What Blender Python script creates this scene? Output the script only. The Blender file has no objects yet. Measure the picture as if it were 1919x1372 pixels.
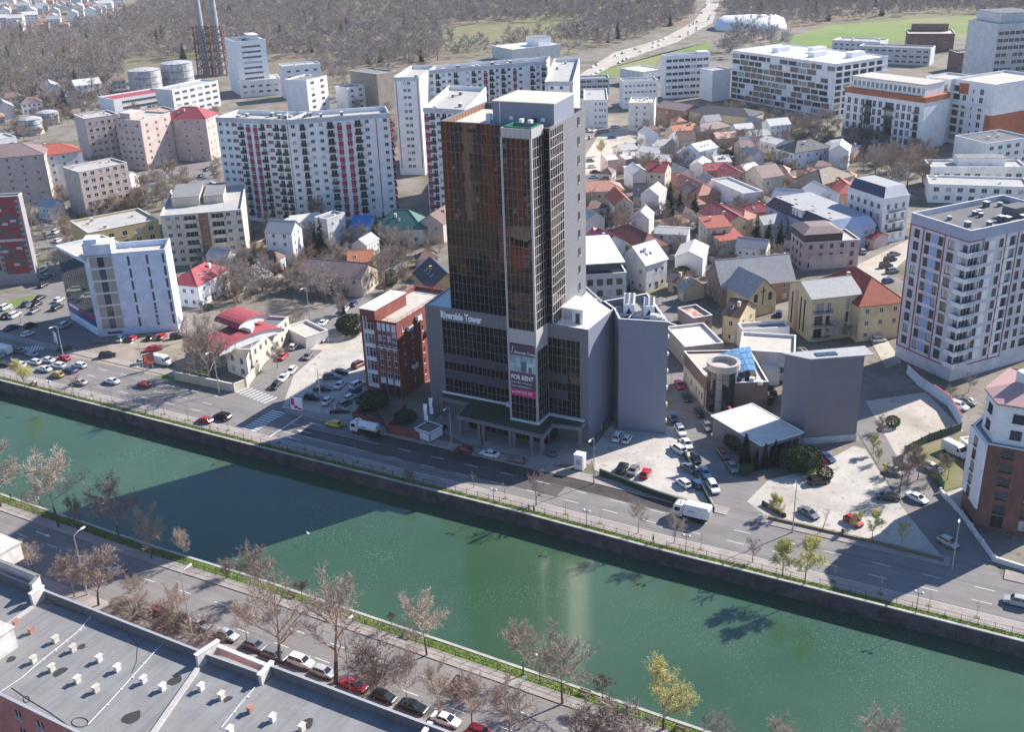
import bpy, math, random
import numpy as np
from mathutils import Vector, Matrix

# ------------------------------------------------------------------ camera
SC = bpy.context.scene
COL = SC.collection
CAM_H = 110.0
F_PX, CX, CY = 2000.0, 959.5, 686.0
PITCH, ROLL = math.radians(23.767), math.radians(-2.0276)
_F = np.array([0, math.cos(PITCH), -math.sin(PITCH)])
_R0 = np.array([1.0, 0, 0]); _U0 = np.cross(_R0, _F)
_R = math.cos(ROLL)*_R0 + math.sin(ROLL)*_U0
_U = -math.sin(ROLL)*_R0 + math.cos(ROLL)*_U0
cam = bpy.data.cameras.new('camera'); camo = bpy.data.objects.new('camera', cam); COL.objects.link(camo)
cam.sensor_width = 36; cam.lens = F_PX/1919*36; cam.clip_start = 1; cam.clip_end = 30000
camo.matrix_world = Matrix(((_R[0], _U[0], -_F[0], 0), (_R[1], _U[1], -_F[1], 0), (_R[2], _U[2], -_F[2], CAM_H), (0, 0, 0, 1)))
SC.camera = camo
# ------------------------------------------------------------------ sky, sun, exposure
SUN_AZ, SUN_EL = math.radians(30.5), math.radians(33.5)
W = bpy.data.worlds.new('World'); SC.world = W; W.use_nodes = True
nt = W.node_tree; nt.nodes.clear()
sky = nt.nodes.new('ShaderNodeTexSky'); sky.sky_type = 'NISHITA'; sky.sun_disc = False
sky.sun_elevation = SUN_EL; sky.sun_rotation = math.pi/2 - SUN_AZ
sky.air_density = 1.0; sky.dust_density = 0.2; sky.ozone_density = 6.0
bg = nt.nodes.new('ShaderNodeBackground'); bg.inputs[1].default_value = 0.10
wo = nt.nodes.new('ShaderNodeOutputWorld')
nt.links.new(sky.outputs[0], bg.inputs[0]); nt.links.new(bg.outputs[0], wo.inputs[0])
sl = bpy.data.lights.new('sun', 'SUN'); sl.energy = 5.0; sl.angle = math.radians(0.5); sl.color = (1.0, 0.93, 0.84)
so = bpy.data.objects.new('sun', sl); COL.objects.link(so)
_sd = Vector((math.cos(SUN_EL)*math.cos(SUN_AZ), math.cos(SUN_EL)*math.sin(SUN_AZ), math.sin(SUN_EL)))
so.rotation_euler = _sd.to_track_quat('Z', 'Y').to_euler(); so.location = (150, 250, 300)
SC.view_settings.view_transform = 'Standard'; SC.view_settings.look = 'None'
SC.view_settings.gamma = 1; SC.view_settings.use_curve_mapping = False
SC.view_settings.exposure = 0.98
SC.render.engine = 'CYCLES'
SC.cycles.max_bounces = 6; SC.cycles.diffuse_bounces = 3; SC.cycles.glossy_bounces = 3
SC.cycles.transparent_max_bounces = 8; SC.cycles.volume_bounces = 0

rng = random.Random(7)
# ------------------------------------------------------------------ geometry helpers
def G(px, py, z=0.0):
    """survey point: where the sight line through that photo point meets height z"""
    d = _F + (px-CX)/F_PX*_R - (py-CY)/F_PX*_U
    t = (z-CAM_H)/d[2]
    return Vector((t*d[0], t*d[1], z))
def P2(q, z=0.0):
    v = G(q[0], q[1], z); return Vector((v.x, v.y))
def pix(P):
    v = np.array((P[0], P[1], P[2]-CAM_H)); Z = v@_F
    return CX+F_PX*(v@_R)/Z, CY-F_PX*(v@_U)/Z
def HT(base, top):
    b = G(*base); lo, hi = 0.0, 90.0
    for _ in range(40):
        m = (lo+hi)/2
        if pix((b.x, b.y, m))[1] > top: lo = m
        else: hi = m
    return lo
def tag(o, label=None, cat=None, group=None, kind=None):
    if label: o['label'] = label
    if cat: o['category'] = cat
    if group: o['group'] = group
    if kind: o['kind'] = kind
    return o
def empty(name, loc, rz=0.0, label=None, cat=None, group=None):
    o = bpy.data.objects.new(name, None); COL.objects.link(o)
    o.location = loc; o.rotation_euler = (0, 0, rz); o.empty_display_size = .5
    return tag(o, label, cat, group)
def link(name, me, parent=None, loc=(0, 0, 0), rz=0.0, scale=None):
    o = bpy.data.objects.new(name, me); COL.objects.link(o)
    if parent: o.parent = parent
    o.location = loc
    if rz: o.rotation_euler = (0, 0, rz)
    if scale: o.scale = scale
    return o
def copy_tree(src, loc, rz, **kw):
    c = src.copy(); COL.objects.link(c); c.location = loc; c.rotation_euler = (0, 0, rz)
    for k, v in kw.items(): c[k] = v
    for ch in src.children:
        d = ch.copy(); COL.objects.link(d); d.parent = c
        for g in ch.children:
            e = g.copy(); COL.objects.link(e); e.parent = d
    return c
class MB:
    def __init__(s): s.v = []; s.f = []; s.m = []
    def face(s, pts, mi=0):
        n = len(s.v); s.v += [tuple(p) for p in pts]; s.f.append(tuple(range(n, n+len(pts)))); s.m.append(mi)
    def box(s, x0, x1, y0, y1, z0, z1, mi=0, M=None):
        c = [(x0,y0,z0),(x1,y0,z0),(x1,y1,z0),(x0,y1,z0),(x0,y0,z1),(x1,y0,z1),(x1,y1,z1),(x0,y1,z1)]
        if M is not None: c = [tuple(M @ Vector(p)) for p in c]
        n = len(s.v); s.v += c
        for q in ((3,2,1,0),(4,5,6,7),(0,1,5,4),(1,2,6,5),(2,3,7,6),(3,0,4,7)):
            s.f.append(tuple(n+i for i in q)); s.m.append(mi)
    def prism(s, poly, z0, z1, mi=0, mtop=None, bottom=False):
        k = len(poly); n = len(s.v)
        s.v += [(p[0], p[1], z0) for p in poly] + [(p[0], p[1], z1) for p in poly]
        for i in range(k):
            j = (i+1) % k; s.f.append((n+i, n+j, n+k+j, n+k+i)); s.m.append(mi)
        s.f.append(tuple(n+k+i for i in range(k))); s.m.append(mi if mtop is None else mtop)
        if bottom: s.f.append(tuple(n+i for i in reversed(range(k)))); s.m.append(mi)
    def tube(s, a, b, ra, rb, k=6, mi=0, cap=False):
        a = Vector(a); b = Vector(b); d = (b-a)
        if d.length < 1e-6: return
        d.normalize(); u = d.orthogonal().normalized(); w = d.cross(u); n = len(s.v)
        for c, r in ((a, ra), (b, rb)):
            for i in range(k):
                t = 2*math.pi*i/k; s.v.append(tuple(c+u*(r*math.cos(t))+w*(r*math.sin(t))))
        for i in range(k):
            j = (i+1) % k; s.f.append((n+i, n+j, n+k+j, n+k+i)); s.m.append(mi)
        if cap: s.f.append(tuple(n+k+i for i in range(k))); s.m.append(mi)
    def loft(s, rings, mi=0, caps=True, mis=None):
        k = len(rings[0]); n = len(s.v)
        for r in rings: s.v += [tuple(p) for p in r]
        for a in range(len(rings)-1):
            for i in range(k):
                j = (i+1) % k
                s.f.append((n+a*k+i, n+a*k+j, n+(a+1)*k+j, n+(a+1)*k+i)); s.m.append(mis[a] if mis else mi)
        if caps:
            s.f.append(tuple(n+i for i in reversed(range(k)))); s.m.append(mi)
            s.f.append(tuple(n+(len(rings)-1)*k+i for i in range(k))); s.m.append(mi)
    def mesh(s, name, mats, smooth=False):
        me = bpy.data.meshes.new(name); me.from_pydata(s.v, [], s.f)
        for m in (mats if isinstance(mats, (list, tuple)) else [mats]): me.materials.append(m)
        if any(s.m): me.polygons.foreach_set('material_index', s.m)
        if smooth: me.polygons.foreach_set('use_smooth', [True]*len(s.f))
        me.update(); return me
    def build(s, name, mats, parent=None, loc=(0, 0, 0), rz=0.0, smooth=False):
        return link(name, s.mesh(name, mats, smooth), parent, loc, rz)
def ccw(poly):
    a = sum(poly[i][0]*poly[(i+1) % len(poly)][1]-poly[(i+1) % len(poly)][0]*poly[i][1] for i in range(len(poly)))
    return poly if a > 0 else list(reversed(poly))
def inset(poly, d):
    k = len(poly); out = []
    for i in range(k):
        a, b, c = Vector(poly[i-1]), Vector(poly[i]), Vector(poly[(i+1) % k])
        e1 = (b-a).normalized(); e2 = (c-b).normalized()
        n1 = Vector((-e1.y, e1.x)); n2 = Vector((-e2.y, e2.x))
        m = (n1+n2); m = m/max(.2, m.dot(n1)) if m.length > 1e-4 else n1
        out.append(b+m*d)
    return out
def rect3(A, B, C, z=0.0):
    """rectangle with edge AB (photo points at height z) and the depth of C"""
    a, b, c = P2(A, z), P2(B, z), P2(C, z)
    e = (b-a).normalized(); n = Vector((-e.y, e.x)); d = (c-b).dot(n)
    return [a, b, b+n*d, a+n*d]
def rectd(A, B, depth, z=0.0):
    a, b = P2(A, z), P2(B, z); e = (b-a).normalized(); n = Vector((-e.y, e.x))
    return [a, b, b+n*depth, a+n*depth]
# ------------------------------------------------------------------ materials
MATS = {}
def _new(name):
    m = bpy.data.materials.new(name); m.use_nodes = True
    return m, m.node_tree, m.node_tree.nodes['Principled BSDF']
def mix(t, a, b, fac, mode='MIX'):
    n = t.nodes.new('ShaderNodeMix'); n.data_type = 'RGBA'; n.blend_type = mode
    for s, v in ((n.inputs[6], a), (n.inputs[7], b), (n.inputs[0], fac)):
        if hasattr(v, 'is_output'): t.links.new(v, s)
        elif isinstance(v, (int, float)): s.default_value = v
        else: s.default_value = (*v[:3], 1)
    return n.outputs[2]
def noise(t, scale, detail=4, rough=.6, vec=None):
    n = t.nodes.new('ShaderNodeTexNoise'); n.inputs['Scale'].default_value = scale
    n.inputs['Detail'].default_value = detail; n.inputs['Roughness'].default_value = rough
    if vec is None:
        g = t.nodes.get('GEO') or t.nodes.new('ShaderNodeNewGeometry'); g.name = 'GEO'; vec = g.outputs['Position']
    t.links.new(vec, n.inputs['Vector']); return n.outputs['Fac']
def ramp(t, fac, p0, p1, c0=(0, 0, 0), c1=(1, 1, 1)):
    r = t.nodes.new('ShaderNodeValToRGB'); e = r.color_ramp.elements
    e[0].position = p0; e[1].position = p1; e[0].color = (*c0, 1); e[1].color = (*c1, 1)
    t.links.new(fac, r.inputs[0]); return r.outputs[0]
def scaled(t, sx, sy, sz):
    g = t.nodes.get('GEO') or t.nodes.new('ShaderNodeNewGeometry'); g.name = 'GEO'
    m = t.nodes.new('ShaderNodeVectorMath'); m.operation = 'MULTIPLY'; m.inputs[1].default_value = (sx, sy, sz)
    t.links.new(g.outputs['Position'], m.inputs[0]); return m.outputs[0]
def bump(t, b, fac, strength=.3, dist=.05):
    n = t.nodes.new('ShaderNodeBump'); n.inputs['Strength'].default_value = strength; n.inputs['Distance'].default_value = dist
    t.links.new(fac, n.inputs['Height']); t.links.new(n.outputs[0], b.inputs['Normal'])
def plaster(name, c, rough=.85, var=.16, streak=True):
    """wall render: cloudy tone, faint vertical rain streaks"""
    if name in MATS: return MATS[name]
    m, t, b = _new(name)
    f = noise(t, .35, 5, .65)
    dark = tuple(x*(1-var*1.5) for x in c); lite = tuple(min(1, x*(1+var*.35)) for x in c)
    col = mix(t, dark, lite, ramp(t, f, .3, .65))
    if streak:
        s = noise(t, 1.0, 3, .6, scaled(t, 1.6, 1.6, .07))
        col = mix(t, col, tuple(x*.72 for x in c), ramp(t, s, .55, .8, (0, 0, 0), (.45, .45, .45)))
    t.links.new(col, b.inputs['Base Color']); b.inputs['Roughness'].default_value = rough
    MATS[name] = m; return m
def flat(name, c, rough=.6, metal=0.0, spec=.5, var=.08, scale=.8):
    if name in MATS: return MATS[name]
    m, t, b = _new(name)
    if var:
        col = mix(t, tuple(x*(1-var) for x in c), tuple(min(1, x*(1+var)) for x in c), noise(t, scale, 3))
        t.links.new(col, b.inputs['Base Color'])
    else: b.inputs['Base Color'].default_value = (*c, 1)
    b.inputs['Roughness'].default_value = rough; b.inputs['Metallic'].default_value = metal
    b.inputs['Specular IOR Level'].default_value = spec
    MATS[name] = m; return m
def ground_mat(name, c0, c1, scale=.12, c2=None, rough=.95, fine=4.0, spots=None, lanes=None, cracks=None):
    if name in MATS: return MATS[name]
    m, t, b = _new(name)
    col = mix(t, c0, c1, ramp(t, noise(t, scale, 6, .65), .36, .64))
    if c2: col = mix(t, col, c2, ramp(t, noise(t, scale*.37, 4, .6), .5, .66))
    col = mix(t, col, tuple(x*.55 for x in c0), ramp(t, noise(t, fine, 3, .7), .52, .8, (0, 0, 0), (.55, .55, .55)))
    if spots: col = mix(t, col, spots, ramp(t, noise(t, scale*3, 2, .5), .62, .7, (0, 0, 0), (.7, .7, .7)))
    if cracks:     # slab joints and cracks
        vo = t.nodes.new('ShaderNodeTexVoronoi'); vo.feature = 'DISTANCE_TO_EDGE'; vo.inputs['Scale'].default_value = cracks; t.links.new(t.nodes['GEO'].outputs['Position'], vo.inputs['Vector'])
        col = mix(t, tuple(x*.55 for x in c0), col, ramp(t, vo.outputs['Distance'], .006, .022, (.25, .25, .25)))
    if lanes:      # wear along the direction of travel / felt rolls
        an, st, amt = lanes; g = t.nodes['GEO']; r = t.nodes.new('ShaderNodeVectorRotate'); r.rotation_type = 'Z_AXIS'; r.inputs['Angle'].default_value = -an
        t.links.new(g.outputs['Position'], r.inputs['Vector']); v = t.nodes.new('ShaderNodeVectorMath'); v.operation = 'MULTIPLY'; v.inputs[1].default_value = (.015, st, 1); t.links.new(r.outputs[0], v.inputs[0])
        col = mix(t, col, tuple(x*.62 for x in c0), ramp(t, noise(t, 1.0, 4, .7, v.outputs[0]), .47, .66, (0, 0, 0), (amt, amt, amt)))
    t.links.new(col, b.inputs['Base Color']); b.inputs['Roughness'].default_value = rough
    b.inputs['Specular IOR Level'].default_value = .25
    MATS[name] = m; return m
def roof_mat(name, c, var=.3, rough=.75, rust=None):
    if name in MATS: return MATS[name]
    m, t, b = _new(name)
    col = mix(t, tuple(x*(1-var) for x in c), tuple(min(1, x*(1+var*.4)) for x in c), ramp(t, noise(t, .9, 6, .7), .3, .7))
    w = noise(t, 1.0, 1, .5, scaled(t, 3.0, 3.0, 3.0))
    col = mix(t, col, tuple(x*.75 for x in c), ramp(t, w, .5, .75, (0, 0, 0), (.4, .4, .4)))
    if rust: col = mix(t, col, rust, ramp(t, noise(t, .7, 4, .7), .48, .56))
    t.links.new(col, b.inputs['Base Color']); b.inputs['Roughness'].default_value = rough
    MATS[name] = m; return m
def glass_mat(name, c, lit=(.55, .55, .55), amt=.16, rough=.08):
    """window pane: dark, glossy; a share of them show a pale curtain"""
    if name in MATS: return MATS[name]
    m, t, b = _new(name)
    oi = t.nodes.new('ShaderNodeObjectInfo')
    col = mix(t, tuple(x*.6 for x in c), tuple(x*1.9 for x in c), oi.outputs['Random'])
    g = t.nodes.new('ShaderNodeMath'); g.operation = 'GREATER_THAN'; g.inputs[1].default_value = 1-amt
    t.links.new(oi.outputs['Random'], g.inputs[0])
    col = mix(t, col, lit, g.outputs[0])
    t.links.new(col, b.inputs['Base Color']); b.inputs['Roughness'].default_value = rough
    b.inputs['Specular IOR Level'].default_value = .6
    MATS[name] = m; return m
def leaf_mat(name, c, var=.4, rough=.8, trans=0.0):
    if name in MATS: return MATS[name]
    m, t, b = _new(name)
    oi = t.nodes.new('ShaderNodeObjectInfo')
    col = mix(t, tuple(x*(1-var) for x in c), tuple(x*(1+var) for x in c), noise(t, .8, 3))
    col = mix(t, col, tuple(x*.7 for x in c), oi.outputs['Random'])
    t.links.new(col, b.inputs['Base Color']); b.inputs['Roughness'].default_value = rough
    b.inputs['Specular IOR Level'].default_value = .2
    MATS[name] = m; return m
GLASS = glass_mat('window_glass', (.035, .042, .055), (.42, .42, .42), .12)
GLASSB = glass_mat('window_glass_blue', (.03, .05, .075), (.3, .33, .36), .1)
FR_W = flat('frame_white', (.72, .72, .72), .5, var=.03); FR_D = flat('frame_dark', (.05, .05, .055), .5, var=0); FR_B = flat('frame_brown', (.13, .07, .045), .55, var=0)
BLACKM = flat('dark_metal', (.035, .037, .042), .45, .3, var=0)
CAPW = flat('cap_white', (.7, .7, .7), .6)
# ------------------------------------------------------------------ building kit
_wc = {}
def win_mesh(w, h, style, gl, fr):
    k = (round(w, 2), round(h, 2), style, gl.name, fr.name)
    if k in _wc: return _wc[k]
    mb = MB(); b = min(.09, w*.1, h*.1)
    mb.face([(0,0,0),(w,0,0),(w,0,h),(0,0,h)], 1)
    def bar(x0, x1, z0, z1, y=-.07):
        mb.face([(x0,y,z0),(x1,y,z0),(x1,y,z1),(x0,y,z1)])
        mb.face([(x1,y,z0),(x1,0,z0),(x1,0,z1),(x1,y,z1)]); mb.face([(x0,0,z0),(x0,y,z0),(x0,y,z1),(x0,0,z1)])
        mb.face([(x0,y,z1),(x1,y,z1),(x1,0,z1),(x0,0,z1)])
    bar(0, b, 0, h); bar(w-b, w, 0, h); bar(b, w-b, 0, b); bar(b, w-b, h-b, h)
    n = {'one': 0, 'std': 1, 'two': 1, 'wide': max(2, int(w/1.1))-1}.get(style, 1)
    for i in range(n):
        x = w*(i+1)/(n+1); bar(x-b*.45, x+b*.45, b, h-b, -.055)
    if style == 'two': bar(b, w-b, h*.68, h*.68+b*.8, -.05)
    if style != 'one' or h < 2: mb.box(-.06, w+.06, -.26, -.0, -.06, 0)
    _wc[k] = mb.mesh('window', [fr, gl]); return _wc[k]
_bc = {}
def balc_mesh(w, d, style, slab, rail):
    k = (round(w, 2), round(d, 2), style, slab.name, rail.name)
    if k in _bc: return _bc[k]
    mb = MB(); mb.box(0, w, -d, 0, -.16, 0)
    if style == 'solid':
        mb.box(0, w, -d, -d+.08, 0, 1.0, 1); mb.box(0, .08, -d+.08, 0, 0, 1.0, 1); mb.box(w-.08, w, -d+.08, 0, 0, 1.0, 1)
    else:
        for z in (.5, 1.0):
            mb.box(0, w, -d, -d+.05, z, z+.06, 1); mb.box(0, .05, -d+.05, 0, z, z+.06, 1); mb.box(w-.05, w, -d+.05, 0, z, z+.06, 1)
        n = max(3, int(w/.16)) if style == 'bars' else 3
        for i in range(n+1):
            x = (w-.03)*i/n; mb.box(x, x+.03, -d, -d+.03, 0, 1.0, 1)
        if style == 'glass': mb.box(.05, w-.05, -d+.01, -d+.03, .08, .96, 2); mb.box(.01, .03, -d+.05, 0, .08, .96, 2); mb.box(w-.03, w-.01, -d+.05, 0, .08, .96, 2)
    _bc[k] = mb.mesh('balcony', [slab, rail, GLASSB]); return _bc[k]
FOOT = []
class Bld:
    def __init__(s, name, label, cat, fp, h, wall, z0=0.0, group=None):
        fp = [Vector((p[0], p[1])) for p in fp]
        assert ccw(fp) is fp or ccw(fp) == fp, name
        c = sum(fp, Vector((0, 0)))/len(fp)
        s.root = empty(name, (c.x, c.y, z0), 0, label, cat, group)
        FOOT.append(fp); s.p = [p-c for p in fp]; s.c = c; s.h = h; s.wall = wall; s.holes = {}; s.k = len(fp); s.z0 = z0
    def edge(s, i):
        a, b = s.p[i % s.k], s.p[(i+1) % s.k]; d = b-a
        return a, b, d.length, math.atan2(d.y, d.x)
    def L(s, i): return s.edge(i)[2]
    def at(s, i, u, z, out=0.0):
        a, b, L, an = s.edge(i); d = (b-a)/L
        return (a.x+d.x*u+d.y*out, a.y+d.y*u-d.x*out, z)
    def win(s, i, u, v, w, h, style='std', gl=None, fr=None, rec=.16, sub=False, name='window'):
        L = s.L(i)
        if u < .05 or u+w > L-.05 or v+h > s.h-.02: return
        s.holes.setdefault(i, []).append((u, u+w, v, v+h, rec))
        return link(name, win_mesh(w, h, style, gl or GLASS, fr or FR_W), s.root, s.at(i, u, v, -rec), s.edge(i)[3])
    def grid(s, i, floors, fh, cols, sill=1.0, w=1.5, h=1.5, u0=.6, u1=None, style='std', skip=0.0, **kw):
        L = s.L(i); u1 = L-.6 if u1 is None else u1
        if isinstance(cols, int):
            st = (u1-u0)/cols; w = min(w, st*.88); us = [u0+st*(c+.5)-w/2 for c in range(cols)]
        else: us = [c-w/2 for c in cols]
        for f in range(floors):
            for u in us:
                if skip and rng.random() < skip: continue
                s.win(i, u, sill+f*fh, w, h, style, **kw)
    def panel(s, i, u0, u1, v0, v1, mat, proud=.04, name='panel'):
        mb = MB(); mb.box(0, u1-u0, -proud, .02, 0, v1-v0)
        return mb.build(name, mat, s.root, s.at(i, u0, v0), s.edge(i)[3])
    def balc(s, i, u, v, w, d=1.2, style='solid', slab=None, rail=None):
        return link('balcony', balc_mesh(w, d, style, slab or CAPW, rail or BLACKM), s.root, s.at(i, u, v), s.edge(i)[3])
    def walls(s, top=None, name='wall'):
        mb = MB(); top = s.h if top is None else top
        for i in range(s.k):
            a, b, L, an = s.edge(i); d = (b-a)/L
            H = s.holes.get(i, [])
            P = lambda u, z, o=0.0: (a.x+d.x*u-d.y*-o, a.y+d.y*u-d.x*o, z)
            if not H:
                mb.face([P(0, -.4), P(L, -.4), P(L, top), P(0, top)]); continue
            us = sorted({0.0, round(L, 4)} | {round(x, 3) for q in H for x in q[:2]})
            vs = sorted({-.4, round(top, 4)} | {round(x, 3) for q in H for x in q[2:4]})
            ui = {x: n for n, x in enumerate(us)}; vi = {x: n for n, x in enumerate(vs)}
            hole = set()
            for q in H:
                for x in range(ui[round(q[0], 3)], ui[round(q[1], 3)]):
                    for y in range(vi[round(q[2], 3)], vi[round(q[3], 3)]): hole.add((x, y))
            for y in range(len(vs)-1):          # merge runs along u
                x = 0
                while x < len(us)-1:
                    if (x, y) in hole: x += 1; continue
                    x1 = x
                    while x1+1 < len(us)-1 and (x1+1, y) not in hole: x1 += 1
                    mb.face([P(us[x], vs[y]), P(us[x1+1], vs[y]), P(us[x1+1], vs[y+1]), P(us[x], vs[y+1])]); x = x1+1
            for u0, u1, v0, v1, r in H:
                for q in (((u0,v0),(u1,v0)),((u1,v0),(u1,v1)),((u1,v1),(u0,v1)),((u0,v1),(u0,v0))):
                    (ua, va), (ub, vb) = q
                    mb.face([P(ua, va), P(ub, vb), P(ub, vb, -r), P(ua, va, -r)])
        s.wo = mb.build(name, s.wall, s.root); return s.wo
    def flat(s, deck, par=.8, cap=None, th=.3, inner=None):
        s.walls(); inn = inset(s.p, th); z = s.h; dz = s.h-par; mb = MB(); out = inset(s.p, -.06)
        for i in range(s.k):
            j = (i+1) % s.k; a, b, c, d = out[i], out[j], inn[j], inn[i]
            mb.face([(*a, z+.02), (*b, z+.02), (*c, z+.02), (*d, z+.02)], 1)
            mb.face([(*a, z-.12), (*b, z-.12), (*b, z+.02), (*a, z+.02)], 1)
            mb.face([(*c, dz), (*d, dz), (*d, z+.02), (*c, z+.02)], 2)
        mb.face([(*q, dz) for q in inn], 0)
        s.deck = dz; s.inn = inn
        s.ro = mb.build('roof', [deck, cap or CAPW, inner or s.wall], s.root); return s.ro
    def inside(s):
        a = s.inn[0]; b = s.inn[1]; c = s.inn[-1]
        u, v = rng.uniform(.08, .92), rng.uniform(.12, .9)
        return a+(b-a)*u+(c-a)*v
    def boxes(s, n, size=(.7, .7, .8), mat=None, cap=None, name='vent'):
        ang = s.edge(0)[3]
        for _ in range(n):
            q = s.inside(); k = rng.uniform(.8, 1.3); mb = MB()
            x, y, z = [c*k for c in size]
            mb.box(-x/2, x/2, -y/2, y/2, 0, z); mb.box(-x*.6, x*.6, -y*.6, y*.6, z+.06, z+.16, 1)
            mb.build(name, [mat or s.wall, cap or CAPW], s.root, (q.x, q.y, s.deck), ang)
    def hut(s, u0, u1, v0, v1, hh, mat, top, name='stair_hut', door=True):
        """roof structure, in fractions of the footprint"""
        a, b, d = s.p[0], s.p[1], s.p[-1]
        Q = lambda u, v: a+(b-a)*u+(d-a)*v
        poly = [Q(u0, v0), Q(u1, v0), Q(u1, v1), Q(u0, v1)]
        mb = MB(); z = s.deck; mb.prism(poly, z, z+hh, 0); mb.prism(inset(poly, -.15), z+hh, z+hh+.15, 1, bottom=True)
        return mb.build(name, [mat, top], s.root)
    def pitched(s, kind, rh, mat, over=.45, axis=0, gable=None, trim=None):
        """gable / hip / shed / pyramid roof over a rectangle, ridge along edge `axis`"""
        s.walls(); p = s.p if axis == 0 else s.p[1:]+s.p[:1]
        a, b, c, d = p; ex = (b-a).normalized(); ey = (d-a).normalized(); L = (b-a).length; Wd = (d-a).length
        z = s.h; sl = rh/(Wd/2 if kind != 'shed' else Wd); mb = MB(); t = .16
        P = lambda x, y, zz: (*(a+ex*x+ey*y), zz)
        zo = z-over*sl
        def slab(pts):
            lo = [(x, y, q-t) for x, y, q in pts]; mb.face(pts); mb.face(list(reversed(lo)))
            for i in range(len(pts)):
                j = (i+1) % len(pts); mb.face([lo[i], lo[j], pts[j], pts[i]], 1)
        tz = t+.02
        if kind == 'shed':
            zt = z+rh+over*sl
            slab([P(-over, -over, zo+tz), P(L+over, -over, zo+tz), P(L+over, Wd+over, zt+tz), P(-over, Wd+over, zt+tz)])
            g = MB(); g.face([P(0,0,z),P(0,Wd,z+rh),P(0,Wd,z)]); g.face([P(L,0,z),P(L,Wd,z),P(L,Wd,z+rh)]); g.face([P(L,Wd,z),P(0,Wd,z),P(0,Wd,z+rh),P(L,Wd,z+rh)])
            g.build('gable', gable or s.wall, s.root)
        elif kind == 'gable':
            slab([P(-over,-over,zo+tz), P(L+over,-over,zo+tz), P(L+over,Wd/2,z+rh+tz), P(-over,Wd/2,z+rh+tz)])
            slab([P(L+over,Wd+over,zo+tz), P(-over,Wd+over,zo+tz), P(-over,Wd/2,z+rh+tz), P(L+over,Wd/2,z+rh+tz)])
            g = MB(); g.face([P(0,Wd,z),P(0,0,z),P(0,Wd/2,z+rh)]); g.face([P(L,0,z),P(L,Wd,z),P(L,Wd/2,z+rh)])
            g.build('gable', gable or s.wall, s.root)
        else:
            r0, r1 = (Wd/2, L-Wd/2) if kind == 'hip' and L > Wd*1.02 else (L/2-.05, L/2+.05)
            R0, R1 = P(r0, Wd/2, z+rh+tz), P(r1, Wd/2, z+rh+tz)
            A, B, C, D = P(-over,-over,zo+tz), P(L+over,-over,zo+tz), P(L+over,Wd+over,zo+tz), P(-over,Wd+over,zo+tz)
            for q in ([A,B,R1,R0],[C,D,R0,R1],[D,A,R0],[B,C,R1]): mb.face(q)
            lo = [(x, y, q-t) for x, y, q in (A,B,C,D)]
            for i in range(4):
                j = (i+1) % 4; up = (A,B,C,D); mb.face([lo[i], lo[j], up[j], up[i]], 1)
            mb.face(list(reversed(lo)), 1)
            mb.tube(A, R0, .1, .1, 4, 1); mb.tube(D, R0, .1, .1, 4, 1); mb.tube(B, R1, .1, .1, 4, 1); mb.tube(C, R1, .1, .1, 4, 1)
        if kind != 'shed': mb.tube(P(-over if kind == 'gable' else r0, Wd/2, z+rh+tz), P(L+over if kind == 'gable' else r1, Wd/2, z+rh+tz), .11, .11, 4, 1)
        s.ro = mb.build('roof', [mat, trim or mat], s.root)
        s.frame = (a, ex, ey, L, Wd, rh); return s.ro
    def chimney(s, u=.3, v=.35, mat=None, hh=1.2):
        a, ex, ey, L, Wd, rh = s.frame; q = a+ex*(L*u)+ey*(Wd*v); mb = MB()
        zz = s.h+rh*(1-abs(v-.5)*2)-.6
        mb.box(-.35, .35, -.35, .35, zz, zz+.6+hh); mb.box(-.42, .42, -.42, .42, zz+.6+hh, zz+.75+hh)
        return mb.build('chimney', mat or s.wall, s.ro, (q.x, q.y, 0), s.edge(0)[3])
    def skylight(s, u, v, w=.8, l=1.2, side=0):
        a, ex, ey, L, Wd, rh = s.frame; sl = rh/(Wd/2); y = Wd*v; zz = s.h+y*sl+.26
        mb = MB(); an = math.atan2(ex.y, ex.x)
        M = Matrix.Rotation(math.atan(sl), 4, 'X'); mb.box(-w/2, w/2, -l/2, l/2, -.05, .06, 0, M); mb.box(-w/2+.08, w/2-.08, -l/2+.08, l/2-.08, .06, .08, 1, M)
        q = a+ex*(L*u)+ey*y
        return mb.build('skylight', [FR_W, GLASSB], s.root, (q.x, q.y, zz), an)
def house(name, label, r1, r2, Wd, eave, rh, kind, wall, roof, floors=None, nw=3, over=.4, chim=None, trim=None, win=(1.1, 1.3), fr=None, swap=False, gable=None, group=None):
    """house from the two photo points of its ridge ends; r1 is the left one"""
    z = eave+rh
    a, b = P2(r1, z), P2(r2, z); e = (b-a)
    if e.length < 1e-3: e = Vector((1, 0))
    L = e.length; e.normalize(); n = Vector((-e.y, e.x)); ext = Wd/2 if kind == 'hip' else 0
    a = a-e*ext; b = b+e*ext
    fp = [a-n*Wd/2, b-n*Wd/2, b+n*Wd/2, a+n*Wd/2]
    B = Bld(name, label, 'house', fp, eave, wall, group=group)
    fl = floors or max(1, int(eave/2.8)); c2 = Vector((0, 0))
    for i in range(4):
        p, q, Li, an = B.edge(i); nn = Vector(((q-p).y, -(q-p).x)); mid = B.c+(p+q)/2
        if nn.dot(-mid) <= 0 and nn.normalized().dot(-mid.normalized()) < -.35: continue
        k = max(1, min(nw, int(Li/2.6)))
        B.grid(i, fl, eave/fl, k, .9, win[0], win[1], fr=fr, skip=.12)
    # a front door on the camera side
    if kind in ('gable', 'hip', 'shed', 'pyr'): B.pitched(kind, rh, roof, over, trim=trim, gable=gable)
    if chim: B.chimney(*chim)
    return B
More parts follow.
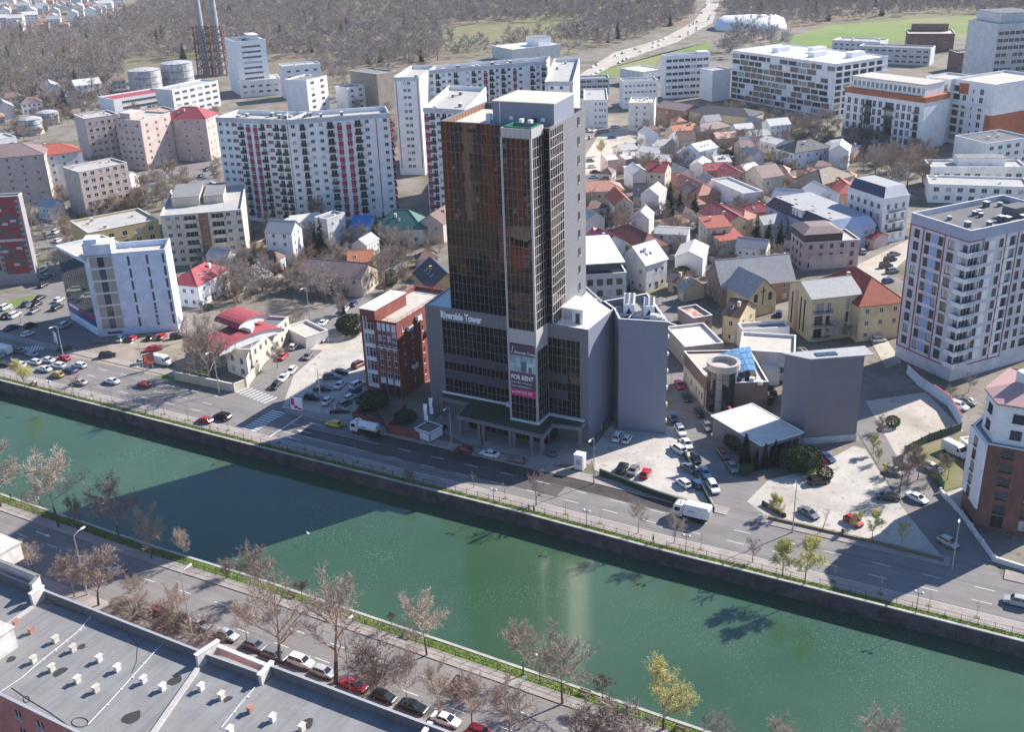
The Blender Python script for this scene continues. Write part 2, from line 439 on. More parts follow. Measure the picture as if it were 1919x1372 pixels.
# ------------------------------------------------------------------ ground, canal, streets
FAR = [Vector(p) for p in ((-132.0, 252.0), (-57.4, 210.4), (-1.0, 179.6), (25.3, 164.2), (43.3, 154.5), (78.9, 134.9))]
NEAR = [Vector(p) for p in ((-107.0, 193.3), (-68.5, 171.2), (-47.0, 159.8), (-1.6, 133.8), (25.7, 118.0))]
def extend(pl, l, r):
    a = (pl[0]-pl[1]).normalized(); b = (pl[-1]-pl[-2]).normalized()
    return [pl[0]+a*l]+pl+[pl[-1]+b*r]
FAR = extend(FAR, 500, 300); NEAR = extend(NEAR, 500, 300)
def arc(pl):
    s = [0.0]
    for a, b in zip(pl[:-1], pl[1:]): s.append(s[-1]+(b-a).length)
    return s
def normals(pl):
    out = []
    for i in range(len(pl)):
        a = pl[max(0, i-1)]; b = pl[min(len(pl)-1, i+1)]; d = (b-a).normalized(); out.append(Vector((-d.y, d.x)))
    return out
def pos(pl, s, n=0.0):
    S = arc(pl); N = normals(pl)
    for i in range(len(pl)-1):
        if s <= S[i+1] or i == len(pl)-2:
            t = (s-S[i])/(S[i+1]-S[i]); return pl[i].lerp(pl[i+1], t)+N[i].lerp(N[i+1], t).normalized()*n
def par(pl, q, z=0.0):
    """arc length and offset of a photo point on the street line"""
    p = P2(q, z) if not isinstance(q, Vector) else q; S = arc(pl); best = None
    for i in range(len(pl)-1):
        d = (pl[i+1]-pl[i]); L = d.length; d = d/L; t = (p-pl[i]).dot(d); n = (p-pl[i]).dot(Vector((-d.y, d.x)))
        ov = max(0, -t, t-L)
        if best is None or ov < best[0]-1e-6: best = (ov, S[i]+t, n)
    return best[1], best[2]
def cuts(pl, s0, s1, step=6.0):
    n = max(1, int((s1-s0)/step)); return [s0+(s1-s0)*i/n for i in range(n+1)]
def strip(name, pl, s0, s1, n0, n1, z, mat, kerb=None, step=12.0, kmat=None):
    mb = MB(); ss = cuts(pl, s0, s1, step)
    A = [pos(pl, s, n0) for s in ss]; B = [pos(pl, s, n1) for s in ss]
    for i in range(len(ss)-1):
        mb.face([(*A[i], z), (*A[i+1], z), (*B[i+1], z), (*B[i], z)])
        if kerb is not None:
            mb.face([(*A[i], kerb), (*A[i+1], kerb), (*A[i+1], z), (*A[i], z)], 1); mb.face([(*B[i+1], kerb), (*B[i], kerb), (*B[i], z), (*B[i+1], z)], 1)
    if kerb is not None:
        for i in (0, -1): mb.face([(*A[i], kerb), (*B[i], kerb), (*B[i], z), (*A[i], z)], 1)
    return tag(mb.build(name, [mat, kmat or MATS.get('kerb_stone', mat)]), kind='structure')
OPEN = []
def sheet(name, poly, z, mat, world=False, kerb=None):
    pts = [Vector(p) if world else P2(p) for p in poly]; mb = MB()
    if mat in (ASPH, ASPH2, CONC, CONC2, PAVE, GRAV, MEAD): OPEN.append(pts)
    if kerb is not None: mb.prism(ccw(pts), kerb, z, 1, 0)
    else: mb.face([(*p, z) for p in ccw(pts)])
    return tag(mb.build(name, [mat, MATS['kerb_stone']]), kind='structure')
KERB = flat('kerb_stone', (.36, .34, .32), .85)
DIRT = ground_mat('town_ground', (.17, .145, .12), (.25, .225, .20), .11, (.12, .125, .065), spots=(.11, .09, .07))
ASPH = ground_mat('asphalt', (.185, .175, .175), (.235, .22, .215), .18, (.20, .185, .18), fine=7.0, lanes=(-.497, .9, .5))
ASPH2 = ground_mat('asphalt_near', (.19, .18, .178), (.24, .226, .22), .2, (.21, .192, .185), fine=6.0, lanes=(-.497, .8, .45))
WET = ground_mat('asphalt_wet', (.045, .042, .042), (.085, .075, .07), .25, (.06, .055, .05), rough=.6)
PAVE = ground_mat('pavement', (.29, .255, .235), (.36, .325, .30), .3, (.26, .235, .215), fine=5.0)
CONC = ground_mat('concrete_lot', (.39, .36, .325), (.50, .47, .43), .14, (.33, .30, .265), fine=1.6, spots=(.25, .225, .20))
CONC2 = ground_mat('concrete_old', (.40, .36, .31), (.50, .45, .385), .16, (.34, .30, .25), fine=1.6, spots=(.24, .21, .175))
GRAV = ground_mat('gravel', (.27, .225, .185), (.34, .29, .24), .25, (.22, .19, .14))
GRASS = ground_mat('grass', (.10, .16, .03), (.16, .22, .05), .35, (.19, .19, .075), fine=5.0)
GRASSD = ground_mat('grass_dry', (.20, .17, .10), (.15, .17, .06), .2, (.25, .2, .13), fine=3.0)
MEAD = ground_mat('meadow', (.13, .20, .045), (.19, .25, .075), .02, (.25, .225, .12), fine=.3)
WOODF = ground_mat('wood_floor', (.17, .135, .10), (.23, .19, .14), .02, (.16, .17, .08), fine=.25)
PAINT = flat('road_paint', (.62, .62, .60), .7, var=.18, scale=3)
sF0, sF1 = 350.0, arc(FAR)[-1]-150; sN0, sN1 = 380.0, arc(NEAR)[-1]-150
# one sheet to the horizon with the canal cut through it
mb = MB()
fl = [pos(FAR, s, .2) for s in cuts(FAR, 0, arc(FAR)[-1], 25)]; nl = [pos(NEAR, s, -.2) for s in cuts(NEAR, 0, arc(NEAR)[-1], 25)]
dirN = Vector((.42, .91))
for a, b in zip(fl[:-1], fl[1:]): mb.face([(*a, -.06), (*b, -.06), (*(b+dirN*9000), -.06), (*(a+dirN*9000), -.06)])
mb.face([(*fl[0], -.06), (*(fl[0]+dirN*9000), -.06), (fl[0].x-9000, fl[0].y+9000, -.06), (fl[0].x-9000, fl[0].y+4700, -.06)])
mb.face([(*fl[-1], -.06), (fl[-1].x+7000, fl[-1].y-3500, -.06), (fl[-1].x+9000, fl[-1].y+9000, -.06), (*(fl[-1]+dirN*9000), -.06)])
for a, b in zip(nl[:-1], nl[1:]): mb.face([(*b, -.06), (*a, -.06), (*(a-dirN*2500), -.06), (*(b-dirN*2500), -.06)])
tag(mb.build('ground', DIRT), kind='structure')
# water
m, t, b = _new('canal_water')
col = mix(t, (.030, .074, .040), (.056, .104, .062), ramp(t, noise(t, .018, 5, .6), .34, .68))
vo = t.nodes.new('ShaderNodeTexVoronoi'); vo.inputs['Scale'].default_value = 2.6; vo.inputs['Randomness'].default_value = 1
t.links.new(t.nodes['GEO'].outputs['Position'], vo.inputs['Vector'])
dens = noise(t, .03, 3, .55)
th = t.nodes.new('ShaderNodeMath'); th.operation = 'MULTIPLY_ADD'; th.inputs[1].default_value = .75; th.inputs[2].default_value = -.22; t.links.new(dens, th.inputs[0])
lt = t.nodes.new('ShaderNodeMath'); lt.operation = 'LESS_THAN'; t.links.new(vo.outputs['Distance'], lt.inputs[0]); t.links.new(th.outputs[0], lt.inputs[1])
pk = t.nodes.new('ShaderNodeMath'); pk.operation = 'MULTIPLY'; pk.inputs[1].default_value = .42; t.links.new(lt.outputs[0], pk.inputs[0])
col = mix(t, col, (.25, .36, .27), pk.outputs[0])
t.links.new(col, b.inputs['Base Color']); b.inputs['Roughness'].default_value = .10; b.inputs['IOR'].default_value = 1.33
b.inputs['Specular IOR Level'].default_value = .9
bn = t.nodes.new('ShaderNodeBump'); bn.inputs['Strength'].default_value = .22; bn.inputs['Distance'].default_value = .035
t.links.new(noise(t, 1.3, 4, .6, scaled(t, 1, 1.6, 1)), bn.inputs['Height']); t.links.new(bn.outputs[0], b.inputs['Normal'])
WATER = m
mb = MB()
fw = [pos(FAR, s, .3) for s in cuts(FAR, 0, arc(FAR)[-1], 25)]; nw_ = [pos(NEAR, s, -.3) for s in cuts(NEAR, 0, arc(NEAR)[-1], 25)]
mb.face([(*p, -3.0) for p in nw_]+[(*p, -3.0) for p in reversed(fw)])
tag(mb.build('canal_water', WATER), kind='structure')
# quay walls: panel by panel
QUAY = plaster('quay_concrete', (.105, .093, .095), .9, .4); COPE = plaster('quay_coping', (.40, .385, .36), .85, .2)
def quay(name, label, pl, s0, s1, sgn):
    root = empty(name, (*pos(pl, (s0+s1)/2), 0), 0, label, 'wall'); o = root.location
    ss = cuts(pl, s0, s1, 5.2)
    for i in range(len(ss)-1):
        a, c = ss[i]+.025, ss[i+1]-.025; r = rng.uniform(-.03, .03)
        f = [pos(pl, a, (-.02+r)*sgn), pos(pl, c, (-.02+r)*sgn), pos(pl, c, .34*sgn), pos(pl, a, .34*sgn)]
        mb = MB(); mb.prism(ccw([q-o.xy for q in f]), -3.6, 0.02); mb.build('panel', QUAY, root)
        f = [pos(pl, a-.02, -.12*sgn), pos(pl, c+.02, -.12*sgn), pos(pl, c+.02, .42*sgn), pos(pl, a-.02, .42*sgn)]
        mb = MB(); mb.prism(ccw([q-o.xy for q in f]), .03, .2+rng.uniform(-.015, .015), bottom=True); mb.build('coping_slab', COPE, root)
        # drip ledge half way down
        f = [pos(pl, a, -.10*sgn), pos(pl, c, -.10*sgn), pos(pl, c, -.01*sgn), pos(pl, a, -.01*sgn)]
        mb = MB(); mb.prism(ccw([q-o.xy for q in f]), -1.5, -1.3, bottom=True); mb.build('ledge', QUAY, root)
    return root
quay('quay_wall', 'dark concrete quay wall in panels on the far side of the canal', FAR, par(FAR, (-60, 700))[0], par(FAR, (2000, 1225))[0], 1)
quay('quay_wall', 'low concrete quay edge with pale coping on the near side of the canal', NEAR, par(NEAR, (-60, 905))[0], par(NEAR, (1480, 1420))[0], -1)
# far bank street
strip('verge', FAR, sF0, sF1, .43, 1.65, .10, GRASS)
strip('pavement', FAR, sF0, sF1, 1.7, 4.75, .13, PAVE, -.05)
strip('road', FAR, sF0, sF1, 4.75, 16.5, 0.0, ASPH)
sA, _ = par(FAR, (530, 775)); sB, _ = par(FAR, (1345, 985)); sC, _ = par(FAR, (1420, 965)); sD, _ = par(FAR, (1775, 1075)); sE, _ = par(FAR, (1880, 1090))
strip('pavement', FAR, sA, sB, 16.55, 19.4, .13, PAVE, -.05)
strip('pavement', FAR, sC, sD, 16.55, 19.6, .13, PAVE, -.05)
strip('pavement', FAR, sE, sF1, 16.55, 19.6, .13, PAVE, -.05)
sL, _ = par(FAR, (400, 742))
strip('pavement', FAR, sF0, sL, 20.6, 23.2, .13, PAVE, -.05)
strip('road', FAR, sF0, sA-1, 16.5, 20.6, 0.0, ASPH)
# near bank street
strip('verge', NEAR, sN0, sN1, -2.3, -.43, .10, GRASS)
strip('pavement', NEAR, sN0, sN1, -4.5, -2.35, .13, PAVE, -.05)
strip('road', NEAR, sN0, sN1, -16.4, -4.5, 0.0, ASPH2)
strip('pavement', NEAR, sN0, sN1, -20.5, -16.45, .13, PAVE, -.05)
strip('front_garden', NEAR, sN0, sN1, -31.5, -20.5, .02, GRASSD)
# markings
def dashes(name, pl, segs, n, w=.14, z=.006):
    mb = MB()
    for a, b in segs:
        for x, y in zip(cuts(pl, a, b, 3)[:-1], cuts(pl, a, b, 3)[1:]):
            q = [pos(pl, x, n-w/2), pos(pl, y, n-w/2), pos(pl, y, n+w/2), pos(pl, x, n+w/2)]; mb.face([(*p, z) for p in q])
    return tag(mb.build(name, PAINT), kind='structure')
def rng_dash(s0, s1, on, offl):
    out = []; s = s0
    while s < s1: out.append((s, s+on)); s += on+offl
    return out
jA, jB = par(FAR, (440, 790))[0], par(FAR, (530, 800))[0]
for n in (8.3, 12.3): dashes('lane_marking', FAR, rng_dash(jB+22, sF1-100, 3.2, 5.2), n)
dashes('lane_marking', FAR, [(jB+.8, jB+22)], 8.4); dashes('lane_marking', FAR, [(jB+.8, jB+22)], 12.3)
for n in (8.3, 12.3, 16.4): dashes('lane_marking', FAR, rng_dash(sF0+80, jA-8, 3.0, 5.0), n)
dashes('lane_marking', FAR, [(sF0, sF1)], 5.1, .1)
for n in (-8.6, -12.6): dashes('lane_marking', NEAR, rng_dash(sN0+2, sN1, 3.0, 5.4), n)
def zebra(name, a, b, n, depth, z=.008, w=.48):
    """stripes between photo points a and b, each `depth` long across"""
    A, B = P2(a), P2(b); d = (B-A); L = d.length; d.normalize(); nn = Vector((-d.y, d.x)); mb = MB()
    for i in range(n):
        q = A+d*(L*(i+.5)/n); p = [q-d*w/2, q+d*w/2, q+d*w/2+nn*depth, q-d*w/2+nn*depth]; mb.face([(*x, z) for x in ccw(p)])
    return tag(mb.build(name, PAINT), kind='structure')
# zebra over the boulevard at the junction, one over the side street, one at the far left
mb = MB(); jm = (jA+jB)/2
for i in range(11):
    n0 = 5.6+i*1.0; q = [pos(FAR, jm-2.0, n0), pos(FAR, jm+2.0, n0), pos(FAR, jm+2.0, n0+.5), pos(FAR, jm-2.0, n0+.5)]; mb.face([(*p, .008) for p in q])
tag(mb.build('zebra_crossing', PAINT), kind='structure')
zebra('zebra_crossing', (440, 735), (498, 757), 9, 4.0)
zebra('zebra_crossing', (30, 660), (82, 655), 9, 3.5)
mb = MB(); q = [pos(FAR, jB+.3, 5.0), pos(FAR, jB+.7, 5.0), pos(FAR, jB+.7, 16.4), pos(FAR, jB+.3, 16.4)]; mb.face([(*p, .008) for p in q])
for i, n in enumerate((6.6, 10.3, 14.4)):      # lane arrows
    for s0 in (jB+5.5,):
        a = [(0, -.1), (2.6, -.1), (2.6, .1), (0, .1)]; h = [(0, -.5), (0, .5), (-1.6, 0)]
        for poly in (a, h): mb.face([(*pos(FAR, s0+x, n+y), .008) for x, y in poly])
s0 = par(NEAR, (55, 1003))[0]
for poly in ([(0, -.1), (3, -.1), (3, .1), (0, .1)], [(3, -.45), (3, .45), (4.4, 0)]): mb.face([(*pos(NEAR, s0+x, -8.9+2.4+y), .008) for x, y in poly])
tag(mb.build('lane_arrow', PAINT), kind='structure')
# wet swept lane before the tower
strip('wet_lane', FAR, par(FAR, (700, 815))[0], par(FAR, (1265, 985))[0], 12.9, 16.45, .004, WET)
SHADE_DAMP = ground_mat('asphalt_shade_damp', (.085, .08, .082), (.115, .108, .108), .2, (.10, .092, .09), fine=7.0, lanes=(-.497, .9, .5))
strip('shade_damp_lane', FAR, par(FAR, (560, 800))[0], par(FAR, (1060, 915))[0], 8.45, 12.85, .004, SHADE_DAMP)  # darker asphalt in the tower's shadow: shade put into the colour along with damp
# side street, lots, lanes
SIDE = [(395, 752), (470, 724), (500, 680), (524, 646), (566, 606), (640, 563), (700, 538), (722, 552), (672, 590), (600, 655), (545, 704), (528, 745), (505, 775)]
sheet('side_street', SIDE, .004, ASPH2)
sheet('parking_lot', [(528, 765), (536, 742), (550, 704), (604, 657), (680, 632), (705, 700), (700, 745), (665, 792), (600, 778)], .012, CONC)
sheet('gravel_plot', [(580, 655), (628, 622), (668, 598), (690, 640), (690, 662)], .02, CONC2)
sheet('parking_lot', [(1112, 880), (1108, 845), (1150, 790), (1265, 800), (1300, 862), (1344, 958), (1330, 968), (1230, 932)], .012, CONC)
sheet('lane', [(1230, 560), (1258, 560), (1270, 690), (1330, 785), (1396, 868), (1440, 925), (1420, 972), (1352, 985), (1310, 870), (1262, 790), (1255, 640)], .006, ASPH)
sheet('parking_lot', [(1400, 940), (1440, 900), (1520, 880), (1600, 836), (1622, 842), (1690, 950), (1768, 1048), (1600, 1012), (1440, 972)], .012, CONC)
sheet('lane', [(1770, 1072), (1690, 950), (1636, 858), (1600, 800), (1585, 740), (1620, 740), (1668, 792), (1720, 862), (1770, 930), (1868, 1062), (1880, 1090)], .008, ASPH)
sheet('yard', [(1622, 752), (1735, 735), (1806, 808), (1692, 842), (1688, 868)], .02, CONC2)
sheet('garden_plot', [(1692, 846), (1808, 812), (1835, 905), (1765, 920)], .02, GRASSD)
sheet('yard', [(1770, 925), (1836, 902), (1850, 965), (1815, 965)], .03, CONC)
sheet('tower_forecourt', [(805, 800), (870, 830), (1030, 872), (1105, 870), (1118, 845), (1060, 800), (960, 780), (840, 760)], .016, PAVE)
sheet('office_parking', [(185, 640), (350, 618), (345, 660), (380, 690), (300, 705), (130, 668)], .01, GRAV)
sheet('corner_lawn', [(290, 705), (380, 690), (395, 700), (400, 728), (330, 718)], .02, GRASS)
sheet('street_junction', [(-40, 720), (-40, 560), (60, 548), (92, 470), (118, 470), (140, 600), (190, 640), (130, 668), (240, 690), (200, 705), (60, 690)], .004, ASPH)
sheet('lawn', [(-30, 578), (62, 552), (66, 560), (-30, 600)], .02, GRASS)
sheet('street', [(92, 470), (118, 470), (90, 400), (130, 330), (110, 330), (70, 400)], .004, ASPH)
sheet('street', [(1600, 500), (1700, 450), (1745, 440), (1745, 458), (1706, 478), (1660, 520), (1640, 600), (1690, 680), (1660, 690), (1610, 600)], .01, CONC2)
sheet('street', [(1092, 300), (1120, 255), (1150, 235), (1210, 240), (1190, 270), (1130, 330), (1120, 370), (1092, 370)], .01, CONC2)
sheet('street', [(395, 400), (330, 330), (250, 360), (240, 330), (350, 290), (400, 250), (412, 270), (400, 330), (430, 410)], .01, ASPH)
# far: boulevard, park, sports field, wood floor
sheet('boulevard', [(1085, 140), (1150, 98), (1240, 72), (1300, 40), (1322, 10), (1326, -20), (1350, -20), (1346, 12), (1335, 42), (1270, 78), (1170, 112), (1092, 152)], .03, CONC2)
sheet('sports_field', [(1085, 142), (1160, 118), (1330, 78), (1335, 92), (1245, 98), (1215, 140), (1090, 145)], .02, MEAD)
sheet('park_lawn', [(1440, 78), (1560, 46), (1760, 32), (1900, 28), (1919, 60), (1800, 72), (1500, 90)], .02, MEAD)
sheet('meadow', [(830, 52), (900, 44), (1060, 40), (1100, 52), (1000, 72), (850, 76)], .02, GRASSD)
sheet('wood_floor', [(-300, 165), (200, 170), (420, 90), (440, 150), (700, 155), (900, 105), (1100, 95), (1300, 40), (1310, -110), (-300, -60)], -.02, WOODF)
sheet('wood_floor', [(1345, 40), (1345, -110), (2200, -110), (2200, 28), (1760, 32), (1440, 60)], -.02, WOODF)
# ------------------------------------------------------------------ the tower
O_T = Vector((-19.145, 225.479, 0)); AZ_T = math.radians(-27.92)
TW = empty('office_tower', O_T, AZ_T, 'dark glass office tower on a grey podium lettered Riverside Tower', 'tower')
def TWP(u, v, z=0):
    return Vector((O_T.x+u*math.cos(AZ_T)-v*math.sin(AZ_T), O_T.y+u*math.sin(AZ_T)+v*math.cos(AZ_T), z))
# tinted mirror glass
m, t, b = _new('tower_glass')
t.nodes.remove(b); out = t.nodes['Material Output']
di = t.nodes.new('ShaderNodeBsdfDiffuse'); di.inputs[0].default_value = (.012, .010, .010, 1)
gl = t.nodes.new('ShaderNodeBsdfGlossy'); gl.inputs[0].default_value = (.95, .80, .73, 1); gl.inputs[1].default_value = .015
fr = t.nodes.new('ShaderNodeFresnel'); fr.inputs[0].default_value = 1.62
bnp = t.nodes.new('ShaderNodeBump'); bnp.inputs['Strength'].default_value = .10; bnp.inputs['Distance'].default_value = .02
t.links.new(noise(t, .35, 2, .5), bnp.inputs['Height']); t.links.new(bnp.outputs[0], gl.inputs['Normal'])
mx = t.nodes.new('ShaderNodeMixShader'); t.links.new(fr.outputs[0], mx.inputs[0]); t.links.new(di.outputs[0], mx.inputs[1]); t.links.new(gl.outputs[0], mx.inputs[2])
t.links.new(mx.outputs[0], out.inputs[0]); TGL = m
def clad(name, c, sx, sz, az):
    """metal cladding with panel joints"""
    if name in MATS: return MATS[name]
    m, t, b = _new(name)
    col = mix(t, tuple(x*.88 for x in c), tuple(x*1.05 for x in c), noise(t, .4, 4))
    s = noise(t, 1.0, 3, .6, scaled(t, 1.5, 1.5, .06)); col = mix(t, col, tuple(x*.75 for x in c), ramp(t, s, .55, .8, (0,0,0), (.4,.4,.4)))
    t.links.new(col, b.inputs['Base Color']); b.inputs['Roughness'].default_value = .55; b.inputs['Metallic'].default_value = .15
    MATS[name] = m; return m
ALU = clad('grey_cladding', (.20, .195, .215), 1, 1, 0); ALUL = clad('pale_cladding', (.46, .44, .44), 1, 1, 0); ALUB = clad('blue_cladding', (.22, .24, .31), 1, 1, 0)
MULL = flat('mullion', (.21, .205, .215), .5, 0, var=0); MULLW = flat('mullion_pale', (.58, .56, .55), .5, .1, var=0); COREM = flat('core_dark', (.02, .02, .022), .8, var=0)
WROOF = flat('white_membrane', (.78, .77, .75), .7, var=.1, scale=.3); BROOF = flat('beige_membrane', (.55, .49, .42), .85, var=.12, scale=.25)
pane_n = [0]; _pc = {}
def curtain(a, b, z0, z1, nc, nr, mul, objs=None, wm=.055, parent=None, skip=None, pane=None):
    """curtain wall between local points a,b: mullion grid + separate panes"""
    parent = parent or TW; a = Vector(a); b = Vector(b); d = b-a; L = d.length; an = math.atan2(d.y, d.x); d = d/L
    o = Vector((d.y, -d.x)); cw = L/nc; ch = (z1-z0)/nr; mb = MB(); st = MB(); pane = pane or TGL
    for i in range(nc+1): mb.box(i*cw-wm/2, i*cw+wm/2, -.10, .02, z0, z1)
    for j in range(nr+1): mb.box(0, L, -.085, .015, z0+j*ch-wm/2, z0+j*ch+wm/2)
    mb.build('mullion_grid', mul, parent, (a.x, a.y, 0), an)
    k = (round(cw, 3), round(ch, 3), pane.name)
    if k not in _pc:
        q = MB(); q.box(-cw/2+.03, cw/2-.03, -.03, .0, -ch/2+.03, ch/2-.03); _pc[k] = q.mesh('pane', pane)
    for j in range(nr):
        for i in range(nc):
            if skip and skip(i, j): continue
            x, z = (i+.5)*cw, z0+(j+.5)*ch; p = a+d*x; ty, tx = rng.gauss(0, .0016), rng.gauss(0, .0014)
            if pane_n[0] < 300 and (objs is None or objs(i, j)):
                o_ = link('pane', _pc[k], parent, (p.x, p.y, z)); o_.rotation_euler = (tx, 0, an+ty); pane_n[0] += 1
            else:
                M = Matrix.Translation((x, 0, z)) @ Matrix.Rotation(ty, 4, 'Z') @ Matrix.Rotation(tx, 4, 'X')
                st.box(-cw/2+.03, cw/2-.03, -.03, 0, -ch/2+.03, ch/2-.03, 0, M)
    if st.f: tag(st.build('pane', pane, parent, (a.x, a.y, 0), an), kind='stuff')
ZP, ZT = 26.6, 68.0
# masses
def polywall(name, poly, z0, z1, mat, skip=(), parent=None, holes={}):
    mb = MB()
    for i in range(len(poly)):
        if i in skip: continue
        a, b = Vector(poly[i]), Vector(poly[(i+1) % len(poly)])
        mb.face([(*a, z0), (*b, z0), (*b, z1), (*a, z1)])
    return mb.build(name, mat, parent or TW)
core = [(7, .12), (31.8, .12), (30.1, 21.5), (5.4, 22.5)]
mb = MB(); mb.prism(core, ZP-.5, ZT-1.5, 0); mb.prism([(24.1, -5.3), (30.3, -5.3), (30.3, .2), (24.1, .2)], 5.0, 67.5, 0); mb.build('core', COREM, TW)
NR = 20
curtain((7, 0), (24, 0), ZP+.2, ZT, 16, NR, MULL, objs=lambda i, j: i < 13)
curtain((24.0, -5.5), (30.4, -5.5), ZP+.1, 66.8, 6, NR, MULL)
curtain((30.4, -5.5), (30.4, 0), ZP+.1, 66.8, 5, NR, MULLW)
curtain((24.0, 0), (24.0, -5.5), ZP+.1, 66.8, 5, NR, MULL)
curtain((30.45, 0), (31.8, 0), ZP+.1, ZT, 1, NR, MULL)
sd = Vector((30.1-31.8, 21.5-.12)).normalized()
s0_, s1_, s2_ = Vector((31.8, .12)), Vector((31.8, .12))+sd*7.6, Vector((30.1, 21.5))
curtain(s0_, s1_, ZP+.1, ZT, 6, NR, MULLW, wm=.09)
# grey clad rear half of the side: panel by panel, with small windows
d = (s2_-s1_); Ls = d.length; an = math.atan2(d.y, d.x); q = MB(); q.box(0, Ls, -.06, .1, .0, 1.0); cp = q.mesh('cladding_panel', ALU)
for j in range(40):
    z = ZP+j*(ZT-ZP)/40; link('cladding_panel', cp, TW, (s1_.x, s1_.y, z), an)
for j in range(10):
    p = s1_+d*(.63)+Vector((math.sin(an), -math.cos(an)))*.09; z = ZP+2.0+j*4.1
    link('window', win_mesh(1.1, 1.6, 'one', GLASS, FR_D), TW, (p.x, p.y, z), an)
    q = MB(); q.box(-.1, 1.2, -.25, .02, -.16, -.02); q.build('sill', CAPW, TW, (p.x, p.y, z), an)
# corner posts of the front bay and its crown
mb = MB()
for x, y in ((24.0, -5.5), (30.4, -5.5)): mb.box(x-.22, x+.22, y-.2, y+.22, 5.2, 66.9)
mb.build('corner_post', ALUL, TW)
mb = MB()
for i in range(6): mb.box(24+i*1.067+.03, 24+(i+1)*1.067-.03, -5.66, -5.5, 66.9, 68.75)
for i in range(5): mb.box(30.4, 30.56, -5.5+i*1.1+.03, -5.5+(i+1)*1.1-.03, 66.9, 68.75); mb.box(23.84, 24, -5.5+i*1.1+.03, -5.5+(i+1)*1.1-.03, 66.9, 68.75)
mb.build('crown_panel', ALUL, TW)
mb = MB(); mb.box(24, 30.4, -5.5, 0, 67.55, 67.62); mb.build('bay_roof', BROOF, TW)
# roof of the tower
mb = MB(); mb.prism(inset([Vector(p) for p in core], .3), ZT-1.3, ZT-1.2, 0); mb.build('roof_deck', BROOF, TW)
mb = MB(); ci = inset([Vector(p) for p in core], .35); co = inset([Vector(p) for p in core], -.12)
for i in range(4):
    j = (i+1) % 4; mb.face([(*co[i], ZT+.05), (*co[j], ZT+.05), (*ci[j], ZT+.05), (*ci[i], ZT+.05)]); mb.face([(*ci[j], ZT-1.3), (*ci[i], ZT-1.3), (*ci[i], ZT+.05), (*ci[j], ZT+.05)]); mb.face([(*co[i], ZT-.5), (*co[j], ZT-.5), (*co[j], ZT+.05), (*co[i], ZT+.05)])
mb.build('parapet', ALU, TW)
mb = MB(); dl = (Vector(core[3])-Vector(core[0]))
for i in range(14):      # brown slats on the left parapet inside
    p = Vector(core[0])+dl*((i+1)/15.5); mb.box(p.x+.36, p.x+.46, p.y-.45, p.y+.45, ZT-1.2, ZT-.1)
mb.build('slat_row', flat('slat_brown', (.28, .13, .08)), TW)
PH = [(17.6, 3.2), (31.2, 3.6), (30.0, 16.0), (17.0, 16.0)]
mb = MB(); mb.prism(PH, ZT-1.2, 72.0, 0); mb.prism(inset([Vector(p) for p in PH], -.15), 72.0, 72.2, 1, bottom=True); mb.build('penthouse', [ALUB, BROOF], TW)
mb = MB(); mb.box(26.5, 27.5, 3.28, 3.5, ZT-1.2, ZT+1.2); mb.build('door', FR_D, TW)
for x in (21.5, 28.6):
    mb = MB(); mb.box(x, x+.8, 2.95, 3.35, ZT+.6, ZT+1.3); mb.build('air_conditioner', CAPW, TW)
mb = MB(); mb.box(15.5, 16.5, 4, 5, ZT-1.2, ZT+1.2); mb.box(16.5, 17.3, 4.2, 4.8, ZT, ZT+.9); mb.build('roof_cabinet', CAPW, TW)
mb = MB(); mb.tube((20.5, .8, ZT), (20.5, .8, ZT+9), .07, .04, 6); mb.tube((26, 9, 72.2), (26, 9, 75), .05, .03, 5); mb.build('antenna', CAPW, TW)
cr = empty('cleaning_cradle', TWP(24.3, -5.2, 67.5), AZ_T, 'green window cleaning cradle standing on the front bay of the tower', 'cradle')
GRN = flat('cradle_green', (.02, .16, .11), .5)
mb = MB(); mb.box(0, 6, .2, .5, .9, 1.5); mb.box(0, 6, 4.2, 4.5, .9, 1.5); mb.box(0, .3, .5, 4.2, .9, 1.5); mb.box(5.7, 6, .5, 4.2, .9, 1.5)
for x in (0, 5.8):
    for y in (.2, 4.3): mb.box(x, x+.2, y, y+.2, 0, .9)
mb.build('frame', GRN, cr); mb = MB(); mb.box(1.5, 2.2, 4.0, 4.9, 1.5, 2.2); mb.box(3.4, 4.2, 4.0, 4.9, 1.5, 2.1); mb.box(1.4, 2.0, .0, .5, .1, 1.2); mb.box(4.0, 4.6, .0, .5, .1, 1.2); mb.build('winch', CAPW, cr)
# podium
pod = [Vector(p) for p in ((0, 0), (40, 0), (40.3, 13.4), (36.3, 16.9), (27.5, 26.1), (-1.8, 26))]
mb = MB()
def wall_holes(mb, L, z0, z1, H, y=0.0, rec=.25, mi=0):
    us = sorted({0.0, L} | {x for q in H for x in q[:2]}); vs = sorted({z0, z1} | {x for q in H for x in q[2:]})
    for i in range(len(us)-1):
        for j in range(len(vs)-1):
            c = ((us[i]+us[i+1])/2, (vs[j]+vs[j+1])/2)
            if any(q[0] < c[0] < q[1] and q[2] < c[1] < q[3] for q in H): continue
            mb.face([(us[i], y, vs[j]), (us[i+1], y, vs[j]), (us[i+1], y, vs[j+1]), (us[i], y, vs[j+1])], mi)
    for a, b, c, d in H:
        for (p, q), (r, s) in (((a,c),(b,c)),((b,c),(b,d)),((b,d),(a,d)),((a,d),(a,c))): mb.face([(p,y,q),(r,y,s),(r,y+rec,s),(p,y+rec,q)], mi)
wall_holes(mb, 40, -.3, ZP, [(4.2, 23.9, 5.4, 23.5), (30.5, 38.0, 5.4, 23.5)])
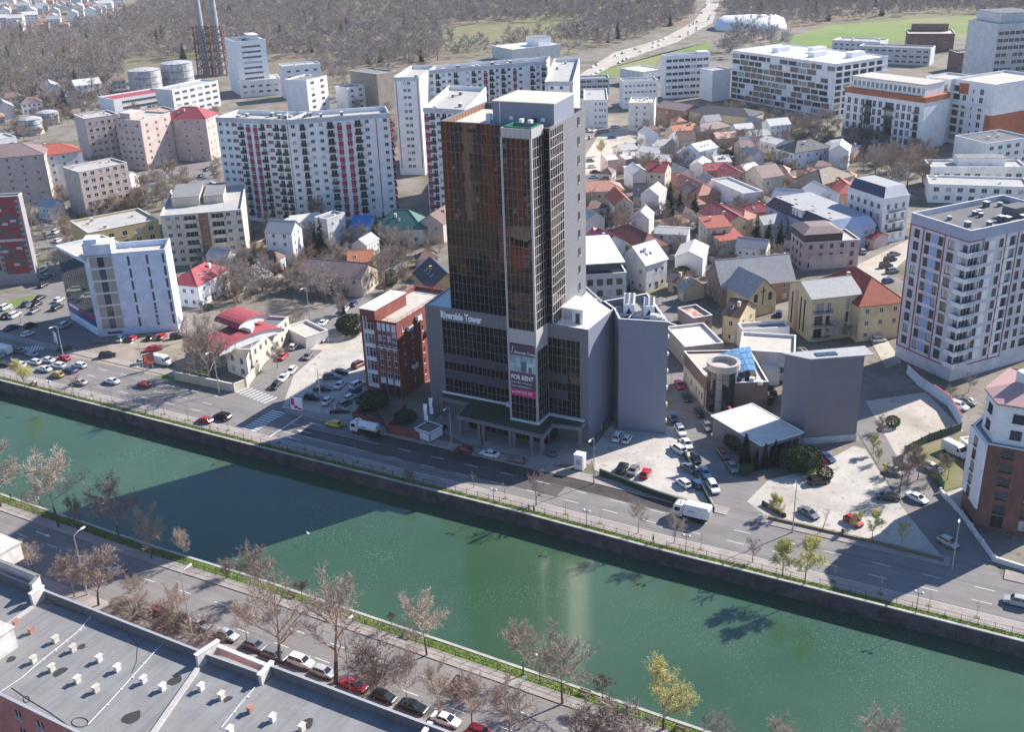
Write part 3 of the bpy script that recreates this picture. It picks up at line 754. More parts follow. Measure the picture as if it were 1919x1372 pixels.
for i in (1, 2, 3, 4, 5):
    a, c = pod[i], pod[(i+1) % 6]
    if i != 2: mb.face([(*a, -.3), (*c, -.3), (*c, ZP), (*a, ZP)], 1 if i == 1 else 0)
mb.build('podium_wall', [ALU, ALUB], TW)
mb = MB()
for i in range(1, 40): mb.box(i-.012, i+.012, -.012, .01, 23.55, ZP)      # joints of the front cladding
for z in (24.1, 25.35): mb.box(0, 40, -.010, .01, z-.012, z+.012)
for i in range(1, 4): mb.box(i-.012, i+.012, -.012, .01, 0, 23.5)
mb.build('cladding_joint', COREM, TW)
pi_ = inset(pod, .35); mb = MB(); mb.face([(*p, ZP-.35) for p in pi_])
for i in range(6):
    if i == 2: continue
    j = (i+1) % 6; mb.face([(*pod[i], ZP), (*pod[j], ZP), (*pi_[j], ZP), (*pi_[i], ZP)], 1); mb.face([(*pi_[j], ZP-.35), (*pi_[i], ZP-.35), (*pi_[i], ZP), (*pi_[j], ZP)], 1)
mb.build('podium_roof', [WROOF, ALUL], TW)
SP = flat('spandrel', (.09, .095, .12), .4, .3)
def band(u0, u1, z0, z1): 
    mb = MB(); mb.box(u0, u1, .03, .1, z0, z1); mb.build('spandrel', SP, TW)
for u0, u1, n in ((4.2, 23.9, 18), (30.5, 38.0, 7)):
    mb = MB(); mb.box(u0, u1, .26, .4, 5.3, 23.6); mb.build('core', COREM, TW)
    for z0, z1, r in ((15.4, 23.5, 4), (11.4, 13.4, 1), (5.4, 9.2, 2)): curtain((u0, .2), (u1, .2), z0, z1, n, r, MULL, wm=.07)
    if n == 18: band(u0, u1, 13.4, 15.4); band(u0, u1, 9.2, 11.4)
    else:
        band(u0, 35, 13.1, 15.2); band(u0, 35, 9.1, 11.3); curtain((35, .2), (u1, .2), 13.4, 15.4, 3, 1, MULL); curtain((35, .2), (u1, .2), 9.2, 11.4, 3, 1, MULL)
# bay inside the podium height
mb = MB(); mb.box(24.22, 30.18, -5.62, -5.4, 23.45, ZP+.05); mb.box(30.4, 30.55, -5.28, 0, 22.0, ZP+.05); mb.box(23.85, 24, -5.28, 0, 22.0, ZP+.05); mb.build('bay_band', ALUL, TW)
curtain((24.0, -5.5), (30.4, -5.5), 5.2, 11.2, 6, 3, MULL); curtain((30.4, -5.5), (30.4, 0), 5.2, 22, 5, 8, MULL, wm=.06); curtain((24.0, 0), (24.0, -5.5), 5.2, 22, 5, 8, MULL, wm=.06)
# text helper
def text(name, s, size, mat, parent, loc, rz, sx=1.0, align='LEFT', ext=.03, bold=0.0, label=None):
    cu = bpy.data.curves.new(name, 'FONT'); cu.body = s; cu.size = size; cu.extrude = ext; cu.offset = bold; cu.align_x = align; cu.resolution_u = 3
    o = bpy.data.objects.new(name, cu); COL.objects.link(o)
    me = bpy.data.meshes.new_from_object(o.evaluated_get(bpy.context.evaluated_depsgraph_get())); COL.objects.unlink(o); bpy.data.objects.remove(o)
    me.materials.clear(); me.materials.append(mat)
    r = link(name, me, parent, loc); r.rotation_euler = (math.pi/2, 0, rz); r.scale = (sx, 1, 1)
    if label: r['label'] = label
    return r
SIGNW = flat('sign_white', (.90, .92, .95), .5, var=0)
text('sign_lettering', 'Riverside Tower', 2.35, SIGNW, TW, (4.05, -.08, 24.15), 0, .66, ext=.06, bold=.075)
# banner on the bay
bn = empty('rent_banner', TWP(24.25, -5.72, 11.2), AZ_T, 'tall purple rental banner reading FOR RENT on the tower bay', 'banner')
PUR = flat('banner_purple', (.10, .045, .085), .6); PNK = flat('banner_pink', (.55, .03, .19), .6); PIC = ground_mat('banner_picture', (.22, .33, .38), (.55, .62, .66), .5, (.16, .2, .26), rough=.6)
DARKV = flat('banner_dark', (.09, .06, .09), .6)
def bp(z0, z1, mat, nm='stripe', x0=0.0, x1=6.0, y=-.03):
    mb = MB(); mb.box(x0, x1, y, .05, z0, z1); return mb.build(nm, mat, bn)
bp(0, 1.75, PNK); bp(1.77, 5.75, DARKV); bp(5.77, 9.6, PIC, 'picture'); bp(9.62, 12.1, PUR)
mb = MB(); mb.box(2.6, 3.9, -.035, -.031, 5.9, 8.3); mb.box(4.4, 5.2, -.035, -.031, 5.85, 7.2); mb.build('picture_tower', flat('pic_dark', (.10, .13, .17), .5), bn)
text('lettering', 'Riverside Tower', .95, SIGNW, bn, (1.15, -.06, 9.95), 0, .78, ext=.005)
text('lettering', 'Class A Building', .78, PNK, bn, (.3, -.06, 5.15), 0, .95, ext=.005)
text('lettering', 'FOR RENT', 1.5, SIGNW, bn, (.2, -.06, 3.95), 0, .76, ext=.005, bold=.035)
text('lettering', 'Prime Office - Canal view', .55, SIGNW, bn, (.25, -.06, 3.05), 0, .85, ext=.005)
text('lettering', 'www.riversidetower.ro', .55, SIGNW, bn, (.25, -.06, 2.2), 0, .9, ext=.005)
text('lettering', 'tel 0747-075 574', .95, SIGNW, bn, (.25, -.06, .6), 0, .74, ext=.005)
mb = MB(); mb.tube((.5, -.05, 10.0), (.9, -.05, 11.7), .06, .04, 4); mb.tube((.9, -.05, 11.7), (.65, -.05, 11.0), .04, .05, 4); mb.build('logo', SIGNW, bn)
# side block with the rooftop chillers
sb = [Vector(p) for p in ((40.3, 13.4), (43.6, 8.1), (53.9, 10.3), (43.6, 25.4), (36.3, 16.9))]
mb = MB()
for i in range(4):
    a, c = sb[i], sb[i+1]; mb.face([(*a, -.3), (*c, -.3), (*c, ZP+.1), (*a, ZP+.1)], 1 if i == 2 else 0)
si = inset(sb, .35); mb.face([(*p, ZP-1.6) for p in si], 2)
for i in range(5):
    j = (i+1) % 5; mb.face([(*sb[i], ZP+.1), (*sb[j], ZP+.1), (*si[j], ZP+.1), (*si[i], ZP+.1)], 3); mb.face([(*si[j], ZP-1.6), (*si[i], ZP-1.6), (*si[i], ZP+.1), (*si[j], ZP+.1)], 0)
mb.build('side_block', [ALUB, plaster('block_rear', (.5, .48, .45)), flat('plant_deck', (.25, .25, .25)), CAPW], TW)
e = (sb[3]-sb[2]); an = math.atan2(e.y, e.x); e.normalize(); o_ = Vector((e.y, -e.x))
for k in range(6):      # rear windows and air conditioners down the lane side
    p = sb[2]+e*(.8)+o_*.05; mb = MB(); mb.box(0, .9, -.5, 0, 2.5+k*4, 3.2+k*4); mb.build('air_conditioner', CAPW, TW, (p.x, p.y, 0), an)
    for w in range(4):
        p = sb[2]+e*(3+w*3.6)+o_*.02; link('window', win_mesh(1.5, 1.8, 'std', GLASS, FR_W), TW, (p.x, p.y, 2.6+k*4), an)
CHW = flat('chiller_white', (.66, .67, .69), .5, var=.06)
for k, (u, v, lab) in enumerate(((42.6, 13.2, 'white rooftop chiller nearer the tower, on the plant deck of the side block'), (47.0, 13.8, 'white rooftop chiller at the outer right corner of the side block deck'))):
    c = empty('rooftop_chiller', TWP(u, v, ZP-1.6), AZ_T+math.radians(20), lab, 'chiller', 'chillers on the side block')
    mb = MB(); mb.box(0, 2.4, 0, 7.5 if k == 0 else 6.0, .3, 3.0); mb.box(.1, 2.3, .1, 5.8, 0, .3, 1); mb.build('casing', [CHW, BLACKM], c)
    for i in range(6 if k == 0 else 5):
        mb = MB()
        for x in (.65, 1.75): mb.tube((x, .8+i*1.1, 3.0), (x, .8+i*1.1, 3.25), .48, .46, 12, 0); mb.face([(x+.42*math.cos(q*math.pi/6), .8+i*1.1+.42*math.sin(q*math.pi/6), 3.12) for q in range(12)], 1)
        mb.build('fan', [CHW, BLACKM], c)
    mb = MB(); mb.face([(.5, -.02, .9), (1.9, -.02, .9), (1.2, -.02, 2.3)], 0); mb.build('grille', BLACKM, c)
mb = MB()
for i in range(9): mb.tube((41.5+i*.9, 11.4+.25*i, ZP-1.2+.25*(i % 3)), (41.9+i*.9, 13.5+.2*i, ZP-.9+.3*(i % 2)), .16, .16, 6)
mb.box(49.5, 51.2, 10.9, 12.2, ZP-1.6, ZP+.9); mb.box(51.4, 52.3, 11.2, 12.4, ZP-1.6, ZP+.6); mb.build('roof_pipework', CHW, TW)
mb = MB(); mb.box(32.6, 37.4, 3.1, 10.2, ZP-.35, 29.4); mb.box(32.4, 37.6, 2.9, 10.4, 29.4, 29.6); mb.build('roof_hut', plaster('hut_white', (.74, .73, .70)), TW)
mb = MB(); mb.box(32.9, 34.9, 3.05, 3.12, ZP+.2, 29.0); mb.build('hut_window', GLASSB, TW); mb = MB(); mb.box(35.7, 36.7, 3.05, 3.12, ZP-.3, 28.6); mb.build('hut_door', FR_D, TW)
# entrance canopy
CAN = flat('canopy_green', (.028, .05, .026), .9, var=.3, scale=.6)
can = [Vector(p) for p in ((3.4, -.05), (3.4, -2.2), (11.2, -2.5), (11.9, -9.1), (34.1, -10.1), (33.6, -4.4), (39.6, -3.4), (39.6, -.05))]
mb = MB(); mb.prism(can, 4.4, 5.15, 0, bottom=True); ci = inset(can, .5); mb.prism(ci, 5.15, 5.22, 1); mb.build('canopy', [ALU, CAN], TW)
for u, v in ((12.6, -8.2), (17.4, -8.4), (18.5, -8.4), (25.4, -8.8), (26.3, -8.8), (30.6, -9.0), (33.2, -9.2), (39.2, -2.9), (4.0, -1.8)):
    mb = MB(); mb.box(u-.32, u+.32, v-.32, v+.32, 0, 4.4); mb.build('column', ALU, TW)
mb = MB(); mb.box(12.5, 32.5, -4.3, -.1, 0, 4.4); mb.build('lobby', COREM, TW)
curtain((12.5, -4.4), (32.5, -4.4), 0.05, 4.3, 14, 2, MULL, wm=.1)
mb = MB(); mb.tube((4.2, -.3, 5.7), (20.6, -.3, 5.7), .28, .28, 8); mb.tube((3.6, -.3, 5.75), (4.2, -.3, 5.75), .32, .32, 8, cap=True); mb.box(20.2, 21.2, -.7, .0, 5.2, 6.2); mb.build('duct', CHW, TW)
mb = MB(); pr = [(24, -5.6), (24, -6.1), (31.0, -6.1), (31.0, -.9), (39.2, -.9), (39.2, -.1), (30.5, -.1), (30.5, -5.6)]; mb.prism(ccw([Vector(p) for p in pr]), 5.22, 5.6); mb.build('canopy_gutter', CHW, TW)
# ------------------------------------------------------------------ block buildings
WHT = plaster('render_white', (.80, .79, .79), .85, .1); WHT2 = plaster('render_offwhite', (.70, .68, .66)); CRM = plaster('render_cream', (.60, .53, .42)); PNKW = plaster('render_pink', (.56, .44, .40))
BEI = plaster('render_beige', (.58, .50, .40)); GRY = plaster('render_grey', (.38, .38, .40)); GRYL = plaster('render_pale_grey', (.52, .53, .56)); BLU = plaster('render_blue', (.38, .46, .62)); BRK = plaster('brick_red', (.25, .072, .058), .85, .22)
YEL = plaster('render_ochre', (.52, .40, .19)); SAL = plaster('render_salmon', (.58, .34, .25)); PALY = plaster('render_pale_yellow', (.66, .56, .36)); LBLU = plaster('render_ice', (.62, .70, .84)); MAUV = plaster('render_mauve', (.45, .34, .36)); BRN = plaster('render_brown', (.27, .14, .095))
ORG = plaster('cladding_orange', (.42, .13, .06)); REDP = flat('panel_red', (.36, .02, .05), .6); REDL = flat('line_red', (.27, .035, .08), .6); BLUP = plaster('panel_blue', (.30, .38, .62), .8, .1, False); BRNP = flat('panel_brown', (.22, .135, .11), .7)
TILE_R = roof_mat('tiles_red', (.36, .085, .06)); TILE_C = roof_mat('sheet_crimson', (.33, .06, .075), .15); TILE_O = roof_mat('tiles_orange', (.46, .17, .085)); TILE_B = roof_mat('tiles_brown', (.17, .10, .085)); TILE_M = roof_mat('tiles_mauve', (.24, .17, .165)); TILE_D = roof_mat('sheet_dark', (.06, .062, .075), .2); TILE_G = roof_mat('sheet_grey', (.36, .36, .37), .2); TILE_L = roof_mat('sheet_pale', (.58, .57, .55), .18); RUST = roof_mat('sheet_rusty', (.52, .42, .36), .2, .8, (.36, .13, .06)); TILE_BL = roof_mat('sheet_blue', (.04, .20, .50), .15); TILE_GN = roof_mat('sheet_green', (.055, .16, .15), .2); TILE_S = roof_mat('tiles_salmon', (.47, .23, .17)); TILE_BB = roof_mat('sheet_slate_blue', (.035, .06, .12), .2)
FELT = ground_mat('roof_felt', (.20, .20, .205), (.25, .25, .255), .3, (.23, .22, .215), rough=.85, lanes=(1.07, 1.1, .4)); FELTD = ground_mat('roof_felt_dark', (.13, .13, .14), (.17, .17, .18), .3); FELTL = ground_mat('roof_felt_pale', (.36, .35, .34), (.44, .43, .41), .3); GRVL = ground_mat('roof_gravel', (.45, .41, .36), (.54, .50, .45), .5)
def merge(main, wing):
    off = wing.root.location-main.root.location
    for ch in list(wing.root.children): ch.parent = main.root; ch.location = ch.location+off
    bpy.data.objects.remove(wing.root)
def block(name, label, fp, h, wall, deck, cat='building', par=.8, faces=(), vents=0, hut=None, cap=None, fr=None, group=None, gl=None):
    """faces: (edge, floors, fh, cols, sill, w, h, style)"""
    B = Bld(name, label, cat, fp, h, wall, group=group)
    for f in faces: B.grid(*f[:5], w=f[5], h=f[6], style=f[7] if len(f) > 7 else 'std', fr=fr, gl=gl)
    B.flat(deck, par, cap)
    if vents: B.boxes(vents)
    if hut: B.hut(*hut)
    return B
# --- red brick office left of the tower
a, b_ = P2((688, 733)), P2((754, 747)); e = (b_-a).normalized(); n = Vector((-e.y, e.x)); c = P2((800, 538), 19.5); dp = (c-b_).dot(n)
B = Bld('brick_office', 'red brick office with white framed stair bay and roof terrace beside the tower', 'building', [a, b_, b_+n*dp, a+n*dp], 19.5, BRK)
L = B.L(0); uS = L*.42
WSP = flat('stair_white', (.66, .68, .72), .6, var=.05)
for f in range(5):
    z = 2.6+f*3.5; B.win(0, 1.1, z, .55, 2.6, 'one', rec=.1); B.win(0, 1.9, z, uS-2.5, 2.5, 'two', rec=.12)
    B.panel(0, .8, uS-.45, z-.95, z-.06, WSP, .12, 'stair_band')
B.panel(0, .8, 1.05, 2.0, 20.0, WSP, .15, 'stair_post'); B.panel(0, 1.68, 1.86, 2.0, 20.0, WSP, .15, 'stair_post')
uw = [uS+(L-uS)*(k+.5)/3 for k in range(3)]; u4 = [uS+.35+(L-uS-.7)*(k+.5)/4 for k in range(4)]
for u in u4:
    for z in (13.2, 14.5, 15.7): B.win(0, u-.62, z, 1.24, 1.1, 'one', GLASS, FR_W, .12)
    B.panel(0, u-.62, u+.62, 17.0, 18.9, WSP, .05, 'white_panel')
for u in u4+[L-.15]: B.panel(0, u-.82 if u != L-.15 else L-.12, u-.66 if u != L-.15 else L, 12.8, 19.3, REDL, .2, 'red_fin')
B.panel(0, uS, L, 12.55, 12.8, WSP, .2, 'ledge')
for z in (7.9, 10.4):
    for u in uw:
        B.win(0, u-.42, z, .84, 1.5, 'one', GLASS, FR_W, .14)
        mb = MB(); pts = [(.55*math.cos(q*math.pi/8), .45*math.sin(q*math.pi/8)) for q in range(9)]
        for i in range(8): mb.face([(pts[i][0], -.06, pts[i][1]), (pts[i+1][0], -.06, pts[i+1][1]), (pts[i+1][0]*.7, -.06, pts[i+1][1]*.6), (pts[i][0]*.7, -.06, pts[i][1]*.6)])
        mb.build('arch', WSP, B.root, B.at(0, u, z+1.52), B.edge(0)[3])
for u in uw:
    B.win(0, u-.75, 4.7, 1.5, 2.1, 'two', GLASS, FR_W, .16); B.panel(0, u-.75, u+.75, 3.2, 4.5, WSP, .05, 'white_panel'); B.win(0, u-.75, .5, 1.5, 2.5, 'std', GLASS, FR_D, .2)
for f in range(6):
    for u in (2.2, 5.8, 10.5, 15.5, 19.5):
        if u < B.L(1)-1.5 and rng.random() < .8: B.win(1, u, 2+f*2.9, .7, 1.5, 'one', GLASS, FR_W, .14)
for u, z in ((4.0, 16.2), (8.0, 17.5), (12.0, 12.5), (15.0, 8.8), (5.0, 6.0), (17.0, 5.0)): B.balc(1, u, z, 1.8, .8, 'solid', WSP, WSP)
B.flat(GRVL, 1.0, BRK)
H_ = B.hut(0, .42, 0, .55, 3.2, BRK, CAPW, 'stair_tower'); mb = MB()
ring = inset(B.p, .1)
for i in range(4):
    p, q = ring[i], ring[(i+1) % 4]; k = int((q-p).length/2.2)
    mb.tube((*p, 20.3), (*q, 20.3), .05, .05, 4); mb.tube((*p, 19.9), (*q, 19.9), .04, .04, 4)
    for j in range(k+1): r = p.lerp(q, j/k); mb.tube((*r, 19.5), (*r, 20.35), .06, .06, 4)
mb.build('terrace_railing', REDL, B.root)
# brick garden walls, kiosk
def lowwall(name, label, pts, h, th, mat, cap, posts=None, cat='wall', pname='post'):
    P = [Vector(p) if isinstance(p, Vector) else P2(p) for p in pts]; o = P[0]; r = empty(name, (*o, 0), 0, label, cat); mb = MB(); mc = MB()
    for p, q in zip(P[:-1], P[1:]):
        d = (q-p); Ln = d.length; an = math.atan2(d.y, d.x); M = Matrix.Translation((p.x-o.x, p.y-o.y, 0)) @ Matrix.Rotation(an, 4, 'Z')
        mb.box(0, Ln, -th/2, th/2, -.1, h, 0, M); mc.box(-.05, Ln+.05, -th/2-.05, th/2+.05, h, h+.09, 0, M)
        if posts:
            k = max(1, int(Ln/posts))
            for j in range(k+1):
                w = p+d*(j/k); pb = MB(); pb.box(-th*.7, th*.7, -th*.7, th*.7, -.1, h+.35); pb.build(pname, mat, r, (w.x-o.x, w.y-o.y, 0), an)
    mb.build('wall', mat, r); mc.build('coping', cap, r); return r
lowwall('garden_wall', 'red brick garden wall with posts before the brick office', [(700, 748), (664, 790), (700, 797)], 2.0, .3, BRK, BRK, 3)
lowwall('garden_wall', 'long red brick wall along the pavement beside the tower forecourt', [(712, 782), (728, 812), (776, 822), (800, 828)], 1.9, .3, BRK, BRK, 3)
lowwall('garden_wall', 'red brick side wall running back from the pavement to the brick office', [(728, 808), (760, 768)], 1.6, .3, BRK, BRK)
fp = rectd((778, 822), (806, 832), 4.5)
B = Bld('kiosk', 'small grey framed kiosk with white side panels beside the tower', 'kiosk', fp, 2.6, ALU); B.flat(flat('kiosk_deck', (.16, .13, .11)), .25); B.panel(0, .2, B.L(0)-.2, .5, 2.3, CHW); B.panel(1, .3, 4.2, .5, 2.3, CHW)
# --- blue white office at the left
h = 24.0
fp = rect3((188, 631), (335, 618), (329, 446), 0)
fp = [P2((188, 631)), P2((335, 618))]; e = (fp[1]-fp[0]).normalized(); n = Vector((-e.y, e.x)); dp = (P2((327, 446), h)-fp[1]).dot(n); fp += [fp[1]+n*dp, fp[0]+n*dp]
B = Bld('white_office', 'pale blue and white slab office with tall strip windows beside the left junction', 'building', fp, h, LBLU); L = B.L(0); us = L*.34
B.panel(0, us*.06, us*.99, 1.5, 23.5, plaster('stair_face', (.62, .63, .66)), .1, 'stair_face')
for f in range(6):
    z = 2.2+f*3.6
    for k in range(3): B.panel(0, us*(.16+k*.27), us*(.16+k*.27)+us*.25, z, z+3.0, (GLASSB if k == 1 else flat('pane_beige', (.34, .30, .29), .15)), .16, 'pane')
    for k, u in enumerate((us+L*.17, us+L*.40, us+L*.60)):
        if k == 1 and f in (0, 1):
            for q in range(3): B.win(0, u, z+q*1.1, .7, .7, 'one', GLASSB, FR_D)
        else: B.win(0, u, z-.2, .75, 2.9, 'one', GLASSB, FR_W)
B.panel(0, us*.3, us*.85, .6, 1.2, FR_D, .12, 'vent_grille')
B.grid(1, 6, 3.7, 3, 1.5, 1.2, 1.3)
B.flat(GRVL, 1.6, CAPW); B.hut(0, .34, 0, .6, 4.2, LBLU, CAPW, 'stair_tower'); B.hut(.02, .18, .05, .5, 5.6, LBLU, CAPW, 'stair_tower')
w = [P2((133, 597)), P2((186, 630))]; e = (w[1]-w[0]).normalized(); n = Vector((-e.y, e.x)); w += [w[1]+n*14, w[0]+n*14]
Wg = Bld('wing', 'w', 'building', w, 22.5, LBLU)
for f in range(1): pass
BG = flat('curtain_blue', (.012, .05, .085), .05, .0, .9, .3, .2); BLS = flat('fascia_blue', (.02, .06, .20), .4)
LW = Wg.L(0); Wg.panel(0, .2, LW-.2, 6.0, 21.6, BG, .05, 'glass_front'); Wg.panel(0, .1, LW-.1, 2.6, 5.9, BLS, .1, 'blue_fascia'); Wg.panel(0, LW*.45, LW*.95, 4.6, 5.6, REDP, .16, 'sign_panel'); Wg.panel(0, LW*.08, LW*.42, 4.7, 5.5, SIGNW, .16, 'sign_panel')
mb = MB()
for i in range(1, 12): mb.box(LW*i/12-.04, LW*i/12+.04, -.08, 0, 6, 21.6)
for j in range(1, 12): mb.box(.2, LW-.2, -.078, 0, 6+j*1.3-.04, 6+j*1.3+.04)
mb.build('mullion_grid', FR_D, Wg.root, Wg.at(0, 0, 0), Wg.edge(0)[3])
Wg.flat(GRVL, .8); merge(B, Wg)
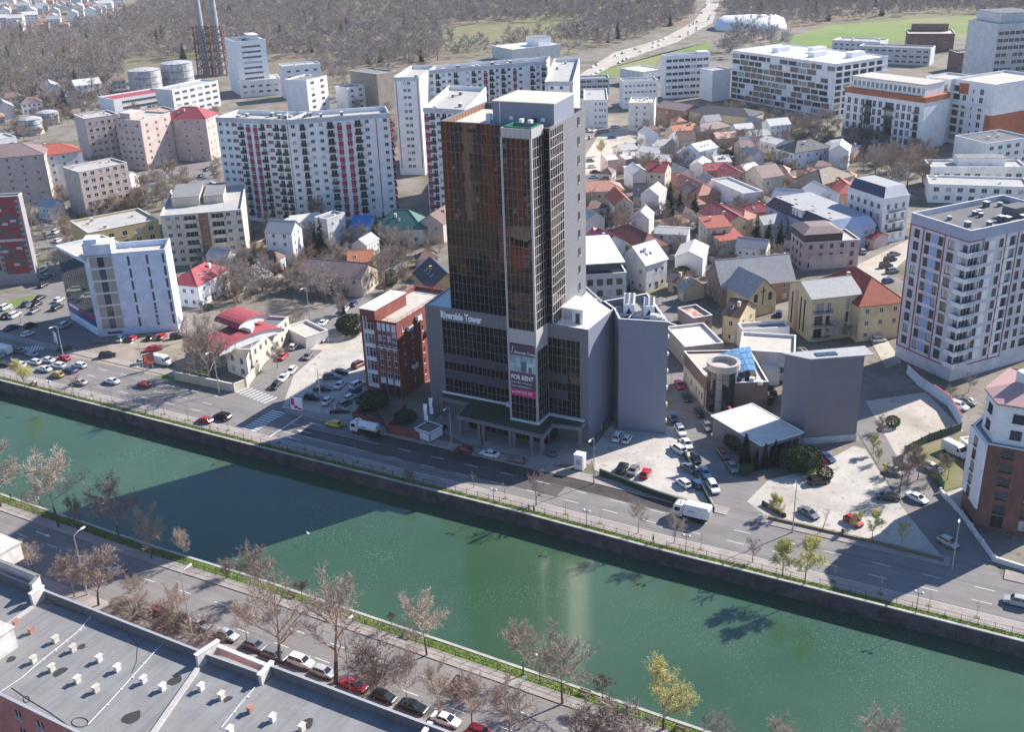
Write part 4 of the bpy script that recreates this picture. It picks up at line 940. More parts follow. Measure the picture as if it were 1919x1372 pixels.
# --- table of plain blocks: name, label, (A, B, C or depth, z), height, wall, deck, faces..., vents, hut
WROOFD = WROOF
T = [
 ('apartment_block', 'ochre flat roofed wing behind the white office at left', ((165, 436), (296, 410), (293, 383)), 14.5, YEL, FELTL, [(0, 4, 3.1, 5, 1.8, 1.8, 1.7)], 4, None, 'apartments'),
 ('apartment_block', 'cream block with pale pink walls behind the ochre wing', ((147, 322), (238, 304), 14), 17.9, PNKW, FELTL, [(0, 6, 2.9, 6, 1.2, 1.6, 1.5), (1, 6, 2.9, 4, 1.2, 1.3, 1.4)], 3, None, 'apartments'),
 ('apartment_block', 'pale pink apartment slab with a blank bright side at far left centre', ((158, 222), (222, 213), 16), 24, PNKW, FELTL, [(0, 7, 3.1, 5, 2.0, 1.5, 1.5), (1, 7, 3.1, 3, 2, 1.4, 1.4)], 4, None, 'apartments'),
 ('apartment_block', 'taller pale pink slab joined to the right of the blank slab', ((215, 222), (262, 225), 20), 23, PNKW, FELTL, [(0, 7, 3.0, 4, 1.5, 1.4, 1.4), (1, 7, 3.0, 3, 1.5, 1.3, 1.4)], 3, (.1, .5, .1, .5, 3, PNKW, CAPW), 'apartments'),
 ('apartment_block', 'grey brown slab with rounded balcony end behind the pink slabs', ((258, 216), (330, 205), 15), 22, GRY, RUST, [(0, 7, 2.9, 5, 1.2, 1.4, 1.3)], 2, None, 'apartments'),
 ('office_block', 'low white office with a red roof band before the storage tanks', ((212, 186), (312, 170), 18), 11, WHT, TILE_C, [(0, 3, 3.3, 1, 1.2, 24, 1.5, 'wide')], 0, None, 'office'),
 ('office_block', 'long white office with ribbon windows right of the storage tanks', ((322, 168), (408, 150), 14), 15, WHT2, FELTL, [(0, 4, 3.5, 6, 1.4, 3.6, 1.5, 'wide'), (1, 4, 3.5, 3, 1.4, 1.2, 1.2)], 3, None, 'office'),
 ('apartment_block', 'slim white tower block with red window bands before the wood', ((440, 78), (497, 73), (517, 62)), 33, WHT, FELTD, [(0, 9, 3.2, 1, 3.2, 12, 1.3, 'wide'), (1, 9, 3.2, 3, 3, 1.3, 1.3)], 5, (.6, .9, .3, .8, 3, WHT, CAPW), 'apartments'),
 ('office_block', 'white mid rise with a bright blank side behind the large red and white block', ((530, 124), (600, 118), 14), 20, WHT, FELTL, [(0, 5, 3.6, 4, 1.5, 2.2, 1.4, 'wide')], 3, None, 'office'),
 ('office_block', 'white block with stepped roof edge right of the white mid rise', ((574, 150), (612, 140), (628, 124)), 21, WHT, FELT, [(0, 6, 3.3, 2, 1.5, 3.5, 1.7, 'wide'), (1, 6, 3.3, 3, 1.5, 1.2, 1.4)], 3, None, 'office'),
 ('office_block', 'low white hall left of the white mid rise', ((448, 152), (525, 146), 20), 10, WHT, FELTL, [(0, 2, 3.5, 5, 2.2, 2.5, 1.4, 'wide')], 2, None, 'office'),
 ('office_block', 'small white four storey block behind the red and white slab', ((650, 164), (684, 158), (690, 150)), 14, WHT, FELTL, [(0, 4, 3.2, 2, 1.5, 2.2, 1.5, 'wide')], 1, None, 'office'),
 ('office_block', 'plain brown block left of the narrow red striped tower', ((706, 138), (742, 132), 25), 21, plaster('render_tan', (.33, .27, .22)), FELT, [(1, 5, 3.4, 3, 2, 1.2, 1.4)], 1, None, 'building'),
 ('school_hall', 'low white hall on the far meadow behind the red striped complex', ((960, 92), (1050, 82), 30), 9, WHT2, WROOF, [(1, 2, 4, 6, 1.2, 2.2, 1.5)], 2, (.6, .9, .2, .7, 6, WHT, FELT), 'hall'),
 ('office_block', 'white cube with blank bright side right of the tower roof', ((1094, 187), (1139, 186), (1168, 164)), 14, WHT, FELTL, [(0, 4, 3.2, [6, 8.2, 9.4, 10.8], 1.6, .9, 1.3)], 1, None, 'building'),
 ('office_block', 'long white two storey block behind the white cube', ((1168, 152), (1233, 149), 12), 15, WHT, FELT, [(0, 4, 3.4, 8, 1.5, 1.4, 1.2)], 2, None, 'building'),
 ('office_block', 'pale grey low slab with a band of windows beside the sports field', ((1086, 147), (1142, 145), 12), 10, GRYL, FELT, [(0, 3, 3.1, 5, 1.2, 3, 1.5, 'wide')], 0, None, 'building'),
 ('office_block', 'white block with a tall glazed stair between the long white block and the mauve shed', ((1178, 192), (1226, 192), 16), 14, WHT2, GRVL, [(0, 4, 3.1, [4, 8, 13], 1.5, 1.1, 1.5)], 5, None, 'building'),
 ('office_block', 'white banded office block with a blank lit side beside the park', ((1247, 104), (1331, 99), (1357, 94)), 24, WHT, FELTL, [(0, 6, 3.7, 7, 1.6, 3.6, 1.7, 'wide')], 2, (.75, .98, .1, .9, 1.5, WHT, CAPW), 'office'),
 ('office_block', 'plain white annex between the banded office and the brown striped apartments', ((1336, 132), (1370, 128), 12), 17, WHT, FELTL, [], 0, None, 'building'),
 ('sports_hall', 'low pale hall with a flat white roof beside the sports field', ((1205, 134), (1246, 128), 22), 9, WHT2, WROOF, [(0, 1, 4, 6, 3, 2.2, 2)], 0, None, 'hall'),
 ('white_house', 'white four storey house with a dark slate blue mansard by the sand street', ((1590, 350), (1657, 372), (1680, 356)), 15.5, WHT, TILE_G, [(0, 4, 3.4, 5, 1.3, 1.5, 1.8), (1, 4, 3.4, 3, 1.3, 1.2, 1.8)], 0, None, 'house'),
 ('grey_office', 'grey office with a white roofed glazed terrace right of the tower', ((1093, 515), (1174, 510), (1170, 455)), 8.6, GRYL, FELTD, [(0, 2, 3.4, 4, 1.4, 2.0, 2.2, 'one')], 0, None, 'building'),
 ('flat_roof_house', 'white walled low house with a sunlit grey deck behind the restaurant', ((1391, 617), (1480, 612), (1478, 600)), 6, WHT, FELT, [(0, 1, 3, 2, 1.6, .9, 1.4)], 0, None, 'house'),
 ('flat_roof_building', 'pale building with a worn white roof behind the glass skylight', ((1386, 655), (1490, 662), (1463, 626)), 7.5, WHT2, GRVL, [(0, 1, 3, 3, 2, 1.6, 1.6)], 0, None, 'building'),
 ('flat_roof_hall', 'white membrane roofed hall beside the lane right of the tower', ((1284, 650), (1356, 642), (1333, 603)), 5.5, BEI, WROOF, [(0, 1, 3, 5, 1.4, 1.4, 1.6)], 0, None, 'hall'),
 ('white_terrace_house', 'white stepped villa with roof terraces behind the lilac apartment block', ((1745, 312), (1925, 312), 12), 9, WHT2, FELTL, [(0, 2, 3.3, 9, 1.2, 2.2, 1.9, 'wide')], 3, (.3, .8, .3, .9, 3, WHT, FELT), 'villa'),
 ('white_terrace_house', 'white low villa with flat pale roof below the stepped villa', ((1742, 344), (1930, 350), 14), 7, WHT, FELTL, [(0, 2, 3.1, 8, 1, 2.0, 1.7, 'wide')], 2, None, 'villa'),
 ('white_terrace_house', 'white villa with dark roof boxes at the right edge behind the stepped villa', ((1850, 268), (1935, 256), 18), 11, WHT, FELTD, [(0, 3, 3.2, 5, 1.3, 2.2, 1.6, 'wide')], 3, None, 'villa'),
 ('school_block', 'long grey school block with ribbon windows behind the orange banded flats', ((1610, 85), (1745, 90), 14), 11, GRYL, FELT, [(0, 3, 3.3, 10, 1.2, 3.0, 1.5, 'wide')], 2, None, 'school'),
 ('school_block', 'brown brick school block with a sunken pale roof court in the park', ((1702, 62), (1790, 62), 25), 12, plaster('brick_brown', (.20, .115, .09)), GRVL, [(0, 2, 4, 3, 2, 2.2, 1.6, 'wide')], 0, (.1, .9, .75, 1, 5, plaster('brick_brown', (.2, .115, .09)), FELTD), 'school'),
 ('school_block', 'white low school wing with louvred roof lights beyond the striped flats', ((1560, 74), (1650, 78), 18), 8, WHT2, FELTL, [(0, 2, 3.2, 8, 1.2, 2.2, 1.4, 'wide')], 6, None, 'school'),
 ('school_block', 'dark brick hall with four white topped towers near the right edge', ((1795, 98), (1852, 96), 14), 12, plaster('brick_brown', (.2, .115, .09)), FELT, [(0, 2, 4, 4, 2, 1.6, 1.6)], 4, None, 'school'),
 ('office_block', 'tall grey glass office cut by the right edge of the view', ((1872, 45), (1960, 40), 30), 36, GRYL, FELT, [(0, 8, 4, 8, 2, 3.4, 2.2, 'wide')], 4, (.1, .9, .1, .9, 6, GRYL, FELTD), 'office'),
 ('apartment_block', 'pale block with stacked balconies cut by the left edge behind the mosaic building', ((-60, 270), (30, 255), 14), 14, WHT, FELTL, [(0, 3, 4, 5, 2, 2.0, 1.5), (1, 3, 4, 3, 1.2, 1.4, 1.4)], 2, None, 'apartments'),
 ('shop_building', 'grey low building with dark glazing left of the blue roofed house', ((612, 410), (646, 398), (670, 378)), 12, GRYL, FELT, [(0, 3, 3.6, 2, 1.8, 1.0, 1.2)], 1, None, 'house'),
 ('garage', 'small white garage with flat roof beside the side street', ((532, 612), (572, 632), (582, 603)), 3.2, WHT2, GRVL, [], 0, None, 'garage'),
 ('villa', 'long white villa with flat dark roof behind the curved red roofs', ((470, 655), (540, 594), (528, 565)), 6.5, CRM, FELTD, [(0, 2, 3.1, 7, 1, 1.3, 1.6)], 0, None, 'house'),
 ('shed_building', 'rust roofed low shed behind the plant deck of the tower', ((1254, 630), (1290, 618), (1275, 590)), 3.6, MAUV, RUST, [], 0, None, 'shed'),
 ('shed_building', 'low shed with a white and rust sheet roof right of the rusty shed', ((1300, 596), (1335, 590), (1330, 566)), 3.8, MAUV, RUST, [(0, 1, 3, 3, 1.2, 1, 1.2)], 0, None, 'shed'),
 ('long_white_house', 'long white windowless wall house between the red roofs', ((1332, 335), (1394, 362), 8), 8, WHT, FELTL, [], 0, None, 'house'),
]
BL = {}
for nm, lab, q, h, wall, deck, faces, vents, hut, cat in T:
    fp = rectd(q[0], q[1], q[2], h) if isinstance(q[2], (int, float)) else rect3(q[0], q[1], q[2], h)
    BL[lab] = block(nm, lab, fp, h, wall, deck, cat, .7, faces, vents, hut)
# details on some of them
Bx = BL['grey office with a white roofed glazed terrace right of the tower']
mb = MB(); p = inset(Bx.p, 1.6); mb.prism(p, Bx.deck, 11.4, 0); mb.prism(inset(Bx.p, .3), 11.4, 11.7, 1, bottom=True); mb.build('terrace_storey', [GLASSB, WROOF], Bx.root)
Bx = BL['white four storey house with a dark slate blue mansard by the sand street']
mb = MB(); lo = inset(Bx.p, .2); hi = inset(Bx.p, 1.5)
for i in range(4):
    j = (i+1) % 4; mb.face([(*lo[i], 15.6), (*lo[j], 15.6), (*hi[j], 18.8), (*hi[i], 18.8)], 0 if i != 1 else 2)
mb.face([(*q, 18.8) for q in hi], 1); mb.build('mansard', [TILE_BB, TILE_G, WHT], Bx.root)
for k in range(4): Bx.balc(1, Bx.L(1)*.2, 3.2*k+.8 if k else 4.0, Bx.L(1)*.6, 1.1, 'bars')
Bx = BL['pale building with a worn white roof behind the glass skylight']
# stepped roof terrace on the right
mb = MB(); mb.box(-3, 1, -9, -5.5, 0, 4.2); mb.build('annex', WHT2, Bx.root)
# --- large red and white apartment slab, in two joined wings
BALD = BLACKM
def redwhite(label, fp, h, pat, fh=2.95, floors=12, side=None, name='apartment_slab', group=None, z1=2.2):
    B = Bld(name, label, 'apartments', fp, h, WHT, group=group); L = B.L(0); k = len(pat); st = L/k
    for c, ch in enumerate(pat):
        u = (c+.5)*st
        if ch == '|': B.panel(0, u-.16, u+.16, 3, h-1.8, REDP, .06, 'red_line'); continue
        for f in range(floors):
            z = z1+f*fh
            if ch == 'w': B.win(0, u-.75, z+.9, 1.5, 1.35)
            elif ch == 'r':
                B.win(0, u-1.2, z+.95, .8, 1.3, 'one'); B.win(0, u+.4, z+.95, .8, 1.3, 'one'); B.panel(0, u-.38, u+.38, z+.95, z+2.25, REDP, .03, 'red_panel')
            elif ch == 'R': B.panel(0, u-.9, u+.9, z-.95, z+1.0, REDP, .07, 'red_panel'); B.win(0, u-.8, z+1.05, 1.6, .9, 'std')
            elif ch == 'b': B.win(0, u-.9, z+.1, 1.8, 2.2, 'std', rec=.5); B.balc(0, u-1.0, z, 2.0, 1.0, 'solid')
            elif ch == 'B': B.win(0, u-1.1, z+.1, 2.2, 2.2, 'std', rec=.6); B.balc(0, u-1.3, z, 2.6, 1.1, 'solid')
    if side == 'red':
        for f in range(floors): B.balc(1, .3, z1+f*fh, B.L(1)*.42, 1.1, 'solid', CAPW, REDP); B.win(1, 1.0, z1+f*fh+.1, 1.8, 2.1)
    elif side: B.grid(1, floors, fh, side, z1+.9, 1.1, 1.3)
    B.flat(FELTL, 1.6, GRYL)
    mb = MB(); o = inset(B.p, -.1); i2 = B.p
    for i in range(B.k):
        j = (i+1) % B.k; mb.face([(*o[i], h-1.7), (*o[j], h-1.7), (*o[j], h-.13), (*o[i], h-.13)]); mb.face([(*o[j], h-1.7), (*o[i], h-1.7), (*i2[i], h-1.7), (*i2[j], h-1.7)])
    mb.build('attic_band', GRYL, B.root)
    B.boxes(int(L/4), (.9, 1.2, 1.1), FELTD)
    return B
h = 38.8
pA, pB, pC = (404, 219), (538, 224), (729, 211)
B = redwhite('long red and white apartment slab of thirteen storeys, left of the tower', rectd(pB, pC, 15, h), h, 'wbwwBRRBw|w', side='red')
W2 = redwhite('w', rectd(pA, (536, 224), 15, h), h, 'wwrbRRbrbb', side=None); merge(B, W2)
h = 41.7
bk = (P2((811, 125), h)-P2((785, 144), h)).normalized()
def parad(A, C, d, v=None): a, c = P2(A, h), P2(C, h); v = (v or bk)*d; return [a, c, c+v, a+v]
redwhite('narrow red and white end tower behind the tower at left', parad((737, 144), (785, 144), 34), h, '|.ww.|', floors=13, side=8)
redwhite('red and white apartment wing half hidden behind the glass tower', parad((793, 201), (870, 205), 48), h, 'Rbwbwbw', floors=13, side=10)
redwhite('long red and white apartment range at the back of the complex', parad((802, 131), (1024, 113), 14), h, 'wbwwb.wbwRbwbwRw.bwb', floors=13)
v4 = P2((1086, 108), h)-P2((1074, 152), h)
redwhite('red and white end block of the complex, to the right behind the tower', parad((1021, 152), (1074, 152), v4.length, v4.normalized()), h, '|w.w.|', floors=13, side=12)
# --- cream and brown balcony apartments
h = 17.5
B = Bld('balcony_apartments', 'cream and brown six storey apartments with stacked balconies behind the white office', 'apartments', rect3((300, 404), (452, 392), (410, 348), h), h, CRM); L = B.L(0)
B.panel(0, L*.46, L*.58, 0, h-.3, BRN, .05, 'brown_band')
for f in range(6):
    z = .3+f*2.85
    for u in (.06, .17, .80, .93): B.win(0, L*u, z+.9, 1.5, 1.4)
    B.win(0, L*.49, z+.8, 1.6, 1.5, 'std'); 
    for u in (.28, .62): B.win(0, L*u, z+.3, L*.15, 2.0, 'wide', rec=.5); B.balc(0, L*u-.2, z, L*.16, 1.2, 'solid', CRM, CRM)
B.flat(FELTL, .8); B.hut(.1, .45, .35, .9, 3.2, CRM, FELT, 'roof_storey'); B.hut(.5, .75, .4, .9, 2.6, CRM, FELT, 'roof_storey')
B.grid(1, 6, 2.85, 3, 1.2, 1.3, 1.4) if False else None
# --- red and grey mosaic building at the left edge
h = 29.0
B = Bld('mosaic_office', 'tall office clad in red, grey and white checker panels at the left edge', 'building', rectd((-75, 372), (34, 366), 3.5, h), h, flat('mosaic_ground', (.30, .27, .28), .6)); L = B.L(0)
mc = [flat('mosaic_red', (.28, .03, .045), .5), flat('mosaic_dark', (.10, .09, .10), .5), flat('mosaic_pale', (.50, .46, .46), .5)]
q = MB(); q.box(0, 1.72, -.06, .02, 0, .86)
qm = [q.mesh('mosaic_panel', c) for c in mc]; a_, b_, L_, an_ = B.edge(0)
nv = 0
for j in range(28):
    for i in range(int(L/1.8)):
        u = i*1.8+(.9 if j % 2 else 0)
        if u < L*.42 or u+1.8 > L: continue
        if nv < 290: link('mosaic_panel', qm[rng.choice((0, 0, 1, 2, 0, 1))], B.root, B.at(0, u, 3.4+j*.9), an_); nv += 1
B.grid(0, 5, 4.5, 4, 5, 1.5, 2.0, fr=FR_D); B.flat(FELT, 1)
# --- mauve roofed block at the left edge
B = house('hip_roof_block', 'pale pink apartment block with a mauve hipped roof at the left edge', (-10, 272), (40, 268), 18, 20, 3.5, 'hip', PNKW, TILE_M, 7, 5)
# --- lilac and white apartment block at the right
h = 37.5
fp = rect3((1709.5, 398), (1820.4, 432), (1856.5, 358.5), h)
LIL = plaster('render_lilac', (.60, .58, .63)); LILB = plaster('attic_lilac', (.36, .38, .50), .8, .08, False)
B = Bld('lilac_apartments', 'lilac and white ten storey apartment block with red outlines at the right', 'apartments', fp, h, LIL); L0, L1 = B.L(0), B.L(1)
B.panel(0, 0, L0, h-2.6, h-.13, LILB, .08, 'attic_band'); B.panel(1, 0, L1, h-2.6, h-.13, LILB, .08, 'attic_band')
for u in (.0, .235, .60): B.panel(0, L0*u-.02, L0*u+.28, 3.4, h-2.6, REDL, .1, 'red_line')
B.panel(0, 0, L0, h-2.85, h-2.6, REDL, .12, 'red_line'); B.panel(0, 0, L0, 3.2, 3.45, REDL, .12, 'red_line')
for f in range(10):
    z = 4.0+f*3.05
    B.win(0, L0*.08, z+.5, 1.7, 2.0, 'std', fr=FR_B); B.win(0, L0*.28, z+.4, 1.5, 2.1, 'std', fr=FR_B); B.win(0, L0*.50, z+.4, 1.5, 2.1, 'std', fr=FR_B); B.win(0, L0*.66, z+.3, 2.0, 2.2, 'std', fr=FR_B)
    B.panel(0, L0*.28+1.6, L0*.50-.1, z+.4, z+2.5, BLUP, .03, 'blue_panel')
    # glazed corner balcony
    B.win(0, L0*.90, z+.2, L0*.085, 2.2, 'one', GLASSB); B.balc(0, L0*.88, z-.1, L0*.12+1.0, 1.0, 'solid', CAPW, CAPW)
    B.win(1, .3, z+.3, 3.4, 2.2, 'wide', GLASSB, rec=.4); B.balc(1, .0, z-.1, 3.9, 1.0, 'solid', CAPW, GRYL)
    for u in (5.0, 9.8): B.win(1, u, z+.4, 1.4, 2.1, 'one', fr=FR_D); B.panel(1, u+1.5, u+3.4, z+.4, z+2.5, WHT, .03, 'white_panel')
    B.win(1, 12.2, z+.3, 3.0, 2.2, 'wide', GLASSB, FR_D, .5); B.panel(1, 12.0, 15.4, z-.45, z+.2, CAPW, .08, 'white_band')
    for u in (16.6, 19.4): B.win(1, u, z+.4, 1.4, 2.1, 'one', fr=FR_D)
    B.win(1, 22.0, z+.3, 3.0, 2.2, 'wide', GLASSB, FR_D, .5)
    for u in (26.0, 29.0): B.win(1, u, z+.4, 1.4, 2.0, 'one', fr=FR_D)
    B.panel(1, 4.6, L1-.2, z-.5, z+.15, LILB, .03, 'blue_band') if False else None
for u in (4.4, 11.7, 15.6): B.panel(1, u, u+.25, 3.4, h-2.6, REDL, .1, 'red_line')
B.panel(1, 0, 4.6, h-2.85, h-2.6, REDL, .12, 'red_line'); B.panel(1, 0, 16, 3.2, 3.45, REDL, .12, 'red_line')
B.flat(FELTD, 1.3, CAPW); B.boxes(13, (1.0, .9, 1.0), FELTD, CAPW); B.hut(.55, .75, .62, .8, 2.4, FELTD, FELTD, 'roof_hatch')
# --- orange banded white flats, far right
ha = 21.0
B = Bld('banded_flats', 'white flats with an orange top band and dark balcony stacks, far right', 'apartments', rectd((1584, 172), (1734, 193), 18, ha), ha, WHT); L = B.L(0)
for f in range(5):
    z = 1.5+f*3.7
    for u in (.04, .13, .215, .365, .44, .66, .73, .80): B.win(0, L*u, z, 1.9, 2.8, 'std', GLASSB)
    for u, w in ((.27, .085), (.52, .11)): B.win(0, L*u, z-.4, L*w, 3.2, 'wide', GLASS, FR_D, .8); B.balc(0, L*u-.2, z-.5, L*w+.4, 1.4, 'solid', FR_D, FR_D)
    B.win(0, L*.88, z-.3, 2.6, 3.0, 'wide', GLASS, FR_D, .6); B.balc(0, L*.875, z-.5, 3.0, 1.2, 'bars')
B.flat(GRVL, .5)
mb = MB(); p = inset(B.p, -.25); mb.prism(p, ha+.03, ha+2.4, 0, bottom=True); mb.build('orange_band', ORG, B.root)
mb = MB(); p = inset(B.p, 2.0); mb.prism(p, ha+2.4, ha+7.0, 0); mb.prism(inset(B.p, 1.7), ha+7.0, ha+7.5, 1, bottom=True); mb.build('setback_storey', [WHT, GRVL], B.root)
fr_ = inset(B.p, 2.0); d_ = fr_[1]-fr_[0]
for k in range(16):
    q = fr_[0]+d_*((k+.35)/16); link('window', win_mesh(1.6, 2.4, 'std', GLASSB, FR_W), B.root, (q.x+.03*d_.y/d_.length, q.y-.03*d_.x/d_.length, ha+3.4), math.atan2(d_.y, d_.x))
mb = MB(); a_ = B.p[0]; mb.tube((*fr_[0], ha+3.4), (*fr_[1], ha+3.4), .05, .05, 4); mb.build('terrace_rail', CAPW, B.root)
h = 28.5
W2 = Bld('w', 'w', 'b', rectd((1736, 142), (1783, 148), 16, h), h, WHT)
for f in range(7): W2.win(0, 1.2, 2+f*3.6, 2.4, 2.3, 'std', GLASSB); W2.win(0, W2.L(0)*.5, 1.6+f*3.6, W2.L(0)*.4, 2.8, 'wide', GLASS, FR_D, .6); W2.balc(0, W2.L(0)*.48, 1.4+f*3.6, W2.L(0)*.44, 1.2, 'bars')
W2.flat(GRVL, .8); merge(B, W2)
W2 = Bld('w', 'w', 'b', rect3((1784, 146), (1866, 158), (1850, 126), h), h, WHT); LL = W2.L(0)
for f in range(7):
    W2.win(0, LL*.30, 1.6+f*3.6, 2.0, 2.5, 'std', GLASSB); W2.win(0, LL*.52, 1.6+f*3.6, .8, 1.8, 'one', GLASSB); W2.win(0, LL*.68, 1.6+f*3.6, 2.0, 2.5, 'std', GLASSB)
    W2.win(0, LL*.04, 1.6+f*3.6, LL*.2, 2.6, 'wide', GLASS, FR_D, .8)
W2.panel(0, LL*.02, LL*.27, 0, 15, ORG, .02, 'orange_panel') if False else None
W2.panel(1, 0, W2.L(1), 0, 15, ORG, .06, 'orange_panel'); W2.panel(0, LL*.86, LL, 0, 15, ORG, .06, 'orange_panel'); W2.panel(0, LL*.2, LL*.42, 22.5, 27.2, ORG, .05, 'orange_panel')
W2.panel(0, -.2, LL+.2, 17.5, 18.8, WHT, .9, 'terrace_band')
W2.flat(GRVL, 1.0); merge(B, W2)
# --- brown striped apartments behind
h = 27.0
B = Bld('striped_apartments', 'long white and brown striped apartments with balcony rails, upper right', 'apartments', rect3((1372, 93), (1567, 119), (1664, 104), h), h, WHT); L = B.L(0)
for f in range(8):
    z = .8+f*3.2; u = .8; k = 0
    B.panel(0, .05, L-.05, z-.55, z-.15, CAPW, .25, 'floor_band'); B.panel(1, .05, B.L(1)-.05, z-.55, z-.15, CAPW, .25, 'floor_band')
    while u < L-5:
        w = rng.choice((3.2, 4.6, 5.6, 6.4))
        r = rng.random()
        if r < .62: B.win(0, u, z, w-.5, 2.2, 'wide', GLASS, FR_D, .5)
        elif r < .9: B.panel(0, u, u+w-.4, z-.1, z+2.5, BRNP, .04, 'brown_panel')
        u += w; k += 1
    for q in range(int(B.L(1)/6)): B.win(1, .8+q*6, z, 4.6, 2.2, 'wide', GLASS, FR_D, .5)
B.flat(WROOF, .6)
for u in (.25, .6): B.hut(u, u+.06, .3, .55, 2.6, WHT, WROOF, 'stair_hut'); B.hut(u+.2, u+.26, .6, .85, 2.6, WHT, WROOF, 'stair_hut')
# --- grey windowless cube
h = 20.0
a, b_ = P2((1505, 834)), P2((1603, 826)); e = (b_-a).normalized(); n = Vector((-e.y, e.x))
lf = P2((1470, 664), h)
fp = [a, b_, b_+n*9, a+n*9]
B = Bld('grey_annex', 'tall windowless grey clad block with a metal roof by the right car park', 'building', [P2((1505, 834)), P2((1603, 826)), P2((1606, 652), h), P2((1471, 664), h)], h, clad('annex_cladding', (.20, .195, .235), 1, 1, 0))
B.walls(); mb = MB(); p = inset(B.p, -.25); p[1] = p[1]+(p[1]-p[0]).normalized()*1.6; p[2] = p[2]+(p[2]-p[3]).normalized()*1.6
mb.prism(p, h+.02, h+.22, 0, bottom=True); q = B.p
mb.build('roof', TILE_G, B.root)
for k in range(2):
    c = B.p[0].lerp(B.p[1], .22+.2*k)+(B.p[3]-B.p[0]).normalized()*1.2; mb = MB(); mb.box(0, 2.2, 0, 1.6, h+.22, h+.42); mb.build('skylight', GLASSB, B.root, (c.x, c.y, 0), B.edge(0)[3])
mb = MB()
for z in [i*.5 for i in range(2, 40)]:
    for i in (0, 3):
        u = B.at(i, 0, z, .012); v = B.at(i, B.L(i), z, .012); w = B.at(i, B.L(i), z+.03, .012); x = B.at(i, 0, z+.03, .012); mb.face([u, v, w, x])
mb.build('cladding_joint', flat('joint', (.14, .13, .14), .7, var=0), B.root)
mb = MB(); mb.prism(inset(B.p, -.12), 0, 1.6); mb.build('plinth', GRYL, B.root)
# --- restaurant with the glazed cylinder
h = 8.0
fp = [P2((1345, 775)), P2((1450, 728), 0), P2((1418, 665), h), P2((1282, 662), h)]
fp = [P2((1372, 717), h), P2((1440, 715), h), P2((1405, 655), h), P2((1282, 658), h), P2((1322, 705), h)]
B = Bld('restaurant', 'beige and brown restaurant with a round glazed corner tower beside the lane', 'building', fp, h, plaster('rest_brown', (.20, .13, .12))); 
for i in (4,): B.grid(i, 1, 3, 6, 1.0, .9, 2.0); 
B.panel(3, .3, B.L(3)-.3, 0, 4.5, BEI, .1, 'beige_base'); B.panel(4, .3, B.L(4)-.3, 0, 4.5, BEI, .1, 'beige_base')
a_, b_, L_, an_ = B.edge(3)
for k in range(7): link('window', win_mesh(.9, 2.0, 'one', GLASS, FR_W), B.root, B.at(3, 2+k*L_/8, 1.4, .12), an_)
B.flat(GRVL, .5, CAPW)
cp = P2((1350, 770)); cp2 = cp+Vector((0.3, .6)); R = 3.5; o = cp2-B.c; mb = MB(); K = 28
ring = [Vector((o.x+R*math.cos(2*math.pi*i/K), o.y+R*math.sin(2*math.pi*i/K))) for i in range(K)]
for i in range(K):
    j = (i+1) % K; mb.face([(*ring[i], .4), (*ring[j], .4), (*ring[j], 10.6), (*ring[i], 10.6)], (0 if (i//2) % 3 else 1))
mb.build('round_tower', [flat('cyl_glass', (.02, .022, .026), .05, 0, .9, .3), flat('cyl_frame', (.26, .24, .25), .4)], B.root)
mb = MB(); ri = inset(ring, .5); ro = inset(ring, -.3)
for i in range(K):
    j = (i+1) % K
    mb.face([(*ro[i], 10.6), (*ro[j], 10.6), (*ro[j], 12.2), (*ro[i], 12.2)]); mb.face([(*ro[i], 12.2), (*ro[j], 12.2), (*ri[j], 12.2), (*ri[i], 12.2)]); mb.face([(*ri[j], 11.0), (*ri[i], 11.0), (*ri[i], 12.2), (*ri[j], 12.2)])
mb.face([(*p, 11.0) for p in ri], 1); mb.build('tower_crown', [plaster('crown_stone', (.42, .38, .36)), GRVL], B.root)
mb = MB(); mb.prism(ro, -.1, .4); mb.build('tower_base', BEI, B.root)
mb = MB()
for i in range(0, K, 2): mb.tube((*ring[i], .4), (*ring[i], 10.6), .09, .09, 4)
for z in (3.6, 6.4, 9.0):
    for i in range(K): mb.tube((*ring[i], z), (*ring[(i+1) % K], z), .07, .07, 4)
mb.build('tower_mullions', FR_D, B.root)
# blue glass skylight over the court: ribbed panes
sk = [P2(p, 9.4)-B.c for p in ((1334, 670), (1406, 652), (1418, 698), (1372, 706))]
GLSK = flat('skylight_blue', (.10, .22, .38), .12, 0, .8, .35, .5)
for i in range(6):
    for j in range(4):
        Q = lambda u, v: sk[0].lerp(sk[1], u).lerp(sk[3].lerp(sk[2], u), v)
        c = [Q((i+.04)/6, (j+.05)/4), Q((i+.96)/6, (j+.05)/4), Q((i+.96)/6, (j+.95)/4), Q((i+.04)/6, (j+.95)/4)]
        zz = [h+.9+1.5*(1-abs(x-.6)) for x in ((i+.04)/6, (i+.96)/6, (i+.96)/6, (i+.04)/6)]
        mb = MB(); mb.face([(*p, z+rng.uniform(0, .08)) for p, z in zip(c, zz)]); mb.build('pane', GLSK, B.root)
mb = MB(); mb.prism(ccw(sk), h-.4, h+.75); mb.build('skylight_kerb', FR_D, B.root)
mb = MB(); mb.box(0, 2, 0, 1.6, h-.5, h+.5); mb.box(3, 4.2, .5, 1.5, h-.5, h+.7); mb.box(5, 6, 0, 1.2, h-.5, h+.3); q = P2((1378, 712), h)-B.c; mb.build('roof_units', CHW, B.root, (q.x, q.y, 0), -.4)
